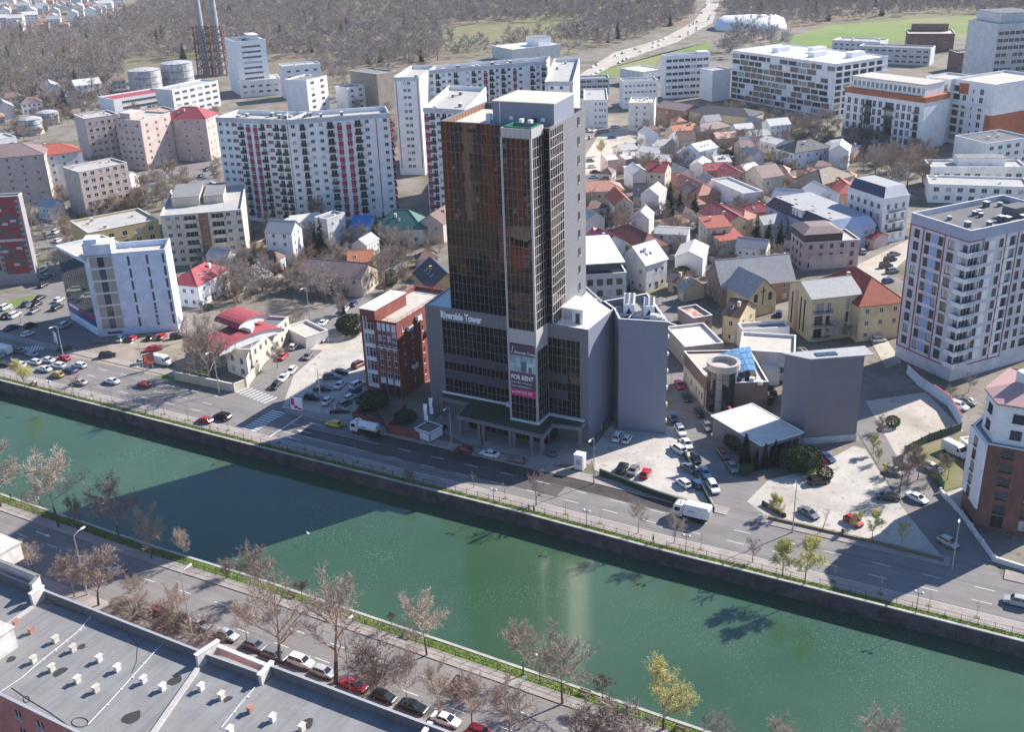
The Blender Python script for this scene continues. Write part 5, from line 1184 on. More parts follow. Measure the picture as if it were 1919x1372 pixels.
# --- grey ribbed pavilion beside the cube, red beam
h = 4.6
B = Bld('pavilion', 'low pavilion with a pale ribbed metal roof beside the grey windowless block', 'pavilion', rect3((1427, 836), (1502, 812), (1452, 747), h), h, flat('pav_wall', (.20, .19, .2)))
B.grid(0, 1, 4, 5, .5, 2.6, 3.2, style='wide', fr=FR_D); B.walls(); mb = MB(); p = inset(B.p, -.35); mb.prism(p, h+.02, h+.2, 0, bottom=True)
for k in range(1, 5):
    a_ = p[0].lerp(p[3], k/5); b_ = p[1].lerp(p[2], k/5); mb.tube((*a_, h+.22), (*b_, h+.22), .09, .09, 4, 1)
for A_, B_ in ((0, 1), (1, 2), (2, 3), (3, 0)): mb.tube((*p[A_], h+.22), (*p[B_], h+.22), .14, .14, 4, 1)
mb.build('roof', [TILE_L, CAPW], B.root)
a_, b_ = G(1366, 763, 4.2), G(1412, 830, 4.2); r = empty('entrance_beam', (a_.x, a_.y, 0), 0, 'red steel entrance beam on thin posts beside the pavilion', 'beam'); mb = MB(); mb.tube((0, 0, 4.2), (b_.x-a_.x, b_.y-a_.y, 4.2), .35, .35, 4); mb.build('beam', flat('beam_red', (.30, .06, .07)), r)
mb = MB()
for k in (.05, .35, .9): q = (b_-a_)*k; mb.tube((q.x, q.y, 0), (q.x, q.y, 4.0), .07, .07, 5)
mb.build('post', BLACKM, r)
# --- white and brick corner building, right edge
up_ = [P2(q, 25.0) for q in ((1851, 729), (1873, 756), (1972, 772), (2010, 702), (1895, 692))]
B = Bld('corner_apartments', 'white and brown brick corner apartments with a pink hipped roof at the right edge', 'apartments', inset(up_, -1.3), 17.4, plaster('brick_brown2', (.19, .095, .075), .85, .25))
for f in range(6):
    for k in range(4): B.win(1, 2.6+k*4.6, f*2.85+.8, 2.1, 1.8 if f else 2.3, 'std', GLASS, FR_D, .2)
B.panel(0, -.4, B.L(0)+.3, 4.0, 17.3, WHT, .35, 'white_facade'); B.panel(4, .3, B.L(4)+.3, 4.0, 17.3, WHT, .3, 'white_facade')
for f in range(5):
    for i, u in ((0, B.L(0)*.35), (4, B.L(4)*.85), (4, B.L(4)*.55), (4, B.L(4)*.2)):
        link('window', win_mesh(1.4, 1.8, 'std', GLASS, FR_B), B.root, B.at(i, u, 4.5+f*2.6, .42), B.edge(i)[3])
B.flat(FELTL, .5)
mb = MB(); p = inset(B.p, 1.3); mb.prism(p, 17.1, 24.9, 0); mb.build('upper_storeys', WHT, B.root)
for i in (0, 1, 4):
    a_, c_ = p[i], p[(i+1) % 5]; d_ = c_-a_; o_ = Vector((d_.y, -d_.x)).normalized()*.05
    for f in range(2):
        nk = max(1, int(d_.length/4.5))
        for k in range(nk):
            q = a_+d_*((k+.3)/nk)+o_; link('window', win_mesh(1.9, 1.7, 'std', GLASS, FR_D), B.root, (q.x, q.y, 18.5+f*3.2), math.atan2(d_.y, d_.x))
mb = MB(); e_ = inset(p, -.5); t_ = inset(p, 6.0); PKR = roof_mat('sheet_rose', (.50, .30, .28), .12)
for i in range(5):
    j = (i+1) % 5; mb.face([(*e_[i], 25.1), (*e_[j], 25.1), (*t_[j], 27.6), (*t_[i], 27.6)]); mb.face([(*e_[j], 24.85), (*e_[i], 24.85), (*e_[i], 25.1), (*e_[j], 25.1)], 1)
mb.face([(*q, 27.6) for q in t_]); mb.face([(*q, 24.85) for q in reversed(e_)], 1); mb.build('roof', [PKR, BRN], B.root)
mb = MB(); q = t_[0]; mb.box(-1, 3, -1, 2, 26.8, 29.0); mb.build('roof_units', CHW, B.root, (q.x, q.y, 0), .3)
# --- curved red roofed house at the corner of the side street
def barrel(parent, a, b, wdt, z0, rise, mat, wall):
    d = (b-a); L = d.length; d.normalize(); n = Vector((-d.y, d.x)); mb = MB(); K = 10
    pr = [(wdt/2*math.cos(math.pi*i/K), rise*math.sin(math.pi*i/K)) for i in range(K+1)]
    for i in range(K):
        (x0, h0), (x1, h1) = pr[i], pr[i+1]
        q = [a-d*.4+n*x0, b+d*.4+n*x0, b+d*.4+n*x1, a-d*.4+n*x1]; mb.face([(*q[0], z0+h0), (*q[1], z0+h0), (*q[2], z0+h1), (*q[3], z0+h1)])
        for p in (a, b): mb.face([(*(p+n*x0), z0+h0-.1), (*(p+n*x1), z0+h1-.1), (*p, z0)], 1)
    return mb.build('barrel_roof', [mat, wall], parent, smooth=False)
fp = rect3((430, 692), (462, 706), (470, 640), 0)
B = Bld('curved_roof_house', 'white house with two curved red roofs at the corner of the side street', 'house', [P2((428, 696)), P2((468, 712)), P2((488, 655)), P2((445, 640))], 6.0, WHT)
B.grid(0, 2, 2.9, 2, .8, 1.4, 1.6); B.grid(1, 2, 2.9, 3, .8, 1.4, 1.6); B.walls(); p = B.p
barrel(B.root, (p[0]+p[3])/2, (p[1]+p[2])/2, (p[3]-p[0]).length+.8, 6.0, 2.4, TILE_C, WHT)
m0 = p[3].lerp(p[0], .35); m1 = p[2].lerp(p[1], .35)
mb = MB(); mb.prism([p[3].lerp(p[0], .45), p[2].lerp(p[1], .45), p[2], p[3]], 6.0, 9.4); mb.build('upper_storey', WHT, B.root)
barrel(B.root, (p[3].lerp(p[0], .45)+p[3])/2, (p[2].lerp(p[1], .45)+p[2])/2, (p[3]-p[0]).length*.5, 9.4, 1.9, TILE_C, WHT)
lowwall('street_wall', 'rounded cream street wall before the curved red roofs', [(330, 712), (440, 735), (462, 726), (478, 705), (512, 655)], 2.2, .3, CRM, CAPW, 4)
# --- houses
POLEM = flat('downpipe_metal', (.3, .29, .28), .5, .3, var=0)
HS = [
 ('gable_house', 'tall narrow white house with a steep grey shed roof left of the dark spruces', (506, 412), (553, 414), 8, 11, 3, 'gable', WHT, TILE_G, 4, 2, None),
 ('villa', 'white house with a bright blue metal roof before the red and white slab', (664, 404), (697, 405), 9, 6.5, 2.6, 'gable', LBLU, TILE_BL, 2, 3, None),
 ('villa', 'old villa with a large teal hipped roof and dormers', (739, 393), (765, 393), 12, 5.5, 5, 'hip', WHT2, TILE_GN, 1, 4, (.4, .3)),
 ('house', 'pink gabled house with a brown roof left of the glass tower', (806, 402), (838, 382), 9, 7, 3, 'gable', PNKW, TILE_B, 2, 2, None),
 ('long_house', 'long house with a mauve brown roof below the orange roof', (580, 484), (690, 494), 11, 6, 3, 'gable', BEI, TILE_M, 2, 5, None),
 ('house', 'low house with a pale orange tiled roof behind the long brown roof', (652, 471), (698, 468), 9, 4, 2.4, 'gable', PALY, TILE_O, 1, 3, None),
 ('house', 'house with a near black roof and yellow gable just left of the tower', (806, 482), (838, 512), 11, 6.5, 4, 'gable', YEL, TILE_D, 2, 2, None),
 ('house', 'white house with a crimson hipped roof beside the white office', (358, 506), (384, 492), 9.5, 7, 3, 'hip', WHT, TILE_C, 2, 3, None),
 ('house', 'house with a dark red hipped roof beyond the grey office', (1178, 420), (1214, 438), 10, 4, 3, 'hip', BEI, roof_mat('tiles_dark_red', (.19, .06, .05)), 1, 4, None),
 ('house', 'small house with a magenta sheet roof behind the white terrace', (1122, 428), (1150, 441), 9, 4.5, 2.6, 'gable', WHT, roof_mat('sheet_magenta', (.40, .055, .13), .12), 1, 2, None),
 ('house', 'salmon roofed double house beside the tower, at the sand lane', (1100, 340), (1138, 338), 11, 7, 2.6, 'hip', BEI, TILE_S, 2, 3, None),
 ('house', 'white gable house with an orange red roof right of the salmon roofs', (1152, 350), (1170, 368), 7, 6.5, 3, 'gable', CRM, TILE_R, 2, 2, None),
 ('house', 'low house with a dark gable front behind the big spruce', (1188, 344), (1212, 344), 10, 4, 3.4, 'gable', GRYL, TILE_D, 1, 2, None),
 ('tall_house', 'tall cream house with a crimson roof and dormer behind the big spruce', (1218, 302), (1252, 304), 10, 10.5, 2.8, 'gable', CRM, TILE_C, 3, 2, (.6, .4)),
 ('row_house', 'long row house with a salmon ridge roof right of the tall cream house', (1268, 322), (1318, 344), 9, 4.5, 3, 'hip', SAL, TILE_S, 1, 4, (.3, .3)),
 ('row_house', 'low house with a brown violet roof below the salmon row', (1277, 333), (1306, 350), 8, 4, 2.4, 'gable', SAL, TILE_M, 1, 3, (.5, .4)),
 ('house', 'terracotta walled house with a crimson roof left of the beige house', (1322, 306), (1362, 304), 8, 6.5, 2, 'gable', SAL, TILE_C, 2, 4, None),
 ('house', 'terracotta wing with a crimson roof set across the terracotta house', (1358, 306), (1380, 318), 8, 6.5, 2, 'gable', SAL, TILE_C, 2, 3, None),
 ('house', 'beige two storey house with a mauve roof and dormer, centre right', (1414, 312), (1452, 306), 11, 8, 3.4, 'gable', BEI, TILE_M, 2, 2, None),
 ('villa', 'white villa with a dark hipped roof beneath the striped flats', (1494, 264), (1520, 260), 12, 7, 3.2, 'hip', WHT, TILE_D, 2, 4, None),
 ('house', 'pale blue house with a light grey roof, centre right', (1296, 270), (1330, 262), 9, 7.5, 2.4, 'gable', LBLU, TILE_L, 2, 2, None),
 ('house', 'cream house with a plum brown roof below the orange brown ridge', (1270, 246), (1300, 245), 10, 8, 3, 'gable', BEI, TILE_B, 2, 2, None),
 ('house', 'house with an orange brown tiled roof under the dark roofed hall', (1256, 236), (1300, 230), 9, 5, 3, 'gable', BEI, TILE_O, 1, 3, (.8, .4)),
 ('house', 'beige house with a grey violet roof beside the dark roofed hall', (1312, 232), (1345, 226), 9, 5.5, 2.4, 'hip', BEI, TILE_M, 1, 3, None),
 ('shed', 'long shed with a mauve sheet roof and brick red front', (1246, 188), (1300, 196), 14, 7, 2.2, 'gable', plaster('shed_brick', (.30, .17, .15)), TILE_M, 2, 4, None),
 ('hall', 'cream hall with a dark charcoal hipped roof, upper right centre', (1330, 196), (1392, 202), 16, 6.5, 2.6, 'hip', PALY, TILE_D, 1, 5, None),
 ('house', 'house with a patched rust and tan sheet roof, centre right', (1338, 248), (1378, 245), 9, 4, 2, 'gable', SAL, RUST, 1, 3, None),
 ('house', 'house with a pale mauve roof right of the patched rust roof', (1384, 262), (1410, 260), 9, 6, 2.4, 'gable', PNKW, TILE_M, 2, 3, None),
 ('house', 'cream house with a mono pitched pale roof left of the white villa', (1436, 254), (1470, 262), 9, 7, 1.4, 'gable', WHT, TILE_L, 2, 3, None),
 ('house', 'low house with a cream sheet roof below the pale blue house', (1336, 292), (1364, 290), 9, 3.5, 2, 'gable', WHT2, TILE_L, 1, 3, None),
 ('house', 'low house with a grey tan roof between the terracotta and beige houses', (1386, 310), (1412, 304), 9, 4, 1.8, 'gable', PNKW, TILE_L, 1, 3, None),
 ('house', 'house with a dark crimson sheet roof in the cluster right of the spruces', (1338, 378), (1384, 404), 11, 6, 3, 'gable', PALY, TILE_C, 2, 2, None),
 ('house', 'cream walled house with an upper salmon red roof below the dark crimson roof', (1318, 414), (1362, 410), 8, 9.5, 1.4, 'shed', CRM, TILE_R, 3, 2, None),
 ('house', 'lower wing with a salmon red roof in front of the upper salmon red roof', (1340, 440), (1384, 434), 7, 6.5, 1.2, 'shed', CRM, TILE_R, 2, 3, None),
 ('house', 'small house with a salmon and tan roof behind the dark crimson roof', (1360, 382), (1396, 394), 8, 4.5, 2, 'hip', CRM, TILE_S, 1, 2, (.2, .3)),
 ('house', 'small house with a red tile roof left of the blue mansard house', (1415, 382), (1428, 382), 7, 4.5, 2, 'hip', SAL, TILE_C, 1, 2, None),
 ('house', 'white house with a grey flat gable behind blossoming shrubs', (1232, 425), (1290, 428), 9, 5.5, 1.0, 'gable', LBLU, TILE_G, 2, 4, None),
 ('villa', 'brown hipped villa with brick eaves above the blue mansard house', (1535, 318), (1556, 312), 13, 6.5, 3.4, 'hip', PNKW, roof_mat('tiles_olive', (.19, .15, .11)), 2, 4, None),
 ('house', 'red roofed house right of the brown hipped villa', (1572, 332), (1588, 345), 9, 5, 2.4, 'hip', SAL, TILE_R, 1, 3, None),
 ('house', 'white house with a slate blue grey roof under the orange banded flats', (1556, 263), (1578, 260), 8, 5, 2.2, 'gable', WHT, TILE_G, 1, 3, None),
 ('house', 'brick house with a slate blue grey roof beside it', (1588, 270), (1610, 273), 8, 4.5, 2.2, 'gable', SAL, TILE_G, 1, 3, None),
 ('house', 'small house with a red hipped roof by the white four storey house', (1586, 410), (1600, 412), 6, 4, 2, 'hip', CRM, TILE_R, 1, 2, None),
 ('house', 'low house with a red sheet roof facing the sand street', (1624, 428), (1652, 436), 7, 3.5, 1.6, 'gable', PNKW, TILE_C, 1, 3, None),
 ('house', 'yellow house with a steep tomato red hipped roof beside the lilac apartments', (1602, 500), (1634, 520), 13, 10, 5, 'hip', PALY, roof_mat('tiles_tomato', (.32, .07, .04)), 3, 3, None),
 ('house', 'cream house with a charcoal violet roof behind the white membrane hall', (1372, 558), (1402, 564), 10, 7.5, 3, 'gable', PALY, TILE_B, 2, 2, None),
 ('house', 'white house with a ribbed pale metal roof and a dormer right of the grey office', (1186, 462), (1226, 450), 11, 8.5, 4.5, 'gable', WHT2, TILE_L, 2, 3, None),
 ('cottage', 'small cream cottage with a pale hipped roof right of the ribbed metal roof', (1290, 518), (1302, 524), 7, 3.6, 2.6, 'gable', PALY, TILE_G, 1, 2, None),
 ('cottage', 'low cream cottage with a pinkish grey roof behind the small cream cottage', (1262, 508), (1285, 512), 7, 3.4, 2, 'gable', PALY, TILE_M, 1, 2, None),
 ('house', 'low house with grey sheet roofs beside the yellow green tree right of the tower', (1158, 272), (1186, 268), 9, 3.6, 1.8, 'gable', WHT2, TILE_G, 1, 3, None),
 ('house', 'low house with light sheet roofs among the small roofs right of the tower', (1168, 284), (1196, 284), 8, 4, 2, 'gable', GRYL, TILE_L, 1, 2, None),
 ('house', 'low white house with a pale grey gable near the pink walled house', (1205, 272), (1236, 276), 8, 4, 1.8, 'gable', WHT2, TILE_L, 1, 2, None),
 ('house', 'pink walled house with a flat gable beside the sand lane', (1132, 292), (1150, 290), 8, 7, 1, 'gable', PNKW, TILE_L, 2, 2, None),
 ('house', 'pinkish grey blank walled house right of the pink walled house', (1162, 290), (1186, 286), 8, 6, 1.2, 'gable', MAUV, TILE_L, 2, 2, None),
 ('house', 'house with a white sheet shed roof before the tall cream house', (1178, 316), (1206, 312), 8, 4, 1, 'shed', GRYL, TILE_L, 1, 2, None),
 ('house', 'house with a light blue lean to roof beside the plum roof', (1276, 278), (1292, 280), 6, 5, 1.4, 'shed', GRYL, roof_mat('sheet_sky', (.30, .44, .58)), 1, 2, None),
 ('house', 'white cottage with a cream roof left of the pale blue house', (1232, 288), (1254, 290), 7, 4, 1.6, 'gable', WHT2, TILE_L, 1, 2, None),
 ('apartment_house', 'pink apartment house with a red hipped roof behind the grey brown slab', (342, 200), (368, 200), 14, 20, 4, 'hip', PNKW, TILE_C, 6, 3, None),
 ('apartment_house', 'tall house with a red and blue roof right of the mauve hipped block', (82, 272), (110, 268), 14, 18, 3, 'hip', WHT2, TILE_R, 6, 4, None),
]
for nm, lab, r1, r2, Wd, ev, rh, kd, wl, rf, fl, nw, ch in HS:
    HB = house(nm, lab, r1, r2, Wd, ev, rh, kd, wl, rf, fl, nw, chim=ch or ((rng.uniform(.25, .75), rng.choice((.3, .65))) if rng.random() < .6 else None))
    if kd != 'shed' and rng.random() < .5:
        for q in range(rng.choice((1, 2, 3))): HB.skylight(.3+.18*q, .22)
    i_ = 0; L_ = HB.L(0); mb = MB(); mb.box(0, 1.0, -.06, .02, 0, 2.1); mb.build('door', rng.choice((FR_B, FR_D, FR_W)), HB.root, HB.at(0, L_*rng.uniform(.38, .6), 0), HB.edge(0)[3])
    for e_ in (0, 1):
        mb = MB(); mb.tube((0, 0, 0), (0, 0, ev), .06, .06, 5); mb.build('downpipe', POLEM, HB.root, HB.at(e_, .15, 0, .09))
# church: long ridge, cross gable with a cross
B = house('church', 'brown church with a grey roof, cross gable and dark cross', (1341, 488), (1476, 476), 12, 6, 6, 'gable', plaster('church_brown', (.30, .20, .17)), TILE_G, 2, 5)
a_, b_ = P2((1385, 492), 12), P2((1414, 522), 9.5); d_ = (b_-a_).normalized(); n_ = Vector((-d_.y, d_.x)); w_ = 4.6; Lc = 12; e0 = a_-B.c; f_ = e0+d_*Lc
mb = MB(); mb.prism([f_-n_*w_, f_+n_*w_, e0+n_*w_, e0-n_*w_], 0, 6); mb.face([(*(f_-n_*w_), 6), (*(f_+n_*w_), 6), (*f_, 10.6)]); mb.build('porch', PALY, B.root)
mb = MB()
for s_ in (-1, 1): mb.face([(*(f_+d_*.5+n_*s_*(w_+.4)), 5.7), (*(f_+d_*.5), 10.9), (*e0, 10.9), (*(e0+n_*s_*(w_+.4)), 5.7)], 0 if s_ > 0 else 0)
mb.build('porch_roof', TILE_G, B.root)
an = math.atan2(-d_.x, d_.y)+math.pi if False else math.atan2(n_.y, n_.x)
mb = MB(); mb.box(-.12, .12, -.1, .1, 3.2, 8.6); mb.box(-.95, .95, -.1, .1, 7.0, 7.25); q = f_+d_*.1; mb.build('cross', FR_B, B.root, (q.x, q.y, 0), an)
for s_ in (-2.4, 2.4):
    q = f_+n_*s_+d_*.04; mb = MB(); mb.face([(-.6, 0, 4.2), (.6, 0, 4.2), (.6, 0, 6)]+[(.6*math.cos(k*math.pi/6), 0, 6+.6*math.sin(k*math.pi/6)) for k in range(1, 6)]+[(-.6, 0, 6)]); mb.build('window', GLASS, B.root, (q.x, q.y, 0), an)
# blue mansard house
h = 7.0
B = Bld('mansard_house', 'long pale blue house with a slate mansard roof and dormers', 'house', rect3((1436, 385), (1552, 436), (1585, 400), 7.0), h, BLU)
B.grid(0, 2, 3.2, 7, 1.2, 1.2, 1.5); B.grid(1, 2, 3.2, 3, 1.2, 1.2, 1.5); B.walls(); mb = MB(); lo = inset(B.p, -.3); hi = inset(B.p, 1.9)
for i in range(4):
    j = (i+1) % 4; mb.face([(*lo[i], h), (*lo[j], h), (*hi[j], h+3.4), (*hi[i], h+3.4)], 0 if i in (0, 2) else 2)
mb.face([(*q, h+3.4) for q in hi], 1); mb.build('mansard', [TILE_D, TILE_G, BLU], B.root)
for k in range(7): q = B.p[0].lerp(B.p[1], (k+.6)/7.5)+(B.p[3]-B.p[0]).normalized()*(3+k % 2*3); mb = MB(); mb.box(0, 1, 0, .7, h+3.4, h+3.52); mb.build('skylight', TILE_D, B.root, (q.x, q.y, 0), B.edge(0)[3])
q = B.p[0].lerp(B.p[1], .42); mb = MB(); mb.box(0, 6, .3, 6, h, h+3.2); mb.box(-.3, 6.3, 0, 6, h+3.2, h+3.5, 1); mb.box(.6, 1.8, .27, .3, h+.8, h+2.6, 2); mb.box(2.6, 3.8, .27, .3, h+.8, h+2.6, 2); mb.build('dormer', [WHT, TILE_G, GLASS], B.root, (q.x, q.y, 0), B.edge(0)[3])
# pink house with dark mansard band
h = 11.0
B = Bld('pink_mansard', 'pink three storey house with a brown hipped top beside the red roofed yellow house', 'house', rect3((1507, 455), (1612, 448), (1600, 428), 9.0), 9.0, MAUV)
B.grid(0, 3, 2.9, 5, 1, 1.2, 1.4, fr=FR_B); B.grid(3, 3, 2.9, 3, 1, 1.4, 1.4, fr=FR_B); B.panel(0, B.L(0)*.12, B.L(0)*.8, .2, 4.6, PNKW, .04, 'pale_panel'); B.flat(GRVL, .5, CAPW)
mb = MB(); q = B.p; A_, B_, C_, D_ = q[0], q[0].lerp(q[1], .68), q[3].lerp(q[2], .68), q[3]
poly = [A_, B_, C_, D_]; mb.prism(poly, 9.02, 11.6, 0); e_ = inset(poly, -.5); t_ = inset(poly, 2.6)
for i in range(4):
    j = (i+1) % 4; mb.face([(*e_[i], 11.6), (*e_[j], 11.6), (*t_[j], 13.2), (*t_[i], 13.2)], 1)
mb.face([(*p, 13.2) for p in t_], 1); mb.build('mansard', [roof_mat('sheet_choc', (.075, .05, .055)), TILE_M], B.root)
# cream three storey house with grey gable roof and tall slot windows
h = 12.0
B = Bld('slot_window_house', 'cream house with tall slot windows, red stripe and grey roof beside the lane', 'house', rect3((1481, 530), (1523, 560), (1598, 540), h), h, PALY)
L0 = B.L(0)
for u in (.12, .50, .66): B.win(0, L0*u, 1.2, .9, 9.2, 'one', GLASS, FR_D)
B.panel(0, L0*.28, L0*.42, .3, 11.5, SAL, .05, 'red_stripe')
for f in range(3):
    z = .8+f*3.6; B.win(1, 1.0, z, 2.4, 2.6, 'std', fr=FR_D, rec=.4); B.balc(1, .3, z-.3, 5.2, 1.2, 'bars'); B.win(1, 4.2, z, 1.2, 2.4, 'std', fr=FR_D); B.win(1, B.L(1)*.72, z, .8, 3.0, 'one', fr=FR_D)
B.pitched('gable', 2.6, TILE_G, .5, axis=1)
# brick/tan small tower between etc: garage wall beside the lilac block
lowwall('yard_wall', 'long white yard wall with a red coping below the lilac apartments', [(1700, 700), (1722, 722), (1778, 762), (1800, 800)], 2.6, .3, LBLU, TILE_C)
lowwall('yard_wall', 'dark green slatted fence along the bare plot', [(1800, 808), (1740, 828), (1694, 852), (1690, 872)], 1.8, .12, flat('fence_green', (.02, .045, .03)), flat('fence_green', (.02, .045, .03)), 2.5, 'fence')
lowwall('yard_wall', 'dark green hedge fence in front of the car park by the tower', [(1124, 890), (1220, 928), (1330, 965)], 1.3, .4, flat('fence_green', (.02, .045, .03)), flat('fence_green', (.02, .045, .03)), None, 'fence')
lowwall('lot_fence', 'dark green fence dividing the car park from the lane', [(1270, 830), (1300, 888), (1338, 962)], 1.1, .15, flat('fence_green', (.02, .045, .03)), flat('fence_green', (.02, .045, .03)), None, 'fence')
lowwall('street_wall', 'pale low wall along the lane beside the corner apartments', [(1762, 925), (1800, 965), (1862, 1052), (1935, 1075)], .9, .3, WHT2, CAPW, 5)
lowwall('street_wall', 'low brown edge wall between the right car park and the pavement', [(1440, 972), (1560, 1000), (1690, 1032), (1768, 1052)], .45, .4, flat('edge_wall', (.13, .12, .09)), GRASSD)
lowwall('yard_wall', 'green banner fence beside the lane near the white van', [(1752, 888), (1768, 918)], 1.6, .1, flat('fence_mint', (.08, .24, .16)), FR_D, 3, 'fence')
fp = rectd((1796, 842), (1832, 872), 6); B = Bld('gate_house', 'white low gatehouse beside the white van', 'garage', fp, 2.8, WHT2); B.grid(0, 1, 2, 3, .9, 2.2, 1.0, style='wide', fr=FR_D); B.flat(GRVL, .3)
# --- tanks and chimney stacks at the heating plant
TANK = plaster('tank_metal', (.50, .50, .52), .5, .35)
def tank(label, px, py, r, hh, mat=TANK):
    p = P2((px, py)); t = empty('storage_tank', (*p, 0), 0, label, 'tank', 'tanks of the heating plant'); K = 28; mb = MB()
    mb.prism([(r*math.cos(2*math.pi*i/K), r*math.sin(2*math.pi*i/K)) for i in range(K)], 0, hh); me = mb.build('shell', mat, t)
    mb = MB(); mb.loft([[(r*k*math.cos(2*math.pi*i/K), r*k*math.sin(2*math.pi*i/K), z) for i in range(K)] for k, z in ((1.01, hh+.02), (.6, hh+.9), (.05, hh+1.4))]); mb.build('lid', TANK, t)
    mb = MB()
    for z in (hh*.33, hh*.66, hh-.1): mb.loft([[(r*1.012*math.cos(2*math.pi*i/K), r*1.012*math.sin(2*math.pi*i/K), z+q) for i in range(K)] for q in (0, .25)], caps=False)
    mb.tube((0, -r-.5, 0), (0, -r-.5, hh+1), .15, .15, 4); mb.build('hoop', FR_D, t)
tank('large rusty white storage tank left of its twin', 275, 168, 10.5, 13); tank('large white storage tank right of its twin', 336, 158, 10.5, 14.5)
tank('small grey tank among the yards at far left', 62, 250, 6, 8); tank('low grey tank behind the small tank at far left', 92, 230, 6, 6)
STEEL = flat('lattice_rust', (.16, .085, .07), .8); STK = plaster('stack_grey', (.34, .33, .35))
for px, lab in ((384, 'left of the two chimney stacks on rusty lattice legs'), (412, 'right of the two chimney stacks on rusty lattice legs')):
    p = P2((px+4, 140)); c = empty('chimney_stack', (*p, 0), 0, lab, 'chimney', 'stacks of the heating plant'); mb = MB(); mb.tube((0, 0, 0), (0, 0, 85), 2.6, 1.9, 14, cap=True); mb.build('flue', STK, c); mb = MB()
    for i in range(4):
        x, y = ((-5, -5), (5, -5), (5, 5), (-5, 5))[i]; x2, y2 = ((-5, -5), (5, -5), (5, 5), (-5, 5))[(i+1) % 4]; mb.tube((x, y, 0), (x*.8, y*.8, 34), .5, .4, 4)
        for k in range(6): z = k*5.6; mb.tube((x, y, z), (x2, y2, z+5.6), .22, .22, 4); mb.tube((x2, y2, z), (x, y, z+5.6), .22, .22, 4); mb.tube((x, y, z+5.6), (x2, y2, z+5.6), .35, .35, 4)
    mb.build('lattice', STEEL, c)
# --- foreground roofs on the near bank
h = 16.0
def mempts(px): return [P2(p, h) for p in px]
FG = Bld('foreground_block', 'long flat roofed block with pink walls in the lower left corner', 'apartments', [P2((-160, 1225), h), P2((0, 1303), h), P2((140, 1372), h), P2((420, 1512), h), P2((1000, 1790), h), P2((1105, 1470), h), P2((500, 1243), h), P2((488, 1260), h), P2((382, 1222), h), P2((80, 1104), h), P2((-160, 1010), h)], h, plaster('wall_rose', (.42, .20, .19)))
for i in range(FG.k):
    if FG.L(i) > 8:
        k = int(FG.L(i)/4)
        if i in (0, 1, 2, 3): FG.grid(i, 5, 3.0, k, 1.2, 1.6, 1.5)
        elif i in (5, 8, 9): FG.grid(i, 5, 3.0, k, 1.2, 2.2, 1.6); 
FG.flat(FELT, 1.45, flat('metal_cap', (.42, .42, .44), .5, .3), .35, FELTD)
dz = FG.deck
for i in (5, 8, 9):
    L_ = FG.L(i)
    for k in range(0, int(L_/8)):
        FG.panel(i, 2+k*8, 4.6+k*8, .2, 12.6, plaster('balcony_orange', (.46, .17, .075)), .9, 'balcony_stack')
        for f in range(5): FG.panel(i, 5.4+k*8, 8.6+k*8, 1.0+f*3, 2.1+f*3, plaster('balcony_cream', (.5, .42, .36)), .8, 'balcony_front')
def seam(a, b, w, z0, z1, mat, name, cap=None):
    A, C = P2(a, h)-FG.c, P2(b, h)-FG.c; d = C-A; mb = MB(); mb.box(0, d.length, -w/2, w/2, z0, z1); 
    if cap: mb.box(-.1, d.length+.1, -w/2-.1, w/2+.1, z1, z1+.1, 1)
    return mb.build(name, [mat, cap or mat], FG.root, (A.x, A.y, 0), math.atan2(d.y, d.x))
WHM = plaster('roof_wall_white', (.60, .58, .55), .85, .3)
seam((410, 1208), (368, 1236), .5, dz, dz+2.1, WHM, 'party_wall', CAPW); seam((368, 1240), (266, 1385), .7, dz, dz+.35, FELTL, 'roof_kerb')
seam((510, 1242), (486, 1268), .5, dz, dz+1.6, WHM, 'party_wall', CAPW); seam((410, 1210), (500, 1246), .4, dz, dz+1.3, WHM, 'party_wall', CAPW)
seam((806, 1352), (770, 1410), .5, dz, dz+1.2, WHM, 'party_wall', CAPW)
seam((82, 1106), (58, 1122), .5, dz, dz+2.2, WHM, 'party_wall', CAPW); seam((58, 1124), (-20, 1180), .6, dz, dz+.3, FELTL, 'roof_kerb')
seam((0, 1062), (75, 1092), .4, dz, dz+2.6, GRYL, 'party_wall', FELT); seam((75, 1092), (60, 1108), .4, dz, dz+2.6, GRYL, 'party_wall', FELT)
mb = MB(); q = P2((-12, 1205), h)-FG.c; mb.box(-3, 2.2, -2, 2, dz, dz+3.4); mb.box(-3.2, 2.4, -2.2, 2.2, dz+3.4, dz+3.55); mb.build('lift_hut', WHM, FG.root, (q.x, q.y, 0), -.5)
mb = MB(); q = P2((10, 1040), h)-FG.c; mb.box(-5, 1.5, -2, 2, dz, dz+3.0); mb.box(-5.2, 1.7, -2.2, 2.2, dz+3, dz+3.12); mb.build('lift_hut', WHM, FG.root, (q.x, q.y, 0), -.55)
CH1 = plaster('flue_cream', (.55, .52, .45)); CH2 = plaster('flue_white', (.58, .58, .60)); CH3 = plaster('flue_red', (.36, .20, .17))
SOOT = flat('soot', (.035, .033, .033), .9, var=.2)
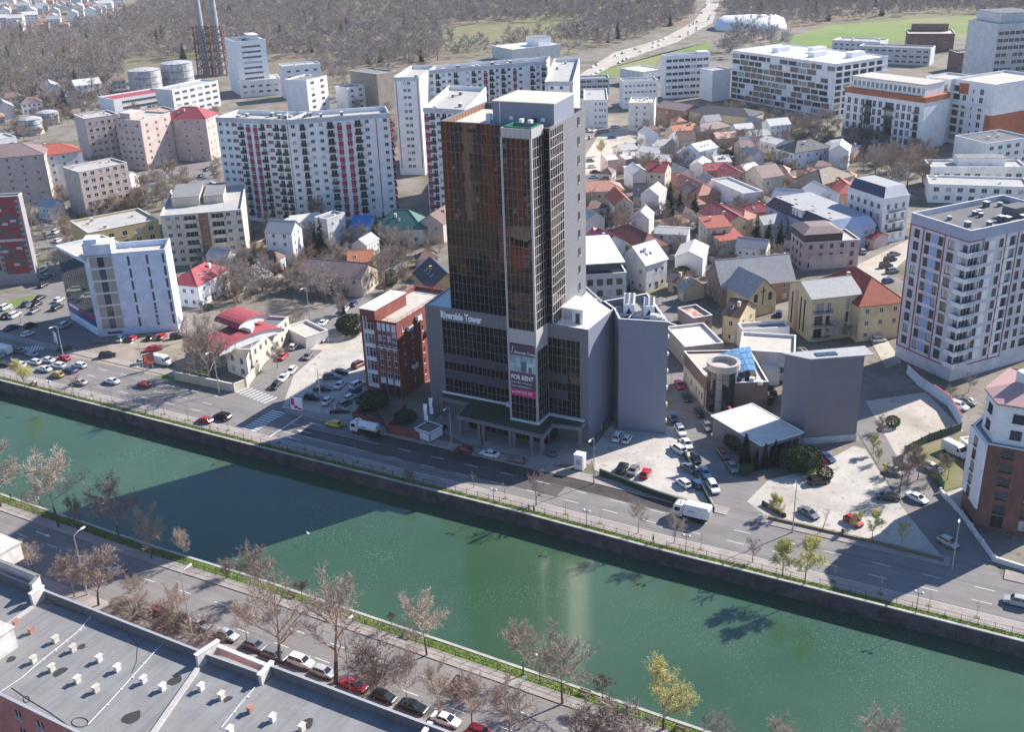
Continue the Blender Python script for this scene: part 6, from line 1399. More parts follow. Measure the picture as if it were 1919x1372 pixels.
for x, y, mt in ((105, 1204, CH1), (138, 1221, CH1), (64, 1242, CH1), (98, 1258, CH1), (146, 1280, CH1), (181, 1297, CH1), (187, 1240, CH2), (221, 1258, CH2), (270, 1280, CH2), (306, 1294, CH2), (31, 1173, CH3), (60, 1187, CH3), (378, 1294, CH2), (416, 1310, CH1), (470, 1335, CH3), (512, 1352, CH2), (567, 1370, CH1), (432, 1375, CH2)):
    q = P2((x, y), dz)-FG.c; mb = MB(); mb.box(-.26, .26, -.4, .4, dz, dz+.8); mb.box(-.36, .36, -.52, .52, dz+.92, dz+1.02); mb.box(-.24, -.16, -.3, .3, dz+.8, dz+.92); mb.box(.16, .24, -.3, .3, dz+.8, dz+.92)
    mb.build('flue', mt, FG.root, (q.x, q.y, 0), -.48)
for x, y, s_ in ((153, 1213, .5), (21, 1236, .55), (112, 1260, .8), (327, 1277, .8), (427, 1311, .5), (246, 1346, 1.0), (575, 1358, .8)):
    q = P2((x, y), dz)-FG.c; mb = MB(); mb.face([(s_*(1+.18*math.sin(k*math.pi/6+x))*math.cos(k*math.pi/12), s_*1.3*(1+.15*math.cos(k*math.pi/4+y))*math.sin(k*math.pi/12), dz+.012) for k in range(24)]); mb.build('damp_patch', SOOT, FG.root, (q.x, q.y, 0), -.5)
WIRE = flat('wire_black', (.03, .03, .03), .7, var=0)
def wire(pts, r, mat, name, z=.04):
    mb = MB(); P = [P2(p, dz)-FG.c for p in pts]
    for a, b in zip(P[:-1], P[1:]): mb.tube((*a, dz+z), (*b, dz+z), r, r, 4)
    return mb.build(name, mat, FG.root)
wire([(0, 1300), (40, 1273), (82, 1237), (125, 1203), (150, 1182), (175, 1150)], .05, CAPW, 'lightning_conductor', .12)
wire([(165, 1360), (205, 1318), (250, 1268), (293, 1220), (312, 1203)], .05, CAPW, 'lightning_conductor', .12)
wire([(415, 1366), (450, 1322), (478, 1290)], .05, CAPW, 'lightning_conductor', .12)
wire([(22, 1290), (50, 1310), (90, 1334), (130, 1362)], .04, WIRE, 'cable'); wire([(60, 1130), (100, 1133), (150, 1150), (200, 1165), (235, 1182), (258, 1210), (256, 1240), (248, 1262)], .03, WIRE, 'cable')
wire([(150+16*math.cos(k*.6), 1355+9*math.sin(k*.6)) for k in range(24)], .04, WIRE, 'cable_coil'); wire([(50+6*math.cos(k*.7), 1312+6*math.sin(k*.7)) for k in range(14)], .04, WIRE, 'cable_coil')
for x, y in ((168, 1160), (150, 1182), (125, 1203), (104, 1220), (82, 1237), (305, 1208), (293, 1220), (271, 1244), (249, 1271), (228, 1293), (202, 1322), (465, 1308), (440, 1336)):
    q = P2((x, y), dz)-FG.c; mb = MB(); mb.box(-.12, .12, -.12, .12, dz, dz+.16); mb.build('conductor_block', CAPW, FG.root, (q.x, q.y, 0))
# roofs behind the viewpoint: the neighbours the tower glass mirrors
for k, (x, y, w_, d_, hh, mt) in enumerate(((-158, 118, 84, 14, 40, plaster('mirror_orange', (.17, .10, .075))), (-250, 150, 70, 14, 34, plaster('mirror_tan', (.30, .2, .15))), (-60, 44, 60, 14, 30, plaster('balcony_orange', (.46, .17, .075))))):
    an = -.49; e_ = Vector((math.cos(an), math.sin(an))); n_ = Vector((-e_.y, e_.x)); c_ = Vector((x, y)); fp = [c_-e_*w_/2, c_+e_*w_/2, c_+e_*w_/2+n_*d_, c_-e_*w_/2+n_*d_]
    Bq = Bld('apartment_block', ('orange apartment block on the near bank, mirrored at the top of the tower glass', 'tan apartment block on the near bank farther left, outside the view', 'orange apartment block on the near bank below the viewpoint')[k], 'apartments', fp, hh, mt)
    Bq.grid(2, int(hh/3.1), 3.0, int(w_/4.4), 1.2, 2.2, 1.6); Bq.flat(FELT, .8)
    for q in range(int(w_/9)): Bq.panel(2, 3+q*9, 6+q*9, .2, hh-.5, plaster(*(('mirror_stack', (.34, .15, .08)) if q % 2 else ('balcony_cream', (.5, .42, .36)))), .8, 'balcony_stack')
# ------------------------------------------------------------------ vegetation
BARK = leaf_mat('bark', (.13, .10, .085), .25); TWIG = leaf_mat('twigs_tan', (.36, .29, .245), .2); TWIGR = leaf_mat('twigs_red', (.33, .265, .235), .2); TWIGG = leaf_mat('twigs_grey', (.36, .31, .28), .2); TWIGP = leaf_mat('twigs_pale', (.45, .37, .31), .2); TWIGO = leaf_mat('twigs_rust', (.37, .275, .21), .25)
LYEL = leaf_mat('leaf_yellow_green', (.78, .74, .22), .15); LGRN = leaf_mat('leaf_fresh', (.16, .22, .05), .3); NEED = leaf_mat('needles', (.022, .042, .024), .4); NEED2 = leaf_mat('needles_cypress', (.018, .03, .018), .35); BLOS = leaf_mat('blossom_white', (.72, .68, .64), .12); BLOP = leaf_mat('blossom_pink', (.62, .42, .42), .15); HEDG = leaf_mat('hedge', (.06, .09, .04), .4); BUDS = leaf_mat('buds', (.36, .29, .24), .2)
def rvec(R): 
    while True:
        v = Vector((R.uniform(-1, 1), R.uniform(-1, 1), R.uniform(-1, 1)))
        if .1 < v.length < 1: return v.normalized()
def bare(seed, H, spread, trunk=.28, lim=6, sec=6, ter=5, tw=5, up=.35, r0=.16, tl=.13, twr=.016, leaves=0, leafs=.16, multi=1):
    """bare tree of height H: trunk mesh builder and crown builder (limbs, twigs, buds)"""
    R = random.Random(seed); T = MB(); C = MB()
    def bend(a, d, L, ra, rb, k, n, mb, wob=.12, lift=.0):
        pts = [a]
        for i in range(n):
            d = (d+rvec(R)*wob+Vector((0, 0, lift))).normalized(); b = pts[-1]+d*(L/n); x0 = ra+(rb-ra)*i/n; x1 = ra+(rb-ra)*(i+1)/n
            mb.tube(pts[-1], b, x0, x1, k); pts.append(b)
        return pts, d
    for mstem in range(multi):
        base = Vector((0, 0, 0)) if multi == 1 else Vector((R.uniform(-.3, .3), R.uniform(-.3, .3), 0))
        d0 = Vector((R.uniform(-.05, .05), R.uniform(-.05, .05), 1)) if multi == 1 else Vector((R.uniform(-.35, .35), R.uniform(-.35, .35), 1))
        tp, dt = bend(base, d0.normalized(), H*trunk, r0, r0*.72, 7, 3, T, .05)
        # leader
        lp, dl = bend(tp[-1], dt, H*(1-trunk)*.8, r0*.6, r0*.08, 5, 5, C, .10, .03)
        for i in range(lim):
            f = R.uniform(0, .75)**1.1 if i else .0; q = lp[min(4, int(f*5))].lerp(lp[min(5, int(f*5)+1)], (f*5) % 1)
            an = 2*math.pi*(i+R.uniform(-.3, .3))/lim*1.0+mstem; out = Vector((math.cos(an), math.sin(an), up+.9*f))
            L1 = spread*(1.0-.45*f)*R.uniform(.8, 1.1)
            p1, d1 = bend(q, out.normalized(), L1, r0*.42*(1-.4*f), r0*.10, 4, 4, C, .14, .07)
            for j in range(sec):
                g = .12+.88*(j+R.random())/sec; k = min(3, int(g*4)); a2 = p1[k].lerp(p1[k+1], min(1, g*4-k)); d2 = (d1+rvec(R)*.9+Vector((0, 0, .25))).normalized(); L2 = L1*.5*R.uniform(.6, 1.1)*(1.15-.5*g)
                p2, d2 = bend(a2, d2, L2, r0*.11, r0*.04, 3, 2, C, .16, .05)
                for m in range(ter):
                    g2 = (m+R.random())/ter; a3 = p2[0].lerp(p2[1], g2*2) if g2 < .5 else p2[1].lerp(p2[2], g2*2-1); d3 = (d2+rvec(R)*1.0+Vector((0, 0, .2))).normalized(); L3 = max(tl*H*.5, L2*.55)*R.uniform(.6, 1.1)
                    b3 = a3+d3*L3; w = d3.cross(rvec(R)); w = w.normalized()*twr*1.3 if w.length > .01 else Vector((twr, 0, 0)); C.face([a3-w, a3+w, b3])
                    for t in range(tw):
                        g3 = .2+.8*R.random(); a4 = a3.lerp(b3, g3); d4 = (d3+rvec(R)*.9+Vector((0, 0, .15))).normalized(); b4 = a4+d4*(tl*H*.34*R.uniform(.6, 1.2)); w = d4.cross(rvec(R)); w = w.normalized()*twr if w.length > .01 else Vector((twr, 0, 0)); C.face([a4-w, a4+w, b4])
                        for l in range(leaves):
                            c = a4.lerp(b4, R.random()); u = rvec(R)*leafs*R.uniform(.6, 1.2); v = u.cross(rvec(R)).normalized()*leafs*.6; C.face([c-u, c+v, c+u, c-v], 1)
    return T, C
def poplar(seed, H, wd):
    R = random.Random(seed); T = MB(); C = MB(); T.tube((0, 0, 0), (0, 0, H*.3), .28, .2, 6); C.tube((0, 0, H*.3), (0, 0, H*.95), .2, .03, 4)
    for i in range(60):
        z = H*R.uniform(.12, .85); an = R.uniform(0, 7); r = wd*(1-abs(z/H-.45))*R.uniform(.5, 1); a = Vector((0, 0, z)); b = a+Vector((math.cos(an)*r, math.sin(an)*r, H*.16*R.uniform(.7, 1.3))); C.tube(a, b, .05, .02, 3)
        for k in range(14):
            p = a.lerp(b, R.uniform(.2, 1)); q = p+(Vector((0, 0, 1))+rvec(R)*.5)*R.uniform(.6, 1.6); w = rvec(R)*.05; C.face([p-w, p+w, q])
    return T, C
def spruce(seed, H, wd, dens=1.0):
    R = random.Random(seed); T = MB(); C = MB(); T.tube((0, 0, 0), (0, 0, H*.5), .2, .12, 6); C.tube((0, 0, H*.5), (0, 0, H), .12, .02, 4, 1)
    n = int(46*dens)
    for i in range(n):
        z = H*(.06+.93*i/n); r = wd*(1-(z/H))**.8*R.uniform(.8, 1.1)+.15
        for k in range(max(4, int(9*(1-z/H)+4))):
            an = R.uniform(0, 7); d = Vector((math.cos(an), math.sin(an), -.28)); a = Vector((0, 0, z)); s = Vector((-math.sin(an), math.cos(an), 0))
            for q in range(3):
                f0 = .2+.25*q; p = a+d*r*f0; e = a+d*r*min(1.05, f0+.5)+Vector((0, 0, -.12)); w = s*r*.2*R.uniform(.7, 1.3); C.face([p-w+rvec(R)*.08, p+w+rvec(R)*.08, e+rvec(R)*.1])
    return T, C
def bushm(seed, r, hh, n=420, leaf=.14, mi=0, twigs=True):
    R = random.Random(seed); T = MB(); C = MB()
    for i in range(9):
        an = R.uniform(0, 7); T.tube((0, 0, 0), (math.cos(an)*r*.5, math.sin(an)*r*.5, hh*.7), .05, .02, 4)
    for i in range(n):
        v = rvec(R); v = Vector((v.x*r, v.y*r, hh*.5+v.z*hh*.5))*1.0; k = R.uniform(.55, 1)**.5; p = Vector((v.x*k, v.y*k, hh*.5+(v.z-hh*.5)*k)); 
        if twigs: q = p+(Vector((p.x, p.y, hh*.4)).normalized()+rvec(R)*.6)*leaf*3; w = rvec(R)*.02; C.face([p-w, p+w, q], mi)
        else: u = rvec(R)*leaf; w = u.cross(rvec(R)).normalized()*leaf*.8; C.face([p-u, p-w, p+u, p+w], mi)
    return T, C
_tc = {}
def tree_src(key, maker, mats):
    if key not in _tc:
        T, C = maker(); _tc[key] = (T.mesh('trunk', mats[0]), C.mesh('crown', mats[1:]))
    return _tc[key]
def plant(name, label, base, H, src, H0, cat='tree', group=None, rz=None, w=1.0, z=0.0):
    p = base if isinstance(base, Vector) else G(*base)
    t = empty(name, (p.x, p.y, z), rng.uniform(0, 6.28) if rz is None else rz, label, cat, group); s = H/H0
    for nm, me in zip(('trunk', 'crown'), src): o = link(nm, me, t); o.scale = (s*w, s*w, s)
    return t
def S(kind, var=0):
    k = (kind, var)
    if kind == 'plane': return tree_src(k, lambda: bare(11+var, 10, 4.3, .28, 13, 9, 7, 6, .42, .15, .16, .02), [BARK, TWIGP, BUDS])
    if kind == 'planeR': return tree_src(k, lambda: bare(31+var, 10, 4.0, .24, 13, 9, 7, 6, .45, .15, .16, .02), [BARK, TWIGR, BUDS])
    if kind == 'big': return tree_src(k, lambda: bare(51+var, 14, 6.0, .20, 10, 10, 7, 6, .8, .28, .12, .019), [BARK, TWIG, BUDS])
    if kind == 'dense': return tree_src(k, lambda: bare(71+var, 14, 6.2, .14, 15, 10, 7, 6, .5, .26, .14, .024), [BARK, TWIGO if var % 2 else TWIG, BUDS])
    if kind == 'greyT': return tree_src(k, lambda: bare(91+var, 12, 5.2, .2, 13, 9, 6, 6, .5, .2, .13, .024), [BARK, TWIGG, BUDS])
    if kind == 'young': return tree_src(k, lambda: bare(111+var, 5, 1.0, .42, 5, 3, 3, 2, 1.2, .05, .14, .012), [BARK, TWIG, BUDS])
    if kind == 'shrub': return tree_src(k, lambda: bare(131+var, 5, 2.0, .08, 6, 6, 5, 5, .9, .045, .18, .016, multi=4), [BARK, TWIGR, BUDS])
    if kind == 'willow': return tree_src(k, lambda: bare(151+var, 9, 3.4, .15, 13, 9, 6, 5, .8, .15, .15, .018, leaves=4, leafs=.055), [BARK, TWIGP, LYEL])
    if kind == 'lime': return tree_src(k, lambda: bare(171+var, 6, 1.9, .25, 10, 8, 6, 5, .9, .08, .16, .012, leaves=5, leafs=.05), [BARK, TWIGP, LYEL])
    if kind == 'blossom': return tree_src(k, lambda: bare(191+var, 6, 2.6, .18, 9, 7, 5, 4, .55, .13, .12, .016, leaves=4, leafs=.09), [BARK, TWIGG, BLOS])
    if kind == 'pink': return tree_src(k, lambda: bare(211+var, 5, 2.2, .2, 8, 6, 5, 4, .55, .10, .12, .016, leaves=2, leafs=.06), [BARK, TWIGR, BLOP])
    if kind == 'spruce': return tree_src(k, lambda: spruce(231+var, 12, 3.0), [BARK, NEED, BARK])
    if kind == 'cypress': return tree_src(k, lambda: spruce(251+var, 6, .75, 1.6), [BARK, NEED2, BARK])
    if kind == 'globe': return tree_src(k, lambda: bare(271+var, 3.2, 1.0, .55, 9, 6, 5, 5, .2, .05, .2, .012), [BARK, flat('twigs_dark', (.12, .075, .065), .8), BUDS])
    if kind == 'bush': return tree_src(k, lambda: bushm(291+var, 1.4, 1.8, 2200), [BARK, TWIGR, TWIGR])
    if kind == 'gbush': return tree_src(k, lambda: bushm(311+var, 1.2, 1.5, 2200, .065, 0, False), [BARK, HEDG, HEDG])
    if kind == 'ybush': return tree_src(k, lambda: bushm(331+var, 1.4, 1.8, 2200, .06, 0, False), [BARK, LGRN, LGRN])
    if kind == 'poplar': return tree_src(k, lambda: poplar(351+var, 22, 3.2), [BARK, TWIGP, BUDS])
    if kind == 'wood': return tree_src(k, lambda: bare(371+var, 13, 5.0, .2, 7, 5, 4, 3, .55, .22, .16, .075), [BARK, (leaf_mat('wood_grey', (.40, .35, .34), .15), leaf_mat('wood_mauve', (.36, .30, .30), .15), TWIGR, TWIG)[var % 4], BUDS])
    if kind == 'woodb': return tree_src(k, lambda: bare(391+var, 8, 3.4, .18, 6, 5, 4, 3, .5, .16, .15, .06, leaves=2, leafs=.34), [BARK, TWIGG, BLOS])
    if kind == 'woodg': return tree_src(k, lambda: bare(411+var, 10, 3.4, .18, 6, 5, 4, 3, .6, .16, .15, .06, leaves=1, leafs=.3), [BARK, TWIGP, LGRN])
H0 = dict(plane=10, planeR=10, big=14, dense=14, greyT=12, young=5, shrub=5, willow=9, lime=6, blossom=6, pink=5, spruce=12, cypress=6, globe=3.2, bush=1.8, gbush=1.5, ybush=1.8, poplar=22, wood=13, woodb=8, woodg=10)
ORD = ['first', 'second', 'third', 'fourth', 'fifth', 'sixth', 'seventh', 'eighth', 'ninth', 'tenth', 'eleventh', 'twelfth', 'thirteenth', 'fourteenth', 'fifteenth', 'sixteenth', 'seventeenth', 'eighteenth', 'nineteenth', 'twentieth', 'twenty first', 'twenty second', 'twenty third', 'twenty fourth', 'twenty fifth', 'twenty sixth', 'twenty seventh', 'twenty eighth', 'twenty ninth', 'thirtieth']
def trees(rows, name, place, group, desc):
    for i, (x, y, top, kind, w) in enumerate(sorted(rows)):
        plant(name, f'{desc.get(kind, "bare tree")} {place}, {ORD[i]} from the left', (x, y), max(1.0, HT((x, y), top)), S(kind, i % 2), H0[kind], 'bush' if 'ush' in kind else 'tree', group, w=w)
DS = dict(plane='bare pale tree', planeR='bare reddish tree', big='big bare tree', dense='dense bare tree', greyT='grey bare tree', young='thin sapling', shrub='reddish shrub', willow='tree with yellow green buds', lime='yellow green young tree', blossom='white blossom tree', pink='pink blossom tree', spruce='dark spruce', cypress='slim dark cypress', globe='small globe tree', bush='brown bush', gbush='dark green bush', ybush='fresh green bush', poplar='tall pale poplar')
trees([(2, 950, 834, 'plane', 1), (110, 988, 853, 'plane', 1.05), (225, 1013, 888, 'planeR', 1), (284, 1048, 950, 'plane', .8), (347, 1054, 988, 'plane', .6), (428, 1083, 1040, 'shrub', 1), (490, 1121, 1018, 'planeR', 1), (567, 1134, 1088, 'globe', 1.1), (735, 1176, 1148, 'globe', 1), (800, 1229, 1107, 'plane', 1), (981, 1266, 1167, 'plane', .95), (1054, 1320, 1185, 'plane', 1), (1130, 1314, 1266, 'globe', 1.3), (1243, 1368, 1235, 'willow', 1), (1340, 1392, 1325, 'greyT', 1.2), (1460, 1410, 1345, 'plane', 1), (1640, 1450, 1345, 'plane', 1.1), (150, 1000, 925, 'planeR', .7)],
      'street_tree', 'along the near canal edge', 'trees along the near canal edge', DS)
trees([(525, 1244, 1063, 'big', .9), (630, 1281, 1073, 'big', 1.05), (702, 1304, 1176, 'shrub', 1), (765, 1335, 1215, 'plane', .6), (822, 1350, 1240, 'plane', .65), (885, 1368, 1255, 'plane', .7), (185, 1136, 1022, 'planeR', 1.2), (140, 1120, 1035, 'planeR', 1), (262, 1145, 1078, 'plane', .9), (340, 1170, 1088, 'plane', .7), (65, 1078, 1012, 'plane', .8), (955, 1385, 1272, 'plane', .8), (1110, 1405, 1295, 'shrub', 1.3), (1170, 1415, 1305, 'shrub', 1.3), (465, 1215, 1120, 'plane', .7)],
      'garden_tree', 'beside the parked cars on the near street', 'trees before the near block', DS)
trees([(250, 1152, 1128, 'bush', 1.2), (298, 1158, 1135, 'bush', 1.3), (330, 1175, 1152, 'bush', 1), (372, 1190, 1165, 'bush', 1.2), (405, 1205, 1185, 'bush', 1), (225, 1140, 1122, 'bush', 1), (310, 1185, 1165, 'bush', 1)],
      'garden_bush', 'in the garden before the near roof', 'bushes before the near block', DS)
# far bank pavement: saplings in pits, and a few grown trees
trees([(48, 728, 667, 'willow', 1), (1005, 948, 872, 'pink', .7), (1196, 1000, 938, 'plane', .8), (1264, 1018, 955, 'plane', .8), (1410, 1055, 1000, 'pink', .8), (1466, 1082, 1000, 'lime', 1), (1508, 1097, 1005, 'lime', 1), (768, 905, 870, 'shrub', .9), (146, 722, 694, 'pink', 1), (395, 802, 765, 'young', 1), (888, 915, 880, 'young', 1.4), (140, 745, 700, 'young', 1.2)],
      'street_tree', 'on the far canal pavement', 'trees on the far canal pavement', DS)
sap = [(163, 747), (212, 752), (252, 763), (280, 768), (318, 772), (360, 785), (440, 800), (530, 827), (575, 840), (622, 852), (674, 864), (722, 876), (945, 937), (1060, 966), (1125, 982), (1312, 1032), (1560, 1095), (1650, 1112), (1740, 1137), (1830, 1160)]
for i, (x, y) in enumerate(sap):
    s_, _ = par(FAR, (x, y)); p = pos(FAR, s_, 3.3); q = [pos(FAR, s_-.5, 2.8), pos(FAR, s_+.5, 2.8), pos(FAR, s_+.5, 3.8), pos(FAR, s_-.5, 3.8)]
    mb = MB(); mb.face([(*v, .136) for v in q]); tag(mb.build('tree_pit', GRASSD), kind='structure')
    plant('sapling', f'thin staked sapling in a square pit of the far pavement, {ORD[i]} from the left', Vector((p.x, p.y, .12)), rng.uniform(3.2, 4.6), S('young', i % 2), 5, 'sapling', 'saplings on the far pavement', z=.12)
trees([(395, 722, 585, 'dense', .95), (372, 700, 610, 'dense', .9), (345, 640, 585, 'pink', 1), (440, 555, 470, 'greyT', 1.1), (470, 560, 490, 'greyT', 1), (492, 545, 492, 'blossom', 1.3), (612, 568, 480, 'greyT', 1.1), (588, 560, 500, 'greyT', 1), (722, 545, 465, 'dense', .9), (760, 540, 490, 'dense', .8), (600, 425, 358, 'dense', .8), (572, 470, 430, 'shrub', 1.2), (560, 620, 560, 'dense', .6), (640, 590, 545, 'shrub', 1), (520, 690, 640, 'planeR', .8), (310, 335, 295, 'dense', 1.2), (350, 350, 305, 'dense', 1), (285, 330, 300, 'dense', 1), (125, 440, 400, 'dense', 1), (130, 480, 440, 'dense', .8), (105, 520, 465, 'planeR', .9), (405, 390, 350, 'dense', .8), (600, 560, 520, 'shrub', 1.4), (680, 545, 510, 'dense', .7)],
      'garden_tree', 'in the gardens left of the tower', 'garden trees left of the tower', DS)
trees([(605, 480, 403, 'spruce', .9), (592, 470, 425, 'spruce', .8), (520, 512, 468, 'spruce', .9), (708, 455, 400, 'spruce', 1), (720, 420, 392, 'spruce', 1), (700, 448, 415, 'spruce', 1), (645, 590, 552, 'spruce', .5)],
      'spruce', 'left of the tower', 'spruces left of the tower', DS)
trees([(1256, 402, 338, 'spruce', 1.1), (1275, 400, 355, 'spruce', 1), (1302, 400, 358, 'spruce', 1.2), (1418, 462, 402, 'spruce', 1.2), (1440, 470, 410, 'spruce', 1.1), (1462, 460, 408, 'spruce', .8), (1455, 305, 275, 'spruce', .7), (1537, 310, 284, 'spruce', .7), (1414, 555, 540, 'spruce', 1), (1128, 425, 390, 'spruce', 1.6), (1216, 420, 385, 'spruce', 1.4), (1178, 552, 524, 'spruce', .8), (1112, 410, 385, 'spruce', 1.3)],
      'spruce', 'among the houses right of the tower', 'spruces right of the tower', DS)
trees([(1128, 292, 258, 'willow', 1.1), (1230, 385, 345, 'lime', 1), (1310, 425, 388, 'blossom', 1), (1270, 480, 445, 'pink', 1), (1335, 500, 478, 'pink', 1.2), (1362, 555, 525, 'pink', 1.1), (1430, 375, 350, 'blossom', .9), (1680, 352, 305, 'blossom', 1.2), (1400, 258, 232, 'blossom', 1.1), (1416, 305, 232, 'greyT', .7), (1385, 305, 275, 'greyT', .9), (1440, 305, 282, 'lime', 1.1), (1700, 350, 270, 'dense', 1), (1672, 335, 268, 'dense', 1.1), (1640, 325, 270, 'greyT', 1.2), (1618, 322, 280, 'greyT', 1), (1728, 350, 290, 'dense', .9), (1660, 305, 260, 'dense', 1), (1445, 245, 215, 'greyT', 1.2), (1480, 250, 225, 'greyT', 1.2), (1515, 248, 228, 'greyT', 1.1), (1560, 640, 595, 'blossom', .9), (1582, 645, 600, 'planeR', .9), (1300, 490, 450, 'greyT', .9), (1430, 500, 462, 'greyT', .8), (1345, 455, 430, 'greyT', .7), (1890, 240, 175, 'dense', 1.2), (1910, 215, 160, 'dense', 1.2), (1870, 200, 150, 'greyT', 1.2)],
      'garden_tree', 'among the houses right of the tower', 'garden trees right of the tower', DS)
trees([(1396, 868, 812, 'cypress', 1.4), (1417, 880, 838, 'cypress', 1), (1433, 877, 830, 'cypress', 1.1), (1451, 873, 824, 'cypress', 1.1), (1467, 868, 828, 'cypress', .9)],
      'cypress', 'before the pavilion', 'cypresses before the pavilion', DS)
trees([(1382, 840, 812, 'gbush', 1.1), (1485, 872, 838, 'gbush', .9), (1500, 874, 838, 'gbush', .9), (1514, 872, 838, 'gbush', .9), (1492, 880, 845, 'gbush', .9), (1508, 882, 845, 'gbush', .9), (1522, 898, 880, 'ybush', .8), (1545, 900, 875, 'gbush', .7), (1398, 890, 870, 'gbush', .8), (760, 790, 770, 'gbush', 1.3), (700, 765, 735, 'gbush', 1.2), (555, 760, 745, 'gbush', .8), (1420, 760, 720, 'gbush', 1), (660, 625, 590, 'gbush', 1), (652, 618, 590, 'gbush', .9)],
      'garden_bush', 'by the walls and lots', 'bushes by the walls and lots', DS)
trees([(1636, 850, 808, 'lime', 1), (1646, 868, 835, 'willow', .8), (1655, 890, 868, 'lime', 1.1), (1450, 965, 920, 'lime', .9), (1462, 972, 930, 'lime', .8), (1540, 998, 945, 'young', 1.6), (1600, 995, 960, 'lime', .8), (1634, 1010, 955, 'lime', 1), (1690, 1018, 980, 'lime', .9), (1610, 985, 952, 'lime', .6), (1700, 905, 830, 'planeR', 1), (1685, 925, 850, 'planeR', 1), (1720, 900, 845, 'planeR', 1.1), (1672, 890, 855, 'planeR', 1), (1770, 885, 845, 'shrub', 1.1), (1748, 905, 870, 'planeR', .9), (1775, 900, 860, 'young', 1.5), (1780, 750, 720, 'planeR', 1.2), (1815, 735, 690, 'greyT', .8), (1760, 1010, 985, 'shrub', 1), (1672, 800, 780, 'gbush', .8), (1650, 810, 775, 'shrub', 1)],
      'lot_tree', 'around the right car park', 'trees around the right car park', DS)
# tall pale poplars, dark conifers in the far wood
for i, (x, y, tp) in enumerate([(190, 130, 60), (172, 128, 75), (205, 135, 70), (158, 135, 80), (42, 130, 85), (60, 150, 85), (30, 165, 105), (225, 120, 70), (820, 112, 50), (1008, 120, 75), (1440, 60, 10)]):
    plant('poplar', f'tall pale poplar at the edge of the far wood, {ORD[i]} counted from the storage tanks', (x, y), HT((x, y), tp), S('poplar', i % 2), 22, 'tree', 'poplars of the far wood')
# the far wood: its nearest trees one by one, the rest as one mass
def inpoly(p, poly):
    c = False; n = len(poly)
    for i in range(n):
        a, b = poly[i], poly[i-1]
        if (a.y > p.y) != (b.y > p.y) and p.x < (b.x-a.x)*(p.y-a.y)/(b.y-a.y)+a.x: c = not c
    return c
W1 = [P2(q) for q in ((-120, 60), (120, 62), (250, 20), (330, -25), (1300, -25), (1302, 30), (1240, 62), (1120, 92), (1030, 78), (840, 78), (820, 118), (700, 132), (640, 160), (560, 112), (430, 112), (365, 108), (300, 118), (240, 118), (210, 180), (120, 190), (-120, 200))]
W2_ = [P2(q) for q in ((1352, 10), (1352, -30), (2050, -30), (2050, 30), (1900, 26), (1740, 26), (1560, 42), (1440, 58), (1380, 60))]
W3_ = [P2(q) for q in ((1340, 100), (1372, 60), (1440, 66), (1500, 92), (1400, 90), (1372, 112))]
W4_ = [P2(q) for q in ((1880, 130), (1990, 140), (2000, 250), (1900, 240), (1872, 180))]
mead = [P2(q) for q in ((820, 56), (900, 44), (1060, 40), (1100, 50), (1000, 76), (850, 78))]
R = random.Random(99); pts = []
def fill(poly, dens, kinds):
    x0, x1 = min(p.x for p in poly), max(p.x for p in poly); y0, y1 = min(p.y for p in poly), max(p.y for p in poly)
    n = int((x1-x0)*(y1-y0)*dens)
    for _ in range(n):
        p = Vector((R.uniform(x0, x1), R.uniform(y0, y1)))
        if inpoly(p, poly) and not inpoly(p, mead): pts.append((p, R.choice(kinds)))
fill(W1, 1/58, ['w']*40+['b', 'g', 's', 'b', 'b']); fill(W2_, 1/58, ['w']*30+['b', 'g', 's', 'b']); fill(W3_, 1/70, ['w']*5+['b']); fill(W4_, 1/35, ['w']*6+['s', 'g'])
# scrub with blossom in the strip before the wood
W5 = [P2(q) for q in ((640, 160), (700, 150), (820, 120), (840, 80), (1000, 80), (1100, 96), (1060, 104), (900, 108), (800, 118), (720, 135))]
fill(W5, 1/110, ['b', 'w', 'b', 'w', 'g'])
W6 = [P2(q) for q in ((-80, 120), (120, 122), (240, 130), (225, 172), (150, 205), (60, 215), (-80, 238))]
fill(W6, 1/75, ['w']*9+['g', 's', 'b'])
pts = [q for q in pts if not any(inpoly(q[0], inset(ccw(f), -2)) for f in FOOT if (f[0]-q[0]).length < 90)]
pts.sort(key=lambda t: t[0].length)
near, rest = pts[:290], pts[290:]
for i, (p, k) in enumerate(near):
    kd = {'w': 'wood', 'b': 'woodb', 'g': 'woodg', 's': 'spruce'}[k]; v = R.randrange(4) if kd == 'wood' else 0
    lab = {'w': 'bare tree of the far wood behind the town', 'b': 'white blossom tree at the edge of the far wood', 'g': 'pale green tree at the edge of the far wood', 's': 'dark conifer in the far wood'}[k]
    plant('wood_tree', lab, Vector((p.x, p.y, 0)), H0[kd]*R.uniform(.75, 1.25), S(kd, v), H0[kd], 'tree', 'trees of the far wood '+k)
srcc = bpy.data.collections.new('wood_sources')
for kd, v in (('wood', 0), ('wood', 1), ('wood', 2), ('wood', 3), ('wood', 4), ('wood', 6), ('woodb', 0), ('woodg', 0), ('spruce', 0)):
    T_, C_ = S(kd, v); mb = bpy.data.objects.new('wood_part', C_); srcc.objects.link(mb)
cl = bpy.data.meshes.new('far_wood'); cl.from_pydata([(p.x, p.y, 0) for p, k in rest], [], [])
at_ = cl.attributes.new('kind', 'INT', 'POINT'); at_.data.foreach_set('value', [R.randrange(6) if k == 'w' else {'b': 6, 'g': 7, 's': 8}[k] for p, k in rest])
a2_ = cl.attributes.new('size', 'FLOAT', 'POINT'); a2_.data.foreach_set('value', [R.uniform(.7, 1.25) for _ in rest])
wood = tag(link('far_wood', cl), 'bare brown wood stretching across the far background', 'wood', kind='stuff')
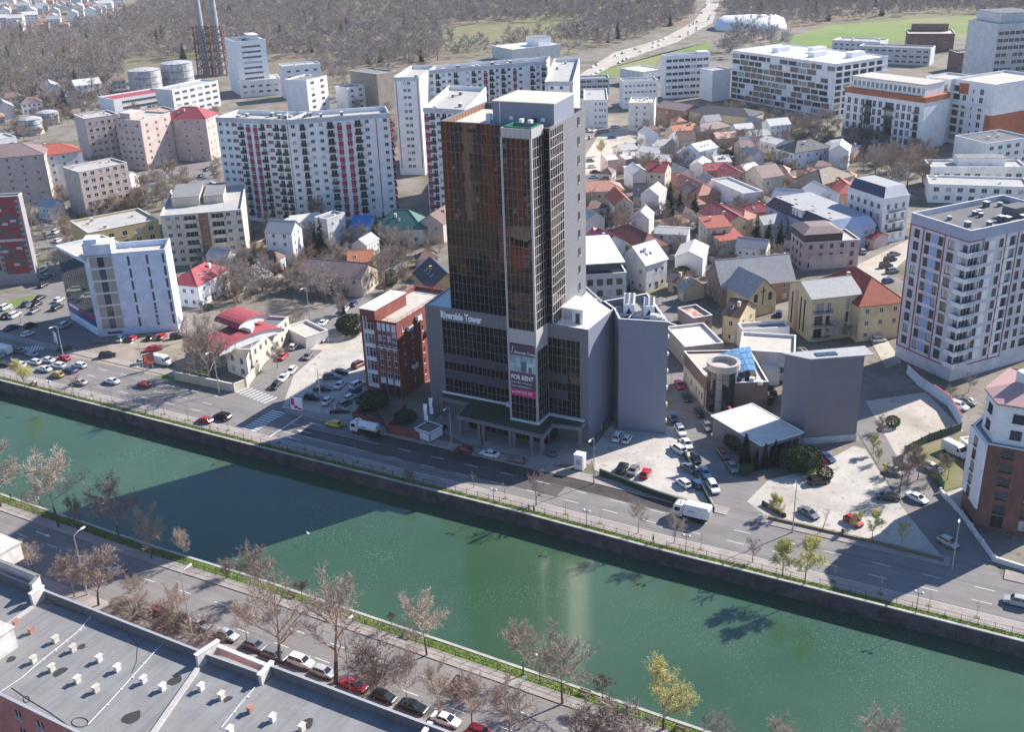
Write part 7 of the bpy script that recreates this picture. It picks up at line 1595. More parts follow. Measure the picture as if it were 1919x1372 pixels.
ng = bpy.data.node_groups.new('scatter', 'GeometryNodeTree'); ng.interface.new_socket('Geometry', in_out='INPUT', socket_type='NodeSocketGeometry'); ng.interface.new_socket('Geometry', in_out='OUTPUT', socket_type='NodeSocketGeometry')
N = ng.nodes; gi = N.new('NodeGroupInput'); go = N.new('NodeGroupOutput'); iop = N.new('GeometryNodeInstanceOnPoints'); ci = N.new('GeometryNodeCollectionInfo'); ci.inputs['Collection'].default_value = srcc; ci.inputs['Separate Children'].default_value = True
na = N.new('GeometryNodeInputNamedAttribute'); na.data_type = 'INT'; na.inputs[0].default_value = 'kind'; nb = N.new('GeometryNodeInputNamedAttribute'); nb.data_type = 'FLOAT'; nb.inputs[0].default_value = 'size'
rv = N.new('FunctionNodeRandomValue'); rv.data_type = 'FLOAT_VECTOR'; rv.inputs[0].default_value = (0, 0, 0); rv.inputs[1].default_value = (0, 0, 6.28)
e2r = N.new('FunctionNodeEulerToRotation')
lk = ng.links.new
lk(gi.outputs[0], iop.inputs['Points']); lk(ci.outputs[0], iop.inputs['Instance']); iop.inputs['Pick Instance'].default_value = True
lk([o for o in na.outputs if o.enabled][0], iop.inputs['Instance Index']); lk(rv.outputs[0], e2r.inputs[0]); lk(e2r.outputs[0], iop.inputs['Rotation']); lk([o for o in nb.outputs if o.enabled][0], iop.inputs['Scale'])
lk(iop.outputs[0], go.inputs[0]); md = wood.modifiers.new('scatter', 'NODES'); md.node_group = ng
# grass on the canal verges
def blades(name, pl, s0, s1, n0, n1, per, hh, label):
    R = random.Random(5); mb = MB()
    for _ in range(int((s1-s0)*per)):
        s, n = R.uniform(s0, s1), R.uniform(n0, n1)
        p = pos(pl, s, n); an = R.uniform(0, 6.3); w = .06; k = hh*R.uniform(.4, 1.3); mb.face([(p.x-w*math.cos(an), p.y-w*math.sin(an), .1), (p.x+w*math.cos(an), p.y+w*math.sin(an), .1), (p.x+R.uniform(-.12, .12), p.y+R.uniform(-.12, .12), .1+k)])
    return tag(mb.build(name, leaf_mat('grass_blade', (.15, .24, .035), .35)), label, 'grass', kind='stuff')
blades('verge_grass', FAR, par(FAR, (-20, 705))[0], par(FAR, (1960, 1210))[0], .5, 1.6, 42, .28, 'green grass on the far canal verge')
blades('verge_grass', NEAR, par(NEAR, (-20, 915))[0], par(NEAR, (1400, 1395))[0], -2.2, -.5, 42, .25, 'green grass on the near canal verge')
# ------------------------------------------------------------------ vehicles
PAINTS = dict(white=(.72, .73, .74), silver=(.42, .43, .45), grey=(.16, .165, .18), black=(.012, .012, .014), red=(.45, .018, .03), blue=(.03, .06, .17), yellow=(.62, .50, .02), gold=(.42, .28, .03), beige=(.45, .38, .36), maroon=(.16, .02, .025), skyblue=(.22, .33, .45))
def paint(c):
    k = 'paint_'+c
    if k in MATS: return MATS[k]
    m, t, b = _new(k); b.inputs['Base Color'].default_value = (*PAINTS[c], 1); b.inputs['Roughness'].default_value = .28; b.inputs['Coat Weight'].default_value = .6; b.inputs['Coat Roughness'].default_value = .06
    MATS[k] = m; return m
CGL = flat('car_glass', (.012, .014, .017), .04, 0, .8, 0); TYRE = flat('tyre', (.018, .018, .018), .8, var=0); RIM = flat('rim', (.38, .38, .40), .35, .7, var=0); HEADL = flat('headlamp', (.65, .67, .70), .15, .2, var=0); TAILL = flat('taillamp', (.30, .01, .012), .25, var=0); PLAST = flat('black_plastic', (.02, .02, .022), .6, var=0)
wm = MB(); K = 14
for y0, y1, r0, r1, mi in ((-.1, .1, .31, .31, 0),):
    wm.loft([[(r*math.cos(2*math.pi*i/K), y, r*math.sin(2*math.pi*i/K)) for i in range(K)] for y, r in ((-.11, .20), (-.115, .29), (-.08, .315), (.08, .315), (.115, .29), (.11, .20))], 0, False)
WHEEL = wm.mesh('wheel', [TYRE]); rm = MB()
for y in (-.105, .105):
    rm.face([(.2*math.cos(2*math.pi*i/K), y, .2*math.sin(2*math.pi*i/K)) for i in range(K)]); rm.loft([[(.09*math.cos(2*math.pi*i/6), y*k, .09*math.sin(2*math.pi*i/6)) for i in range(6)] for k in (.9, 1.06)])
RIMM = rm.mesh('rim', RIM)
def carmesh(kind):
    """body (lower shell, roof, pillars), glass house, wheel positions; x is forward"""
    sp = dict(hatch=(4.0, .86, .92, 1.46, -1.75, -1.35, .45, 1.15), sedan=(4.55, .89, .93, 1.42, -1.55, -.85, .40, 1.15), suv=(4.5, .93, 1.06, 1.70, -2.05, -1.75, .55, 1.15), estate=(4.5, .88, .93, 1.47, -2.05, -1.75, .4, 1.15))[kind]
    L, w, sh, top, rb, rt, ft, fb = sp; X = L/2; mb = MB(); rings = []
    for x, zb, zt, k in ((-X, .48, sh-.12, .80), (-X+.08, .34, sh-.03, .93), (-X+.5, .27, sh, 1.0), (rb+.3, .25, sh+.02, 1.0), (0, .24, sh, 1.0), (fb, .24, sh-.02, 1.0), (X-.55, .25, sh-.14, .98), (X-.14, .29, sh-.25, .90), (X, .42, sh-.36, .74)):
        a = w*k; rings.append([(x, -a*.92, zb), (x, -a, zb+.16), (x, -a*.99, zt-.14), (x, -a*.86, zt), (x, a*.86, zt), (x, a*.99, zt-.14), (x, a, zb+.16), (x, a*.92, zb)])
    mb.loft(rings, 0)
    g0, g1 = w*.84, w*.66; zb = sh-.02
    lo = [(rb, -g0, zb), (fb, -g0, zb), (fb, g0, zb), (rb, g0, zb)]; hi = [(rt, -g1, top-.06), (ft, -g1, top-.06), (ft, g1, top-.06), (rt, g1, top-.06)]
    # roof skin, slightly crowned
    rr = [[(rt-.06, -g1-.02, top-.07), (rt-.06, -g1*.5, top-.03), (rt-.06, g1*.5, top-.03), (rt-.06, g1+.02, top-.07)], [((rt+ft)/2, -g1-.03, top-.03), ((rt+ft)/2, -g1*.5, top+.01), ((rt+ft)/2, g1*.5, top+.01), ((rt+ft)/2, g1+.03, top-.03)], [(ft+.05, -g1-.02, top-.08), (ft+.05, -g1*.5, top-.04), (ft+.05, g1*.5, top-.04), (ft+.05, g1+.02, top-.08)]]
    for a in range(2):
        for i in range(3): mb.face([rr[a][i], rr[a+1][i], rr[a+1][i+1], rr[a][i+1]])
    for i in range(4): mb.tube(lo[i], hi[i], .055, .045, 4)
    for s in (-1, 1): mb.tube(((rb+fb)/2-.1, s*g0, zb), ((rt+ft)/2, s*g1, top-.06), .05, .045, 4); mb.tube(hi[0] if s < 0 else hi[3], hi[1] if s < 0 else hi[2], .045, .045, 4)
    for s in (-1, 1): mb.box(fb-.28, fb-.12, s*(w+.02), s*(w+.17), sh+.02, sh+.15)
    gl = MB(); 
    for i in range(4): j = (i+1) % 4; gl.face([lo[i], lo[j], hi[j], hi[i]])
    dk = MB(); dk.box(-X+.05, X-.08, -w*.9, w*.9, .2, .3)
    hl = MB(); hl.box(0, .12, -.19, .19, 0, .13); tl_ = MB(); tl_.box(-.06, .06, -.17, .17, 0, .22)
    me = mb.mesh('body', [paint('white')]); me.materials[0] = None
    return dict(L=L, w=w, sh=sh, X=X, body=me, glass=gl.mesh('windows', CGL), under=dk.mesh('underbody', PLAST), hl=hl.mesh('headlight', HEADL), tl=tl_.mesh('taillight', TAILL))
CM = {}
def car(label, p, az, color, kind='hatch', group=None, z=.012, roof=None, cat='car', name='parked_car'):
    if kind not in CM: CM[kind] = carmesh(kind)
    c = CM[kind]; r = empty(name, (p.x, p.y, z), az, label, cat, group)
    b = link('body', c['body'], r); b.material_slots[0].link = 'OBJECT'; b.material_slots[0].material = paint(color)
    link('windows', c['glass'], r); link('underbody', c['under'], r)
    for x in (c['X']-.82, -c['X']+.80):
        for y in (-c['w']+.10, c['w']-.10): link('rim', RIMM, link('wheel', WHEEL, r, (x, y, .315)))
    for s in (-1, 1): link('headlight', c['hl'], r, (c['X']-.16, s*(c['w']-.32), c['sh']-.42)); link('taillight', c['tl'], r, (-c['X']+.04, s*(c['w']-.30), c['sh']-.34))
    return r
def az_of(a, b): d = P2(b)-P2(a); return math.atan2(d.y, d.x)
ROAD = math.radians(-28.5)
ZN = [  # group, place, heading, [(x, y, colour, kind, turn deg)]
 ('cars on the far boulevard', 'on the boulevard beyond the canal', ROAD+math.pi, [(270, 721, 'red', 'hatch', 0), (210, 715, 'white', 'sedan', 0), (150, 717, 'beige', 'sedan', 0), (384, 789, 'red', 'hatch', 4), (417, 782, 'black', 'suv', 4), (870, 844, 'maroon', 'hatch', 0), (918, 852, 'white', 'sedan', 0), (967, 863, 'grey', 'estate', 0), (1906, 1130, 'silver', 'suv', 0)]),
 ('cars queuing at the left junction', 'queuing at the left junction', ROAD+math.pi, [(132, 696, 'blue', 'sedan', 0), (110, 687, 'white', 'estate', 0), (90, 677, 'white', 'sedan', 0), (120, 674, 'red', 'hatch', 0), (149, 687, 'white', 'estate', 0), (66, 681, 'white', 'hatch', 0), (60, 666, 'skyblue', 'sedan', 0), (36, 660, 'grey', 'sedan', 0), (84, 694, 'white', 'sedan', 0), (10, 684, 'black', 'hatch', 0), (38, 686, 'white', 'hatch', 0), (-4, 668, 'silver', 'suv', 0)]),
 ('cars parked by the mosaic building', 'parked below the mosaic building', math.radians(75), [(11, 578, 'white', 'suv', 0), (13, 594, 'black', 'sedan', 0), (28, 593, 'white', 'suv', 0), (48, 572, 'blue', 'hatch', 20), (66, 584, 'grey', 'sedan', 0), (70, 572, 'black', 'hatch', 0), (76, 560, 'black', 'sedan', 0), (108, 578, 'black', 'suv', 0), (111, 564, 'white', 'hatch', 0), (23, 616, 'blue', 'sedan', -20), (58, 612, 'black', 'hatch', -20), (53, 628, 'white', 'hatch', -20), (122, 612, 'silver', 'suv', 0), (82, 536, 'black', 'hatch', 0), (88, 520, 'grey', 'sedan', 0), (79, 508, 'white', 'suv', 0), (66, 480, 'grey', 'hatch', 0), (110, 452, 'white', 'hatch', 0), (106, 436, 'white', 'suv', 0), (104, 416, 'silver', 'hatch', 0)]),
 ('cars before the white office', 'parked before the white office', math.radians(80), [(228, 637, 'white', 'hatch', 0), (250, 636, 'red', 'hatch', 0), (284, 634, 'black', 'hatch', 0), (304, 633, 'red', 'hatch', 0), (334, 633, 'black', 'suv', -60), (202, 669, 'black', 'suv', -70), (288, 656, 'red', 'sedan', -60), (268, 681, 'silver', 'sedan', -60), (190, 641, 'grey', 'sedan', -70), (122, 656, 'black', 'hatch', -60)]),
 ('cars along the side street', 'along the side street', az_of((520, 715), (660, 572)), [(646, 582, 'white', 'sedan', 0), (663, 571, 'blue', 'hatch', 0), (606, 607, 'white', 'sedan', 0), (585, 624, 'black', 'sedan', 0), (607, 637, 'grey', 'sedan', 180), (648, 602, 'black', 'suv', 0), (551, 652, 'white', 'hatch', 0), (531, 670, 'red', 'sedan', 0), (577, 670, 'grey', 'hatch', 180), (517, 723, 'black', 'hatch', 180), (531, 709, 'white', 'sedan', 180), (547, 697, 'white', 'hatch', 180)]),
 ('cars in the lot beside the brick office', 'in the lot left of the brick office', math.radians(72), [(622, 707, 'grey', 'suv', -75), (637, 700, 'black', 'sedan', -75), (605, 729, 'black', 'sedan', -80), (638, 722, 'white', 'sedan', 0), (587, 746, 'black', 'suv', -80), (614, 752, 'white', 'sedan', 0), (670, 722, 'white', 'suv', -20), (664, 734, 'blue', 'sedan', -20), (656, 746, 'white', 'hatch', -20), (646, 757, 'grey', 'hatch', -20), (637, 770, 'black', 'sedan', -70), (673, 686, 'maroon', 'suv', -20)]),
 ('cars in the lot beside the tower', 'in the lot right of the tower', math.radians(66), [(1158, 820, 'white', 'suv', 0), (1175, 824, 'white', 'hatch', 0), (1166, 879, 'black', 'suv', 0), (1187, 882, 'grey', 'sedan', 0), (1210, 888, 'red', 'hatch', 0), (1271, 843, 'white', 'suv', 50), (1291, 878, 'grey', 'sedan', 50), (1281, 907, 'white', 'hatch', 50), (1304, 909, 'blue', 'hatch', 50)]),
 ('cars along the lane right of the tower', 'along the lane right of the tower', az_of((1262, 700), (1385, 890)), [(1275, 809, 'white', 'suv', 0), (1287, 833, 'white', 'sedan', 0), (1304, 860, 'black', 'hatch', 0), (1321, 887, 'skyblue', 'sedan', 0), (1336, 915, 'white', 'suv', 0), (1261, 784, 'blue', 'hatch', 0), (1273, 722, 'red', 'sedan', 0), (1287, 746, 'black', 'hatch', 0), (1325, 800, 'grey', 'sedan', 0), (1355, 852, 'maroon', 'sedan', 0), (1372, 877, 'grey', 'sedan', 0), (1310, 775, 'black', 'hatch', 0)]),
 ('cars in the right car park', 'in and around the right car park', math.radians(-60), [(1547, 858, 'blue', 'sedan', 0), (1534, 903, 'black', 'suv', 70), (1515, 963, 'grey', 'sedan', 0), (1599, 978, 'red', 'hatch', 0), (1664, 933, 'black', 'sedan', 50), (1718, 935, 'white', 'sedan', 5), (1747, 878, 'white', 'estate', 5), (1676, 884, 'white', 'hatch', 5), (1776, 1018, 'silver', 'hatch', 0), (1796, 762, 'white', 'suv', 10), (1811, 753, 'grey', 'sedan', 10)]),
 ('cars parked on the near street', 'parked on the near street', ROAD, [(565, 1243, 'white', 'suv', 0), (516, 1230, 'grey', 'estate', 0), (607, 1262, 'silver', 'hatch', 0), (664, 1287, 'red', 'sedan', 0), (720, 1308, 'black', 'hatch', 0), (775, 1327, 'black', 'sedan', 0), (836, 1352, 'white', 'sedan', 0), (900, 1376, 'red', 'hatch', 0), (374, 1172, 'white', 'sedan', 0), (425, 1192, 'silver', 'sedan', 0), (300, 1150, 'maroon', 'hatch', 0), (478, 1212, 'grey', 'hatch', 0)]),
 ('cars on the sand street', 'on the pale street by the lilac apartments', math.radians(20), [(1632, 462, 'red', 'hatch', 0), (1651, 455, 'white', 'sedan', 0), (1670, 450, 'white', 'suv', 0), (1690, 446, 'blue', 'sedan', 0), (1675, 478, 'grey', 'sedan', 0), (1668, 488, 'black', 'suv', 0), (1616, 473, 'silver', 'hatch', 70), (1655, 629, 'red', 'hatch', -10), (1646, 639, 'white', 'hatch', -10), (1668, 624, 'silver', 'hatch', -10), (1660, 500, 'black', 'suv', 0), (1672, 510, 'grey', 'suv', 0), (1664, 528, 'blue', 'hatch', 0)]),
 ('cars in the yard behind the tower', 'in the yard and lane behind the tower', math.radians(60), [(1104, 245, 'white', 'hatch', 0), (1113, 245, 'white', 'sedan', 0), (1137, 246, 'skyblue', 'suv', 20), (1149, 238, 'white', 'hatch', 0), (1156, 238, 'white', 'hatch', 0), (1147, 258, 'blue', 'sedan', -60), (1097, 260, 'white', 'sedan', 0), (1107, 258, 'silver', 'hatch', 0), (1115, 323, 'black', 'sedan', -60), (1112, 333, 'skyblue', 'sedan', -60), (1106, 302, 'grey', 'hatch', -60), (1109, 313, 'white', 'hatch', -60)]),
 ('cars between the houses', 'among the houses right of the tower', math.radians(15), [(1151, 406, 'white', 'suv', 0), (1167, 403, 'grey', 'sedan', 0), (1186, 400, 'white', 'hatch', 0), (1230, 390, 'white', 'suv', 0), (1311, 371, 'white', 'hatch', 0), (1278, 385, 'white', 'hatch', 0), (1460, 590, 'blue', 'hatch', 60), (1500, 660, 'grey', 'sedan', -50)]),
 ('cars behind the red and white slab', 'on the street left of the red and white slab', math.radians(70), [(388, 284, 'white', 'hatch', 0), (396, 296, 'silver', 'hatch', 0), (402, 310, 'white', 'hatch', 0), (405, 325, 'blue', 'hatch', 0), (390, 318, 'black', 'sedan', 0), (398, 345, 'white', 'sedan', 0), (378, 330, 'grey', 'hatch', 0), (410, 372, 'white', 'suv', 0), (372, 298, 'silver', 'sedan', 0)]),
]
for grp, place, hd, rows in ZN:
    for i, (x, y, c, k, dg) in enumerate(sorted(rows)):
        kn = dict(hatch='hatchback', sedan='saloon', suv='tall off-roader', estate='estate car')[k]
        car(f'{c} {kn} {place}, {ORD[i]} from left', P2((x, y+3 if y > 700 else y+1)), hd+math.radians(dg), c if c != 'skyblue' else 'skyblue', k, grp)
def taxi(label, q, az, col):
    r = car(label, P2(q), az, col, 'hatch', None, name='taxi', cat='taxi'); mb = MB(); mb.box(-.12, .12, -.3, .3, 1.47, 1.62); mb.build('roof_sign', HEADL, r); return r
taxi('yellow taxi hatchback before the brick office on the boulevard', (626, 799), ROAD+math.pi, 'yellow'); taxi('gold taxi in the queue at the left junction by the canal', (108, 706), ROAD+math.pi, 'gold')
car('black saloon parked behind the kiosk beside the tower', P2((826, 808)), math.radians(70), 'black', 'sedan'); car('grey hatchback parked under the right end of the entrance canopy', P2((1038, 850)), math.radians(75), 'grey', 'hatch'); car('dark hatchback driving on the near street at lower centre', P2((872, 1292)), ROAD, 'black', 'suv')
# boulevard traffic too far to show parts
CB = MB(); CB.loft([[(x, -.85*k, .3), (x, -.85*k, z), (x, -.6*k, z2), (x, .6*k, z2), (x, .85*k, z), (x, .85*k, .3)] for x, z, z2, k in ((-2.1, .8, .85, .9), (-1.6, .9, 1.2, 1), (-1.0, .95, 1.45, 1), (.4, .95, 1.45, 1), (1.1, .9, .98, 1), (2.1, .7, .72, .85))])
for cn in ('white', 'silver', 'grey', 'red'): pass
cbm = {cn: CB.mesh('far_car', paint(cn)) for cn in ('white', 'silver', 'grey')}
bl = [(1092, 146), (1160, 108), (1255, 75), (1318, 42), (1334, 10)]
for k in range(34):
    f = k/33*(len(bl)-1); i = min(len(bl)-2, int(f)); a, b = P2(bl[i]), P2(bl[i+1]); d = (b-a).normalized(); n = Vector((-d.y, d.x)); p = a.lerp(b, f-i)+n*rng.choice((-7, -3.5, 6, 6))
    tag(link('far_car', cbm[rng.choice(('white', 'white', 'silver', 'grey'))], None, (p.x, p.y, .04), math.atan2(d.y, d.x)), 'tiny pale car on the distant boulevard through the wood', 'car', 'cars on the distant boulevard')
# vans
def van(label, q, az):
    r = empty('delivery_van', (*P2(q), .012), az, label, 'van'); mb = MB(); w = 1.0; rings = []
    for x, zb, zt in ((-3.0, .45, 2.45), (-2.9, .4, 2.6), (.9, .4, 2.6), (1.35, .4, 2.35), (2.0, .4, 1.45), (2.75, .42, 1.15), (3.0, .5, .9)):
        k = 1 if x < 2.5 else .92; rings.append([(x, -w*k, zb), (x, -w*k, zt-.25), (x, -w*k*.86, zt), (x, w*k*.86, zt), (x, w*k, zt-.25), (x, w*k, zb)])
    mb.loft(rings); mb.build('body', paint('white'), r); mb = MB(); mb.face([(1.40, -.82, 2.28), (1.98, -.86, 1.52), (1.98, .86, 1.52), (1.40, .82, 2.28)]); 
    mb.v = [(x+.03, y, z+.02) for x, y, z in mb.v]; mb.build('windscreen', CGL, r)
    for s in (-1, 1): mb = MB(); mb.face([(.95, s*1.012, 1.45), (1.75, s*1.012, 1.45), (1.3, s*1.012, 2.1), (.95, s*1.012, 2.1)]); mb.build('side_window', CGL, r)
    for x in (-1.9, 1.95):
        for y in (-.92, .92): o = link('wheel', WHEEL, r, (x, y, .34)); o.scale = (1.1, 1.1, 1.1)
    for s in (-1, 1): mb = MB(); mb.box(2.86, 3.0, s*.62-.18, s*.62+.18, .78, .98); mb.build('headlight', HEADL, r)
    mb = MB(); mb.box(2.9, 3.06, -.95, .95, .4, .7); mb.build('bumper', PLAST, r); return r
van('long white panel van parked on the plot beside the corner apartments', (1790, 852), math.radians(-62)); van('white panel van behind the billboard before the white office', (306, 683), ROAD); van('white van at the left edge of the left junction', (6, 662), ROAD+math.pi)
def sweeper(label, q, az, rounded):
    r = empty('street_sweeper', (*P2(q), .012), az, label, 'truck'); P_ = paint('white')
    mb = MB(); rings = []
    for x, zb, zt in ((1.55, .75, 2.9), (1.6, .7, 3.0), (2.9, .7, 3.0), (3.35, .7, 2.75), (3.45, .65, 1.7), (3.5, .6, .8)): rings.append([(x, -1.2, zb), (x, -1.2, zt-.2), (x, -1.05, zt), (x, 1.05, zt), (x, 1.2, zt-.2), (x, 1.2, zb)])
    mb.loft(rings); mb.build('cab', P_, r)
    mb = MB(); mb.face([(3.38, -1.0, 2.65), (3.47, -1.05, 1.75), (3.47, 1.05, 1.75), (3.38, 1.0, 2.65)]); mb.v = [(x+.03, y, z) for x, y, z in mb.v]; mb.build('windscreen', CGL, r)
    for s in (-1, 1): mb = MB(); mb.box(2.0, 3.1, s*1.2-.01, s*1.2+.01, 1.75, 2.55); mb.build('side_window', CGL, r)
    mb = MB(); K = 10 if rounded else 4
    if rounded:
        rings = []
        for x, k in ((-3.4, .75), (-3.2, .95), (-2.6, 1.0), (.9, 1.0), (1.3, .95)): rings.append([(x, k*1.22*(1 if abs(math.cos(t)) > .75 else .9)*math.cos(t), 2.15+k*1.05*math.sin(t)) for t in [2*math.pi*i/12 for i in range(12)]])
        mb.loft(rings)
    else:
        rings = [[(x, -1.25, zb), (x, -1.25, zt-.25), (x, -1.0, zt), (x, 1.0, zt), (x, 1.25, zt-.25), (x, 1.25, zb)] for x, zb, zt in ((-3.6, 1.2, 3.2), (-3.4, 1.1, 3.4), (1.1, 1.1, 3.4), (1.35, 1.2, 3.25))]; mb.loft(rings)
    mb.build('hopper', P_, r); mb = MB(); mb.box(-3.3, 3.0, -.9, .9, .55, 1.05); mb.box(-2.0, -.9, -1.2, 1.2, .5, 1.1); mb.build('chassis', PLAST, r)
    mb = MB(); mb.box(-3.72, -3.55, -1.0, 1.0, 1.4, 2.9) if not rounded else mb.box(-3.55, -3.35, -.6, .6, 1.6, 2.7); mb.build('rear_door', flat('door_grey', (.3, .3, .32)), r)
    for s in (-1, 1): mb = MB(); mb.box(-.9, .4, s*1.27-.01, s*1.27+.01, 2.15, 2.35); mb.build('stripe', flat('logo_grey', (.2, .24, .3), .5, var=0), r)
    for x in (-2.4, -1.3, 2.5):
        for y in (-1.05, 1.05): o = link('wheel', WHEEL, r, (x, y, .5)); o.scale = (1.6, 1.6, 1.6)
    for s in (-1, 1): mb = MB(); mb.tube((.3, s*1.0, .1), (.3, s*1.0, .4), .45, .3, 10, 0); mb.build('brush', flat('brush', (.2, .14, .06)), r)
    mb = MB(); mb.box(2.0, 2.3, -.5, .5, 3.02, 3.14); mb.build('beacon', flat('beacon_orange', (.7, .2, .02), .3, var=0), r); return r
sweeper('white tanker sweeper truck washing the road before the brick office', (686, 813), ROAD+math.pi, True); sweeper('large white box sweeper truck on the boulevard below the lane', (1296, 972), ROAD+math.pi, False)
# ------------------------------------------------------------------ street furniture
POLE = flat('lamp_pole', (.42, .43, .45), .45, .4, var=0); LENS = flat('lamp_lens', (.75, .75, .72), .3, var=0)
def lamp(label, base, top, az, arm=1.6, z=0.0):
    p = G(*base); hh = max(4.0, HT(base, top)); r = empty('street_lamp', (p.x, p.y, z), az, label, 'lamp', 'street lamps'); mb = MB(); mb.tube((0, 0, 0), (0, 0, hh), .13, .07, 8); mb.tube((0, 0, 0), (0, 0, .8), .18, .16, 8); mb.build('pole', POLE, r)
    mb = MB(); mb.tube((0, 0, hh), (arm*.5, 0, hh+.35), .06, .05, 6); mb.tube((arm*.5, 0, hh+.35), (arm, 0, hh+.42), .05, .05, 6); ar = mb.build('arm', POLE, r)
    mb = MB(); mb.loft([[(arm+x, -w, hh+.36), (arm+x, -w*.7, hh+.52), (arm+x, w*.7, hh+.52), (arm+x, w, hh+.36)] for x, w in ((-.1, .08), (.15, .18), (.7, .2), (.95, .08))]); mb.build('lamp_head', LENS, ar); return r
UP = ROAD+math.pi/2; DN = ROAD-math.pi/2
for lab, b_, t_, az in [('tall street lamp beside the kiosk left of the tower', (847, 845), 764, DN), ('street lamp at the corner of the lot before the brick office', (605, 787), 690, DN), ('street lamp before the green fence of the tower lot', (1113, 907), 822, DN), ('street lamp by the mouth of the right lane', (1784, 1066), 970, DN), ('street lamp at the right car park entrance', (1485, 998), 905, DN), ('street lamp at the left junction', (119, 668), 612, DN), ('street lamp beside the billboard at the white office', (270, 700), 640, DN), ('street lamp leaning over the near street at far left', (164, 1116), 1005, UP), ('street lamp over the near street, second from the left', (360, 1191), 1077, UP), ('street lamp over the near street before the big trees', (657, 1296), 1176, UP), ('street lamp over the near street at lower centre', (975, 1366), 1291, UP), ('street lamp along the side street by the garden', (582, 612), 540, DN), ('street lamp before the curved red roofs', (411, 738), 660, DN), ('pole by the left road island', (40, 605), 575, DN)]: lamp(lab, b_, t_, az)
def globe_lamp(label, base, top):
    p = G(*base); hh = max(3.0, HT(base, top)); r = empty('globe_lamp', (p.x, p.y, .1), ROAD, label, 'lamp', 'globe lamps'); mb = MB(); mb.tube((0, 0, 0), (0, 0, hh), .07, .05, 6); mb.tube((-.55, 0, hh-.35), (.55, 0, hh-.35), .04, .04, 5); mb.build('post', BLACKM, r)
    for s in (-1, 1):
        mb = MB(); mb.loft([[(s*.55+.26*math.sin(t)*math.cos(u), .26*math.sin(t)*math.sin(u), hh-.05-.26*math.cos(t)) for u in [2*math.pi*i/10 for i in range(10)]] for t in [.15, .6, 1.1, 1.6, 2.1, 2.6, 3.0]]); mb.build('globe', LENS, r, smooth=True)
for lab, b_, t_ in [('twin globe lamp on the far canal verge, nearest the right edge', (1716, 1151), 1111), ('twin globe lamp on the far verge below the tower lot', (1099, 988), 958), ('twin globe lamp on the far verge below the sweeper truck', (1285, 1037), 1005), ('twin globe lamp on the near verge at lower centre', (1012, 1282), 1231), ('twin globe lamp on the far verge at far left', (96, 742), 715), ('twin globe lamp on the far verge below the tower', (926, 948), 918)]: globe_lamp(lab, b_, t_)
def railing(name, label, pl, s0, s1, n, step, z=.1):
    ss = cuts(pl, s0, s1, step); o = pos(pl, (s0+s1)/2, n); r = empty(name, (*o, 0), 0, label, 'railing'); mb = MB(); mb.box(-.04, .04, -.04, .04, 0, 1.05); mb.box(-.05, .05, -.05, .05, 1.05, 1.12); me = mb.mesh('post', BLACKM)
    P = [pos(pl, s, n) for s in ss]; rl = MB()
    for p in P: link('post', me, r, (p.x-o.x, p.y-o.y, z), ROAD)
    for k, (a, b) in enumerate(zip(P[:-1], P[1:])):
        if rng.random() < .04: continue
        for h_ in (.25, .95): rl.tube((a.x-o.x, a.y-o.y, z+h_), (b.x-o.x, b.y-o.y, z+h_), .028, .028, 4)
        for j in range(1, 8): q = a.lerp(b, j/8)-o; rl.tube((q.x, q.y, z+.25), (q.x, q.y, z+.95), .009, .009, 3)
    rl.build('rail', BLACKM, r); return r
railing('canal_railing', 'dark iron railing along the far canal verge', FAR, par(FAR, (-30, 700))[0], par(FAR, (1960, 1215))[0], 1.72, 2.5); railing('canal_railing', 'dark iron railing along the near canal verge', NEAR, par(NEAR, (-30, 920))[0], par(NEAR, (1420, 1400))[0], -2.32, 2.5)
WOODB = flat('bench_wood', (.22, .12, .07), .7)
for i, (x, y, pl, lab) in enumerate([(1096, 1304, NEAR, 'bench on the near pavement before the small dark globe tree'), (546, 1120, NEAR, 'bench on the near pavement left of the big trees'), (762, 1196, NEAR, 'bench on the near pavement left of the tall pale tree'), (64, 722, FAR, 'bench on the far pavement at far left'), (1275, 1372, NEAR, 'bench on the near pavement beside the yellow green tree')]):
    s_, n_ = par(pl, (x, y)); p = pos(pl, s_, n_); r = empty('bench', (*p, .13), ROAD, lab, 'bench', 'canal benches')
    for k in range(3): mb = MB(); mb.box(-.9, .9, -.25+k*.17, -.12+k*.17, .42, .47); mb.build('seat_slat', WOODB, r)
    for k in range(2): mb = MB(); mb.box(-.9, .9, .27, .31, .58+k*.16, .7+k*.16); mb.build('back_slat', WOODB, r)
    for s in (-1, 1): mb = MB(); mb.box(s*.7-.04, s*.7+.04, -.25, .3, 0, .42); mb.box(s*.7-.03, s*.7+.03, .22, .27, .42, .9); mb.build('leg', BLACKM, r)
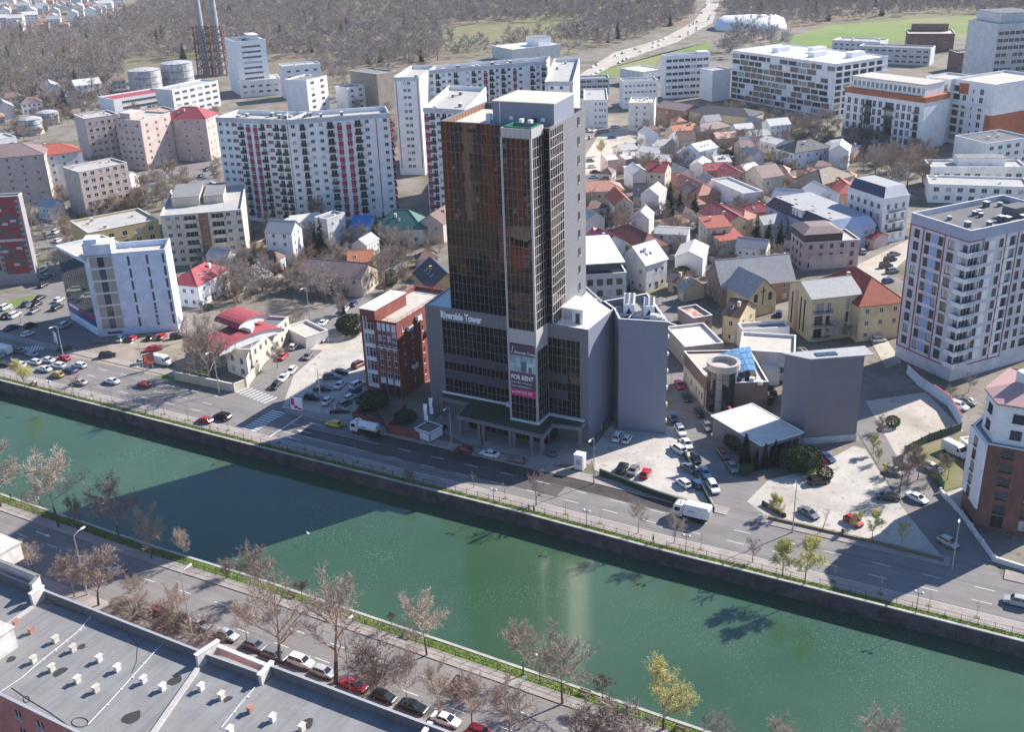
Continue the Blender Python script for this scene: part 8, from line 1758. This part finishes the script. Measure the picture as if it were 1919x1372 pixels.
# hoardings, flags, cabinet
def hoarding(label, a, b, z0, z1, mats, name='billboard', legs=2):
    A, C = P2(a), P2(b); d = C-A; r = empty(name, (*A, 0), math.atan2(d.y, d.x), label, 'billboard'); L = d.length; mb = MB(); mb.box(0, L, -.1, .1, z0, z1); mb.build('panel', mats[0], r)
    mb = MB(); mb.box(L*.06, L*.34, -.13, -.1, z0+.35*(z1-z0), z1-.08*(z1-z0)); mb.box(L*.3, L*.62, -.13, -.1, z0+.12*(z1-z0), z0+.34*(z1-z0)); mb.box(L*.62, L*.94, -.13, -.1, z0+.05*(z1-z0), z0+.2*(z1-z0)); mb.build('print', mats[1], r)
    mb = MB()
    for k in range(legs): x = L*(k+.5)/legs; mb.tube((x, 0, 0), (x, 0, z0), .12, .12, 6)
    mb.build('leg', POLE, r); return r
hoarding('white and red advertising hoarding at the corner of the boulevard lot', (547, 775), (569, 778), 1.2, 4.4, (SIGNW, PNK)); hoarding('dark red roadside billboard before the white van', (272, 697), (292, 690), 1.5, 4.6, (flat('bill_dark', (.13, .035, .05)), flat('bill_red', (.4, .08, .06)))); hoarding('pink and white advertising column board at the left junction', (104, 648), (110, 652), 1.2, 4.4, (SIGNW, PNK), legs=1)
for lab, q in (('white banner flag nearer the brick office beside the tower', (796, 802)), ('white banner flag nearer the tower corner', (806, 790))):
    p = G(*q); r = empty('banner_flag', p, AZ_T, lab, 'flag', 'banner flags beside the tower'); mb = MB(); mb.tube((0, 0, 0), (0, 0, 6.2), .05, .04, 6); mb.build('pole', POLE, r); mb = MB()
    for k in range(6): mb.face([(.05, .06*math.sin(k), 2+k*.68), (.95, .2*math.sin(k*1.3), 2+k*.68), (.95, .2*math.sin(k*1.3+1.3), 2.68+k*.68), (.05, .06*math.sin(k+1), 2.68+k*.68)])
    mb.build('cloth', SIGNW, r)
r = empty('white_cabinet', G(1087, 878), AZ_T, 'white utility cabinet at the kerb right of the tower', 'cabinet'); mb = MB(); mb.box(-1.0, 1.0, -.9, .9, .1, 3.4); mb.box(-1.08, 1.08, -.98, .98, 3.4, 3.55); mb.build('case', CHW, r); mb = MB(); mb.box(-.5, .5, -.93, -.9, 1.2, 2.4); mb.build('label_plate', flat('plate', (.4, .35, .35)), r); mb = MB(); mb.box(1.0, 1.05, -.6, .6, .3, 3.0); mb.build('door', flat('plate_grey', (.5, .5, .5)), r)
p = P2((1125, 808)); r = empty('waste_bins', (*p, 0), AZ_T, 'yellow and blue recycling bins by the podium side wall', 'bins')
for k, c_ in enumerate(((.55, .42, .02), (.02, .05, .2), (.02, .05, .2))): mb = MB(); mb.box(-1.2, 0, k*1.5, k*1.5+1.3, .1, 1.3); mb.box(-1.25, .05, k*1.5-.03, k*1.5+1.33, 1.3, 1.42); mb.build('bin', flat('bin%d' % min(k, 1), c_), r)
p = P2((1450, 958)); r = empty('barrier_slab', (*p, 0), math.radians(-58), 'grey concrete barrier slab at the car park entrance', 'barrier'); mb = MB(); mb.loft([[(x, -.35, 0), (x, -.15, .9), (x, .15, .9), (x, .35, 0)] for x in (-3, 3)]); mb.build('slab', QUAY, r)
# bollard-like white balls and red ball bush near the pavilion
for lab, q, m_, rr in (('red clipped ball plant at the car park edge', (1542, 873), flat('ball_red', (.30, .03, .03), .8), .75),):
    p = P2(q); T_, C_ = bushm(5, rr, rr*2, 500, .09, 0, False); r = empty('ball_plant', (*p, 0), 0, lab, 'plant'); T_.build('stem', BARK, r); C_.build('crown', m_, r)
# ------------------------------------------------------------------ people, motorcycle, gull
def figure(joints, edges, mats, split):
    me = bpy.data.meshes.new('person'); me.from_pydata([j[0] for j in joints], edges, []); me.skin_vertices.__class__
    import bmesh
    bm = bmesh.new(); bm.from_mesh(me); ly = bm.verts.layers.skin.verify()
    for v, j in zip(bm.verts, joints): v[ly].radius = (j[1], j[1])
    bm.verts.ensure_lookup_table(); bm.verts[0][ly].use_root = True; bm.to_mesh(me); bm.free()
    o = bpy.data.objects.new('tmp', me); COL.objects.link(o); o.modifiers.new('s', 'SKIN'); q = o.modifiers.new('d', 'SUBSURF'); q.levels = 1; q.render_levels = 1
    dg = bpy.context.evaluated_depsgraph_get(); r = bpy.data.meshes.new_from_object(o.evaluated_get(dg)); COL.objects.unlink(o); bpy.data.objects.remove(o)
    r.materials.clear()
    for m in mats: r.materials.append(m)
    for p in r.polygons: p.material_index = split(p.center); p.use_smooth = True
    return r
SKIN = flat('skin', (.45, .28, .20), .6, var=0)
def person(label, q, az, top, legs, hair=(.03, .02, .015), stride=.22, z=.0, seated=False):
    J = [((0, 0, .95), .14), ((0, 0, 1.22), .15), ((0, 0, 1.42), .15), ((0, 0, 1.53), .06), ((.02, 0, 1.66), .10), ((.02, 0, 1.74), .085),
         ((0, .10, .90), .10), ((stride*.5, .11, .5), .07), ((stride*.6 if not seated else .1, .11, .08), .05), ((stride*.6+.16, .12, .04), .04),
         ((0, -.10, .90), .10), ((-stride*.3, -.11, .5), .07), ((-stride, -.11, .1), .05), ((-stride+.16, -.12, .04), .04),
         ((0, .21, 1.40), .065), ((-.06, .26, 1.12), .05), ((.06, .26, .88), .035), ((.09, .25, .80), .03),
         ((0, -.21, 1.40), .065), ((.04, -.26, 1.12), .05), ((.16, -.26, .90), .035), ((.19, -.25, .82), .03)]
    if seated:
        for i, p in {7: (.42, .14, .85), 8: (.35, .15, .42), 9: (.5, .15, .38), 11: (.42, -.14, .85), 12: (.35, -.15, .42), 13: (.5, -.15, .38), 15: (.25, .27, 1.15), 16: (.5, .25, 1.08), 17: (.58, .25, 1.08), 19: (.25, -.27, 1.15), 20: (.5, -.25, 1.08), 21: (.58, -.25, 1.08)}.items(): J[i] = (p, J[i][1])
    E_ = [(0, 1), (1, 2), (2, 3), (3, 4), (4, 5), (0, 6), (6, 7), (7, 8), (8, 9), (0, 10), (10, 11), (11, 12), (12, 13), (2, 14), (14, 15), (15, 16), (16, 17), (2, 18), (18, 19), (19, 20), (20, 21)]
    n = label[:12]; mt = [flat('cloth_'+n, top, .85, var=0), flat('trouser_'+n, legs, .85, var=0), SKIN, flat('hair_'+n, hair, .8, var=0)]
    me = figure(J, E_, mt, lambda c: 3 if c.z > 1.70 or (c.z > 1.6 and c.x < -.02) else 2 if c.z > 1.55 or (abs(c.y) > .2 and c.z < .86) else 0 if c.z > .93 else 1)
    p = q if isinstance(q, Vector) else G(*q); return tag(link('person', me, None, (p.x, p.y, z), az), label, 'person')
person('person in dark clothes standing on the pavement by the right car park', (1578, 1006), UP, (.02, .02, .025), (.025, .025, .03), z=.13)
person('worker in a pale vest standing by the sweeper truck', (649, 801), ROAD, (.45, .6, .55), (.03, .035, .05)); person('person in black walking before the tower entrance', (904, 838), ROAD, (.02, .02, .02), (.02, .02, .03), z=.13)
person('person in black walking up the side street', (566, 645), UP, (.02, .02, .02), (.02, .02, .025)); person('left of two people walking on the far canal pavement', (991, 960), ROAD, (.03, .03, .04), (.02, .02, .03), z=.13); person('right of two people walking on the far canal pavement', (1001, 963), ROAD, (.06, .05, .05), (.03, .03, .04), z=.13)
person('person in dark clothes on the far pavement below the sweeper truck', (1224, 1018), ROAD+math.pi, (.02, .025, .03), (.03, .03, .04), z=.13); person('person in a dark coat beside the near railing at left', (22, 938), ROAD, (.04, .03, .03), (.02, .02, .02), z=.13)
person('person in white by the far railing at far left', (67, 724), ROAD, (.6, .6, .62), (.05, .06, .1), z=.13)
p = P2((240, 1080)); r = empty('motorcycle', (*p, .0), ROAD+math.pi, 'black motorcycle riding on the near street at left', 'motorcycle')
for x in (-.7, .7): o = link('wheel', WHEEL, r, (x, 0, .32))
mb = MB(); mb.loft([[(x, -w, z-.14), (x, -w, z+.1), (x, w, z+.1), (x, w, z-.14)] for x, w, z in ((-.8, .08, .8), (-.3, .14, .72), (.2, .18, .82), (.55, .1, .85))]); mb.box(-.3, .35, -.16, .16, .3, .65); mb.tube((.55, 0, .9), (.72, 0, .35), .05, .05, 5); mb.tube((-.3, 0, .5), (-.7, 0, .32), .05, .05, 5); mb.build('frame', paint('black'), r)
mb = MB(); mb.tube((.5, -.35, 1.05), (.5, .35, 1.05), .03, .03, 5); mb.tube((.5, 0, 1.05), (.58, 0, .8), .04, .04, 5); mb.build('handlebar', BLACKM, r); mb = MB(); mb.box(-.55, .1, -.14, .14, .82, .9); mb.build('seat', PLAST, r)
person('rider in black on the motorcycle', Vector((p.x+.15, p.y-.08, 0)), ROAD+math.pi, (.015, .015, .015), (.02, .02, .02), (.01, .01, .01), seated=True, z=.02)
gp = G(577, 1000, -1.2); r = empty('gull', (gp.x, gp.y, -1.2), .6, 'white gull flying low over the shadowed canal water', 'bird'); GW = flat('gull_white', (.75, .75, .75), .7, var=0)
mb = MB(); mb.loft([[(x, w*math.cos(t), w*math.sin(t)+zz) for t in [2*math.pi*i/8 for i in range(8)]] for x, w, zz in ((-.28, .01, .02), (-.15, .05, 0), (0, .075, 0), (.14, .055, .02), (.2, .045, .04), (.26, .03, .04), (.32, .006, .03))]); mb.build('body', GW, r, smooth=True)
for s in (-1, 1): mb = MB(); mb.face([(-.06, s*.05, .03), (.1, s*.05, .03), (.12, s*.35, .14), (-.03, s*.35, .14)]); mb.face([(-.03, s*.35, .14), (.12, s*.35, .14), (-.05, s*.72, .06)]); mb.v += [(x, y, z-.015) for x, y, z in mb.v]; mb.f += [tuple(i+7 for i in f) for f in mb.f]; mb.m += mb.m; mb.build('wing', GW, r)
# ------------------------------------------------------------------ far roofs of the town, upper left, and yards
protos = []
for k, (L_, W_, ev, rh, wl, rf) in enumerate(((12, 9, 6, 3, WHT, TILE_M), (14, 10, 7, 3, WHT2, TILE_G), (10, 8, 4, 2.5, PNKW, TILE_S), (16, 11, 9, 3, WHT, TILE_L), (11, 8, 5, 2.5, GRYL, TILE_B))):
    fp = [Vector((-L_/2, -W_/2-3000)), Vector((L_/2, -W_/2-3000)), Vector((L_/2, W_/2-3000)), Vector((-L_/2, W_/2-3000))]
    B = Bld('distant_house', 'x', 'house', fp, ev, wl); B.grid(0, max(1, int(ev/3)), 3, 4, 1, 1.3, 1.3); B.grid(1, max(1, int(ev/3)), 3, 2, 1, 1.3, 1.3); B.pitched('gable' if k % 2 else 'hip', rh, rf, .4); protos.append(B.root)
def scatter_houses(poly, n, label, group, az):
    poly = [P2(q) for q in poly]; R = random.Random(len(label)); x0, x1 = min(p.x for p in poly), max(p.x for p in poly); y0, y1 = min(p.y for p in poly), max(p.y for p in poly); got = []; tries = 0
    while len(got) < n and tries < 6000:
        tries += 1; p = Vector((R.uniform(x0, x1), R.uniform(y0, y1)))
        if inpoly(p, poly) and all((p-q).length > 17 for q in got): got.append(p)
    for p in got: copy_tree(R.choice(protos), (p.x, p.y, 0), az+R.choice((0, 1.57))+R.uniform(-.1, .1), label=label, group=group)
scatter_houses([(-40, 62), (60, 60), (130, 52), (200, 30), (240, 2), (-40, -12)], 110, 'small distant house at the upper left beyond the wood', 'distant houses beyond the wood', .3)
scatter_houses([(-40, 240), (60, 215), (160, 200), (230, 165), (120, 175), (-40, 195)], 16, 'low house among the far yards at left', 'houses in the far yards', .5)
scatter_houses([(1400, 150), (1560, 130), (1560, 150), (1420, 170)], 1, 'low roof behind the striped flats', 'low roofs', .4)
def free(p, r, mar=0.0):
    return not any(inpoly(p, inset(ccw(f), -r)) for f in FOOT if (sum(f, Vector((0, 0)))/len(f)-p).length < 70) and not any(inpoly(p, f) for f in OPEN)
GAP = [[(1100, 300), (1190, 235), (1300, 225), (1420, 250), (1580, 300), (1600, 420), (1480, 500), (1340, 560), (1200, 470), (1100, 460)], [(345, 480), (480, 440), (700, 430), (830, 470), (800, 540), (640, 560), (480, 560), (380, 600)], [(60, 420), (140, 300), (250, 340), (400, 260), (425, 420), (300, 390), (150, 420), (110, 560), (60, 470)], [(1290, 215), (1420, 215), (1560, 235), (1745, 285), (1740, 352), (1600, 300), (1500, 290), (1380, 240)], [(630, 170), (735, 155), (745, 330), (735, 400), (728, 215), (640, 215)], [(-40, 255), (150, 190), (420, 215), (410, 250), (150, 215), (60, 270)]]
rf = random.Random(21); nf = 0
for gi_, gp_ in enumerate(GAP):
    poly = [P2(q) for q in gp_]; x0, x1 = min(p.x for p in poly), max(p.x for p in poly); y0, y1 = min(p.y for p in poly), max(p.y for p in poly); k = 0
    for _ in range(4000):
        if k >= (50, 8, 4, 0, 0, 0)[gi_]: break
        p = Vector((rf.uniform(x0, x1), rf.uniform(y0, y1)))
        if inpoly(p, poly) and free(p, 4.6):
            q = copy_tree(rf.choice(protos[1:]), (p.x, p.y, 0), rf.choice((.35, 1.9, -.4, 1.2))+rf.uniform(-.1, .1), label='low roof wedged between the larger houses '+('right of the tower', 'left of the tower', 'behind the white office', 'below the striped flats', 'by the narrow red striped tower', 'of the far left')[gi_], group='low roofs between houses '+str(gi_)); k_ = rf.uniform(.58, .8); q.scale = (k_, k_, rf.uniform(.6, .85)); k += 1
            FOOT.append([p+Vector(v)*6 for v in ((-1, -1), (1, -1), (1, 1), (-1, 1))])
    for kd, num, lo_, hi_, lab in (('greyT', (60, 46, 30, 46, 16, 30), 5, 10, 'bare grey garden tree'), ('dense', (44, 40, 50, 60, 16, 40), 5, 10, 'bare brown garden tree'), ('shrub', (70, 46, 24, 40, 10, 20), 2.5, 4.5, 'reddish garden shrub'), ('gbush', (34, 14, 6, 12, 4, 6), 1.5, 3.5, 'dark evergreen garden bush'), ('pink', (8, 4, 3, 6, 3, 5), 3, 5, 'small blossoming garden tree')):
        k = 0
        for _ in range(900):
            if k >= num[gi_]: break
            p = Vector((rf.uniform(x0, x1), rf.uniform(y0, y1)))
            if inpoly(p, poly) and free(p, 1.0): plant({'greyT': 'bare_tree', 'dense': 'brown_tree', 'shrub': 'garden_shrub', 'gbush': 'evergreen_bush', 'pink': 'blossom_tree'}[kd], lab+' in the yards '+('right of the tower', 'left of the tower', 'behind the white office', 'below the striped flats', 'by the narrow red striped tower', 'of the far left')[gi_], Vector((p.x, p.y, 0)), rf.uniform(lo_, hi_), S(kd, k % 2), H0[kd], 'tree' if kd != 'gbush' else 'bush', 'yard '+kd+str(gi_)); k += 1
fm = [flat('fence_plank', (.20, .15, .11), .9), plaster('fence_plaster', (.50, .46, .41)), flat('fence_sheet', (.28, .30, .30), .6)]
for gi_, num in ((0, 46), (1, 18)):
    poly = [P2(q) for q in GAP[gi_]]; x0, x1 = min(p.x for p in poly), max(p.x for p in poly); y0, y1 = min(p.y for p in poly), max(p.y for p in poly); k = 0
    for _ in range(1500):
        if k >= num: break
        p = Vector((rf.uniform(x0, x1), rf.uniform(y0, y1))); an = rf.choice((-.48, 1.09))+rf.uniform(-.08, .08); q = p+Vector((math.cos(an), math.sin(an)))*rf.uniform(6, 14)
        if all(inpoly(v, poly) and free(v, .3) for v in (p, p.lerp(q, .3), p.lerp(q, .6), q)):
            r = lowwall('garden_fence', 'low yard fence between the houses '+('right', 'left')[gi_]+' of the tower', [p, q], rf.uniform(1.3, 2.0), .15, rf.choice(fm), CAPW if rf.random() < .3 else FR_D, 3, 'fence'); r['group'] = 'yard fences %d' % gi_; k += 1
for pr_ in protos:
    for ch in list(pr_.children): bpy.data.objects.remove(ch)
    bpy.data.objects.remove(pr_)
# white sports dome and goal
p = P2((1405, 52)); r = empty('sports_dome', (*p, 0), .2, 'white inflated sports dome beside the distant boulevard', 'dome'); mb = MB(); K = 14
mb.loft([[(24*c1*math.cos(math.pi*i/K), y, 11*c1*math.sin(math.pi*i/K)) for i in range(K+1)] for y, c1 in ((-30, .3), (-28, .7), (-22, .95), (0, 1), (22, .95), (28, .7), (30, .3))]); mb.build('skin', flat('dome_white', (.75, .75, .75), .6), r, rz=1.2, smooth=True)
for i, q in enumerate(((1148, 128), (1190, 112))): p = P2(q); r = empty('goal_frame', (*p, .02), .6, ('nearer' if i == 0 else 'farther')+' white football goal on the sports field', 'goal'); mb = MB(); mb.tube((-3.6, 0, 0), (-3.6, 0, 2.4), .12, .12, 5); mb.tube((3.6, 0, 0), (3.6, 0, 2.4), .12, .12, 5); mb.tube((-3.6, 0, 2.4), (3.6, 0, 2.4), .12, .12, 5); mb.build('frame', CAPW, r)
# ------------------------------------------------------------------ air
mb = MB(); mb.box(-2600, 2600, -260, 3600, -4.2, 112); hz = tag(mb.build('haze', flat('haze_surface', (1, 1, 1), var=0)), 'thin pale haze of the air over the town', 'haze', kind='stuff')
m = bpy.data.materials.new('haze_air'); m.use_nodes = True; t = m.node_tree; t.nodes.clear(); o_ = t.nodes.new('ShaderNodeOutputMaterial'); pv = t.nodes.new('ShaderNodeVolumePrincipled')
pv.inputs['Color'].default_value = (.86, .92, 1.0, 1); pv.inputs['Density'].default_value = .000065; t.links.new(pv.outputs[0], o_.inputs['Volume']); hz.data.materials.clear(); hz.data.materials.append(m)
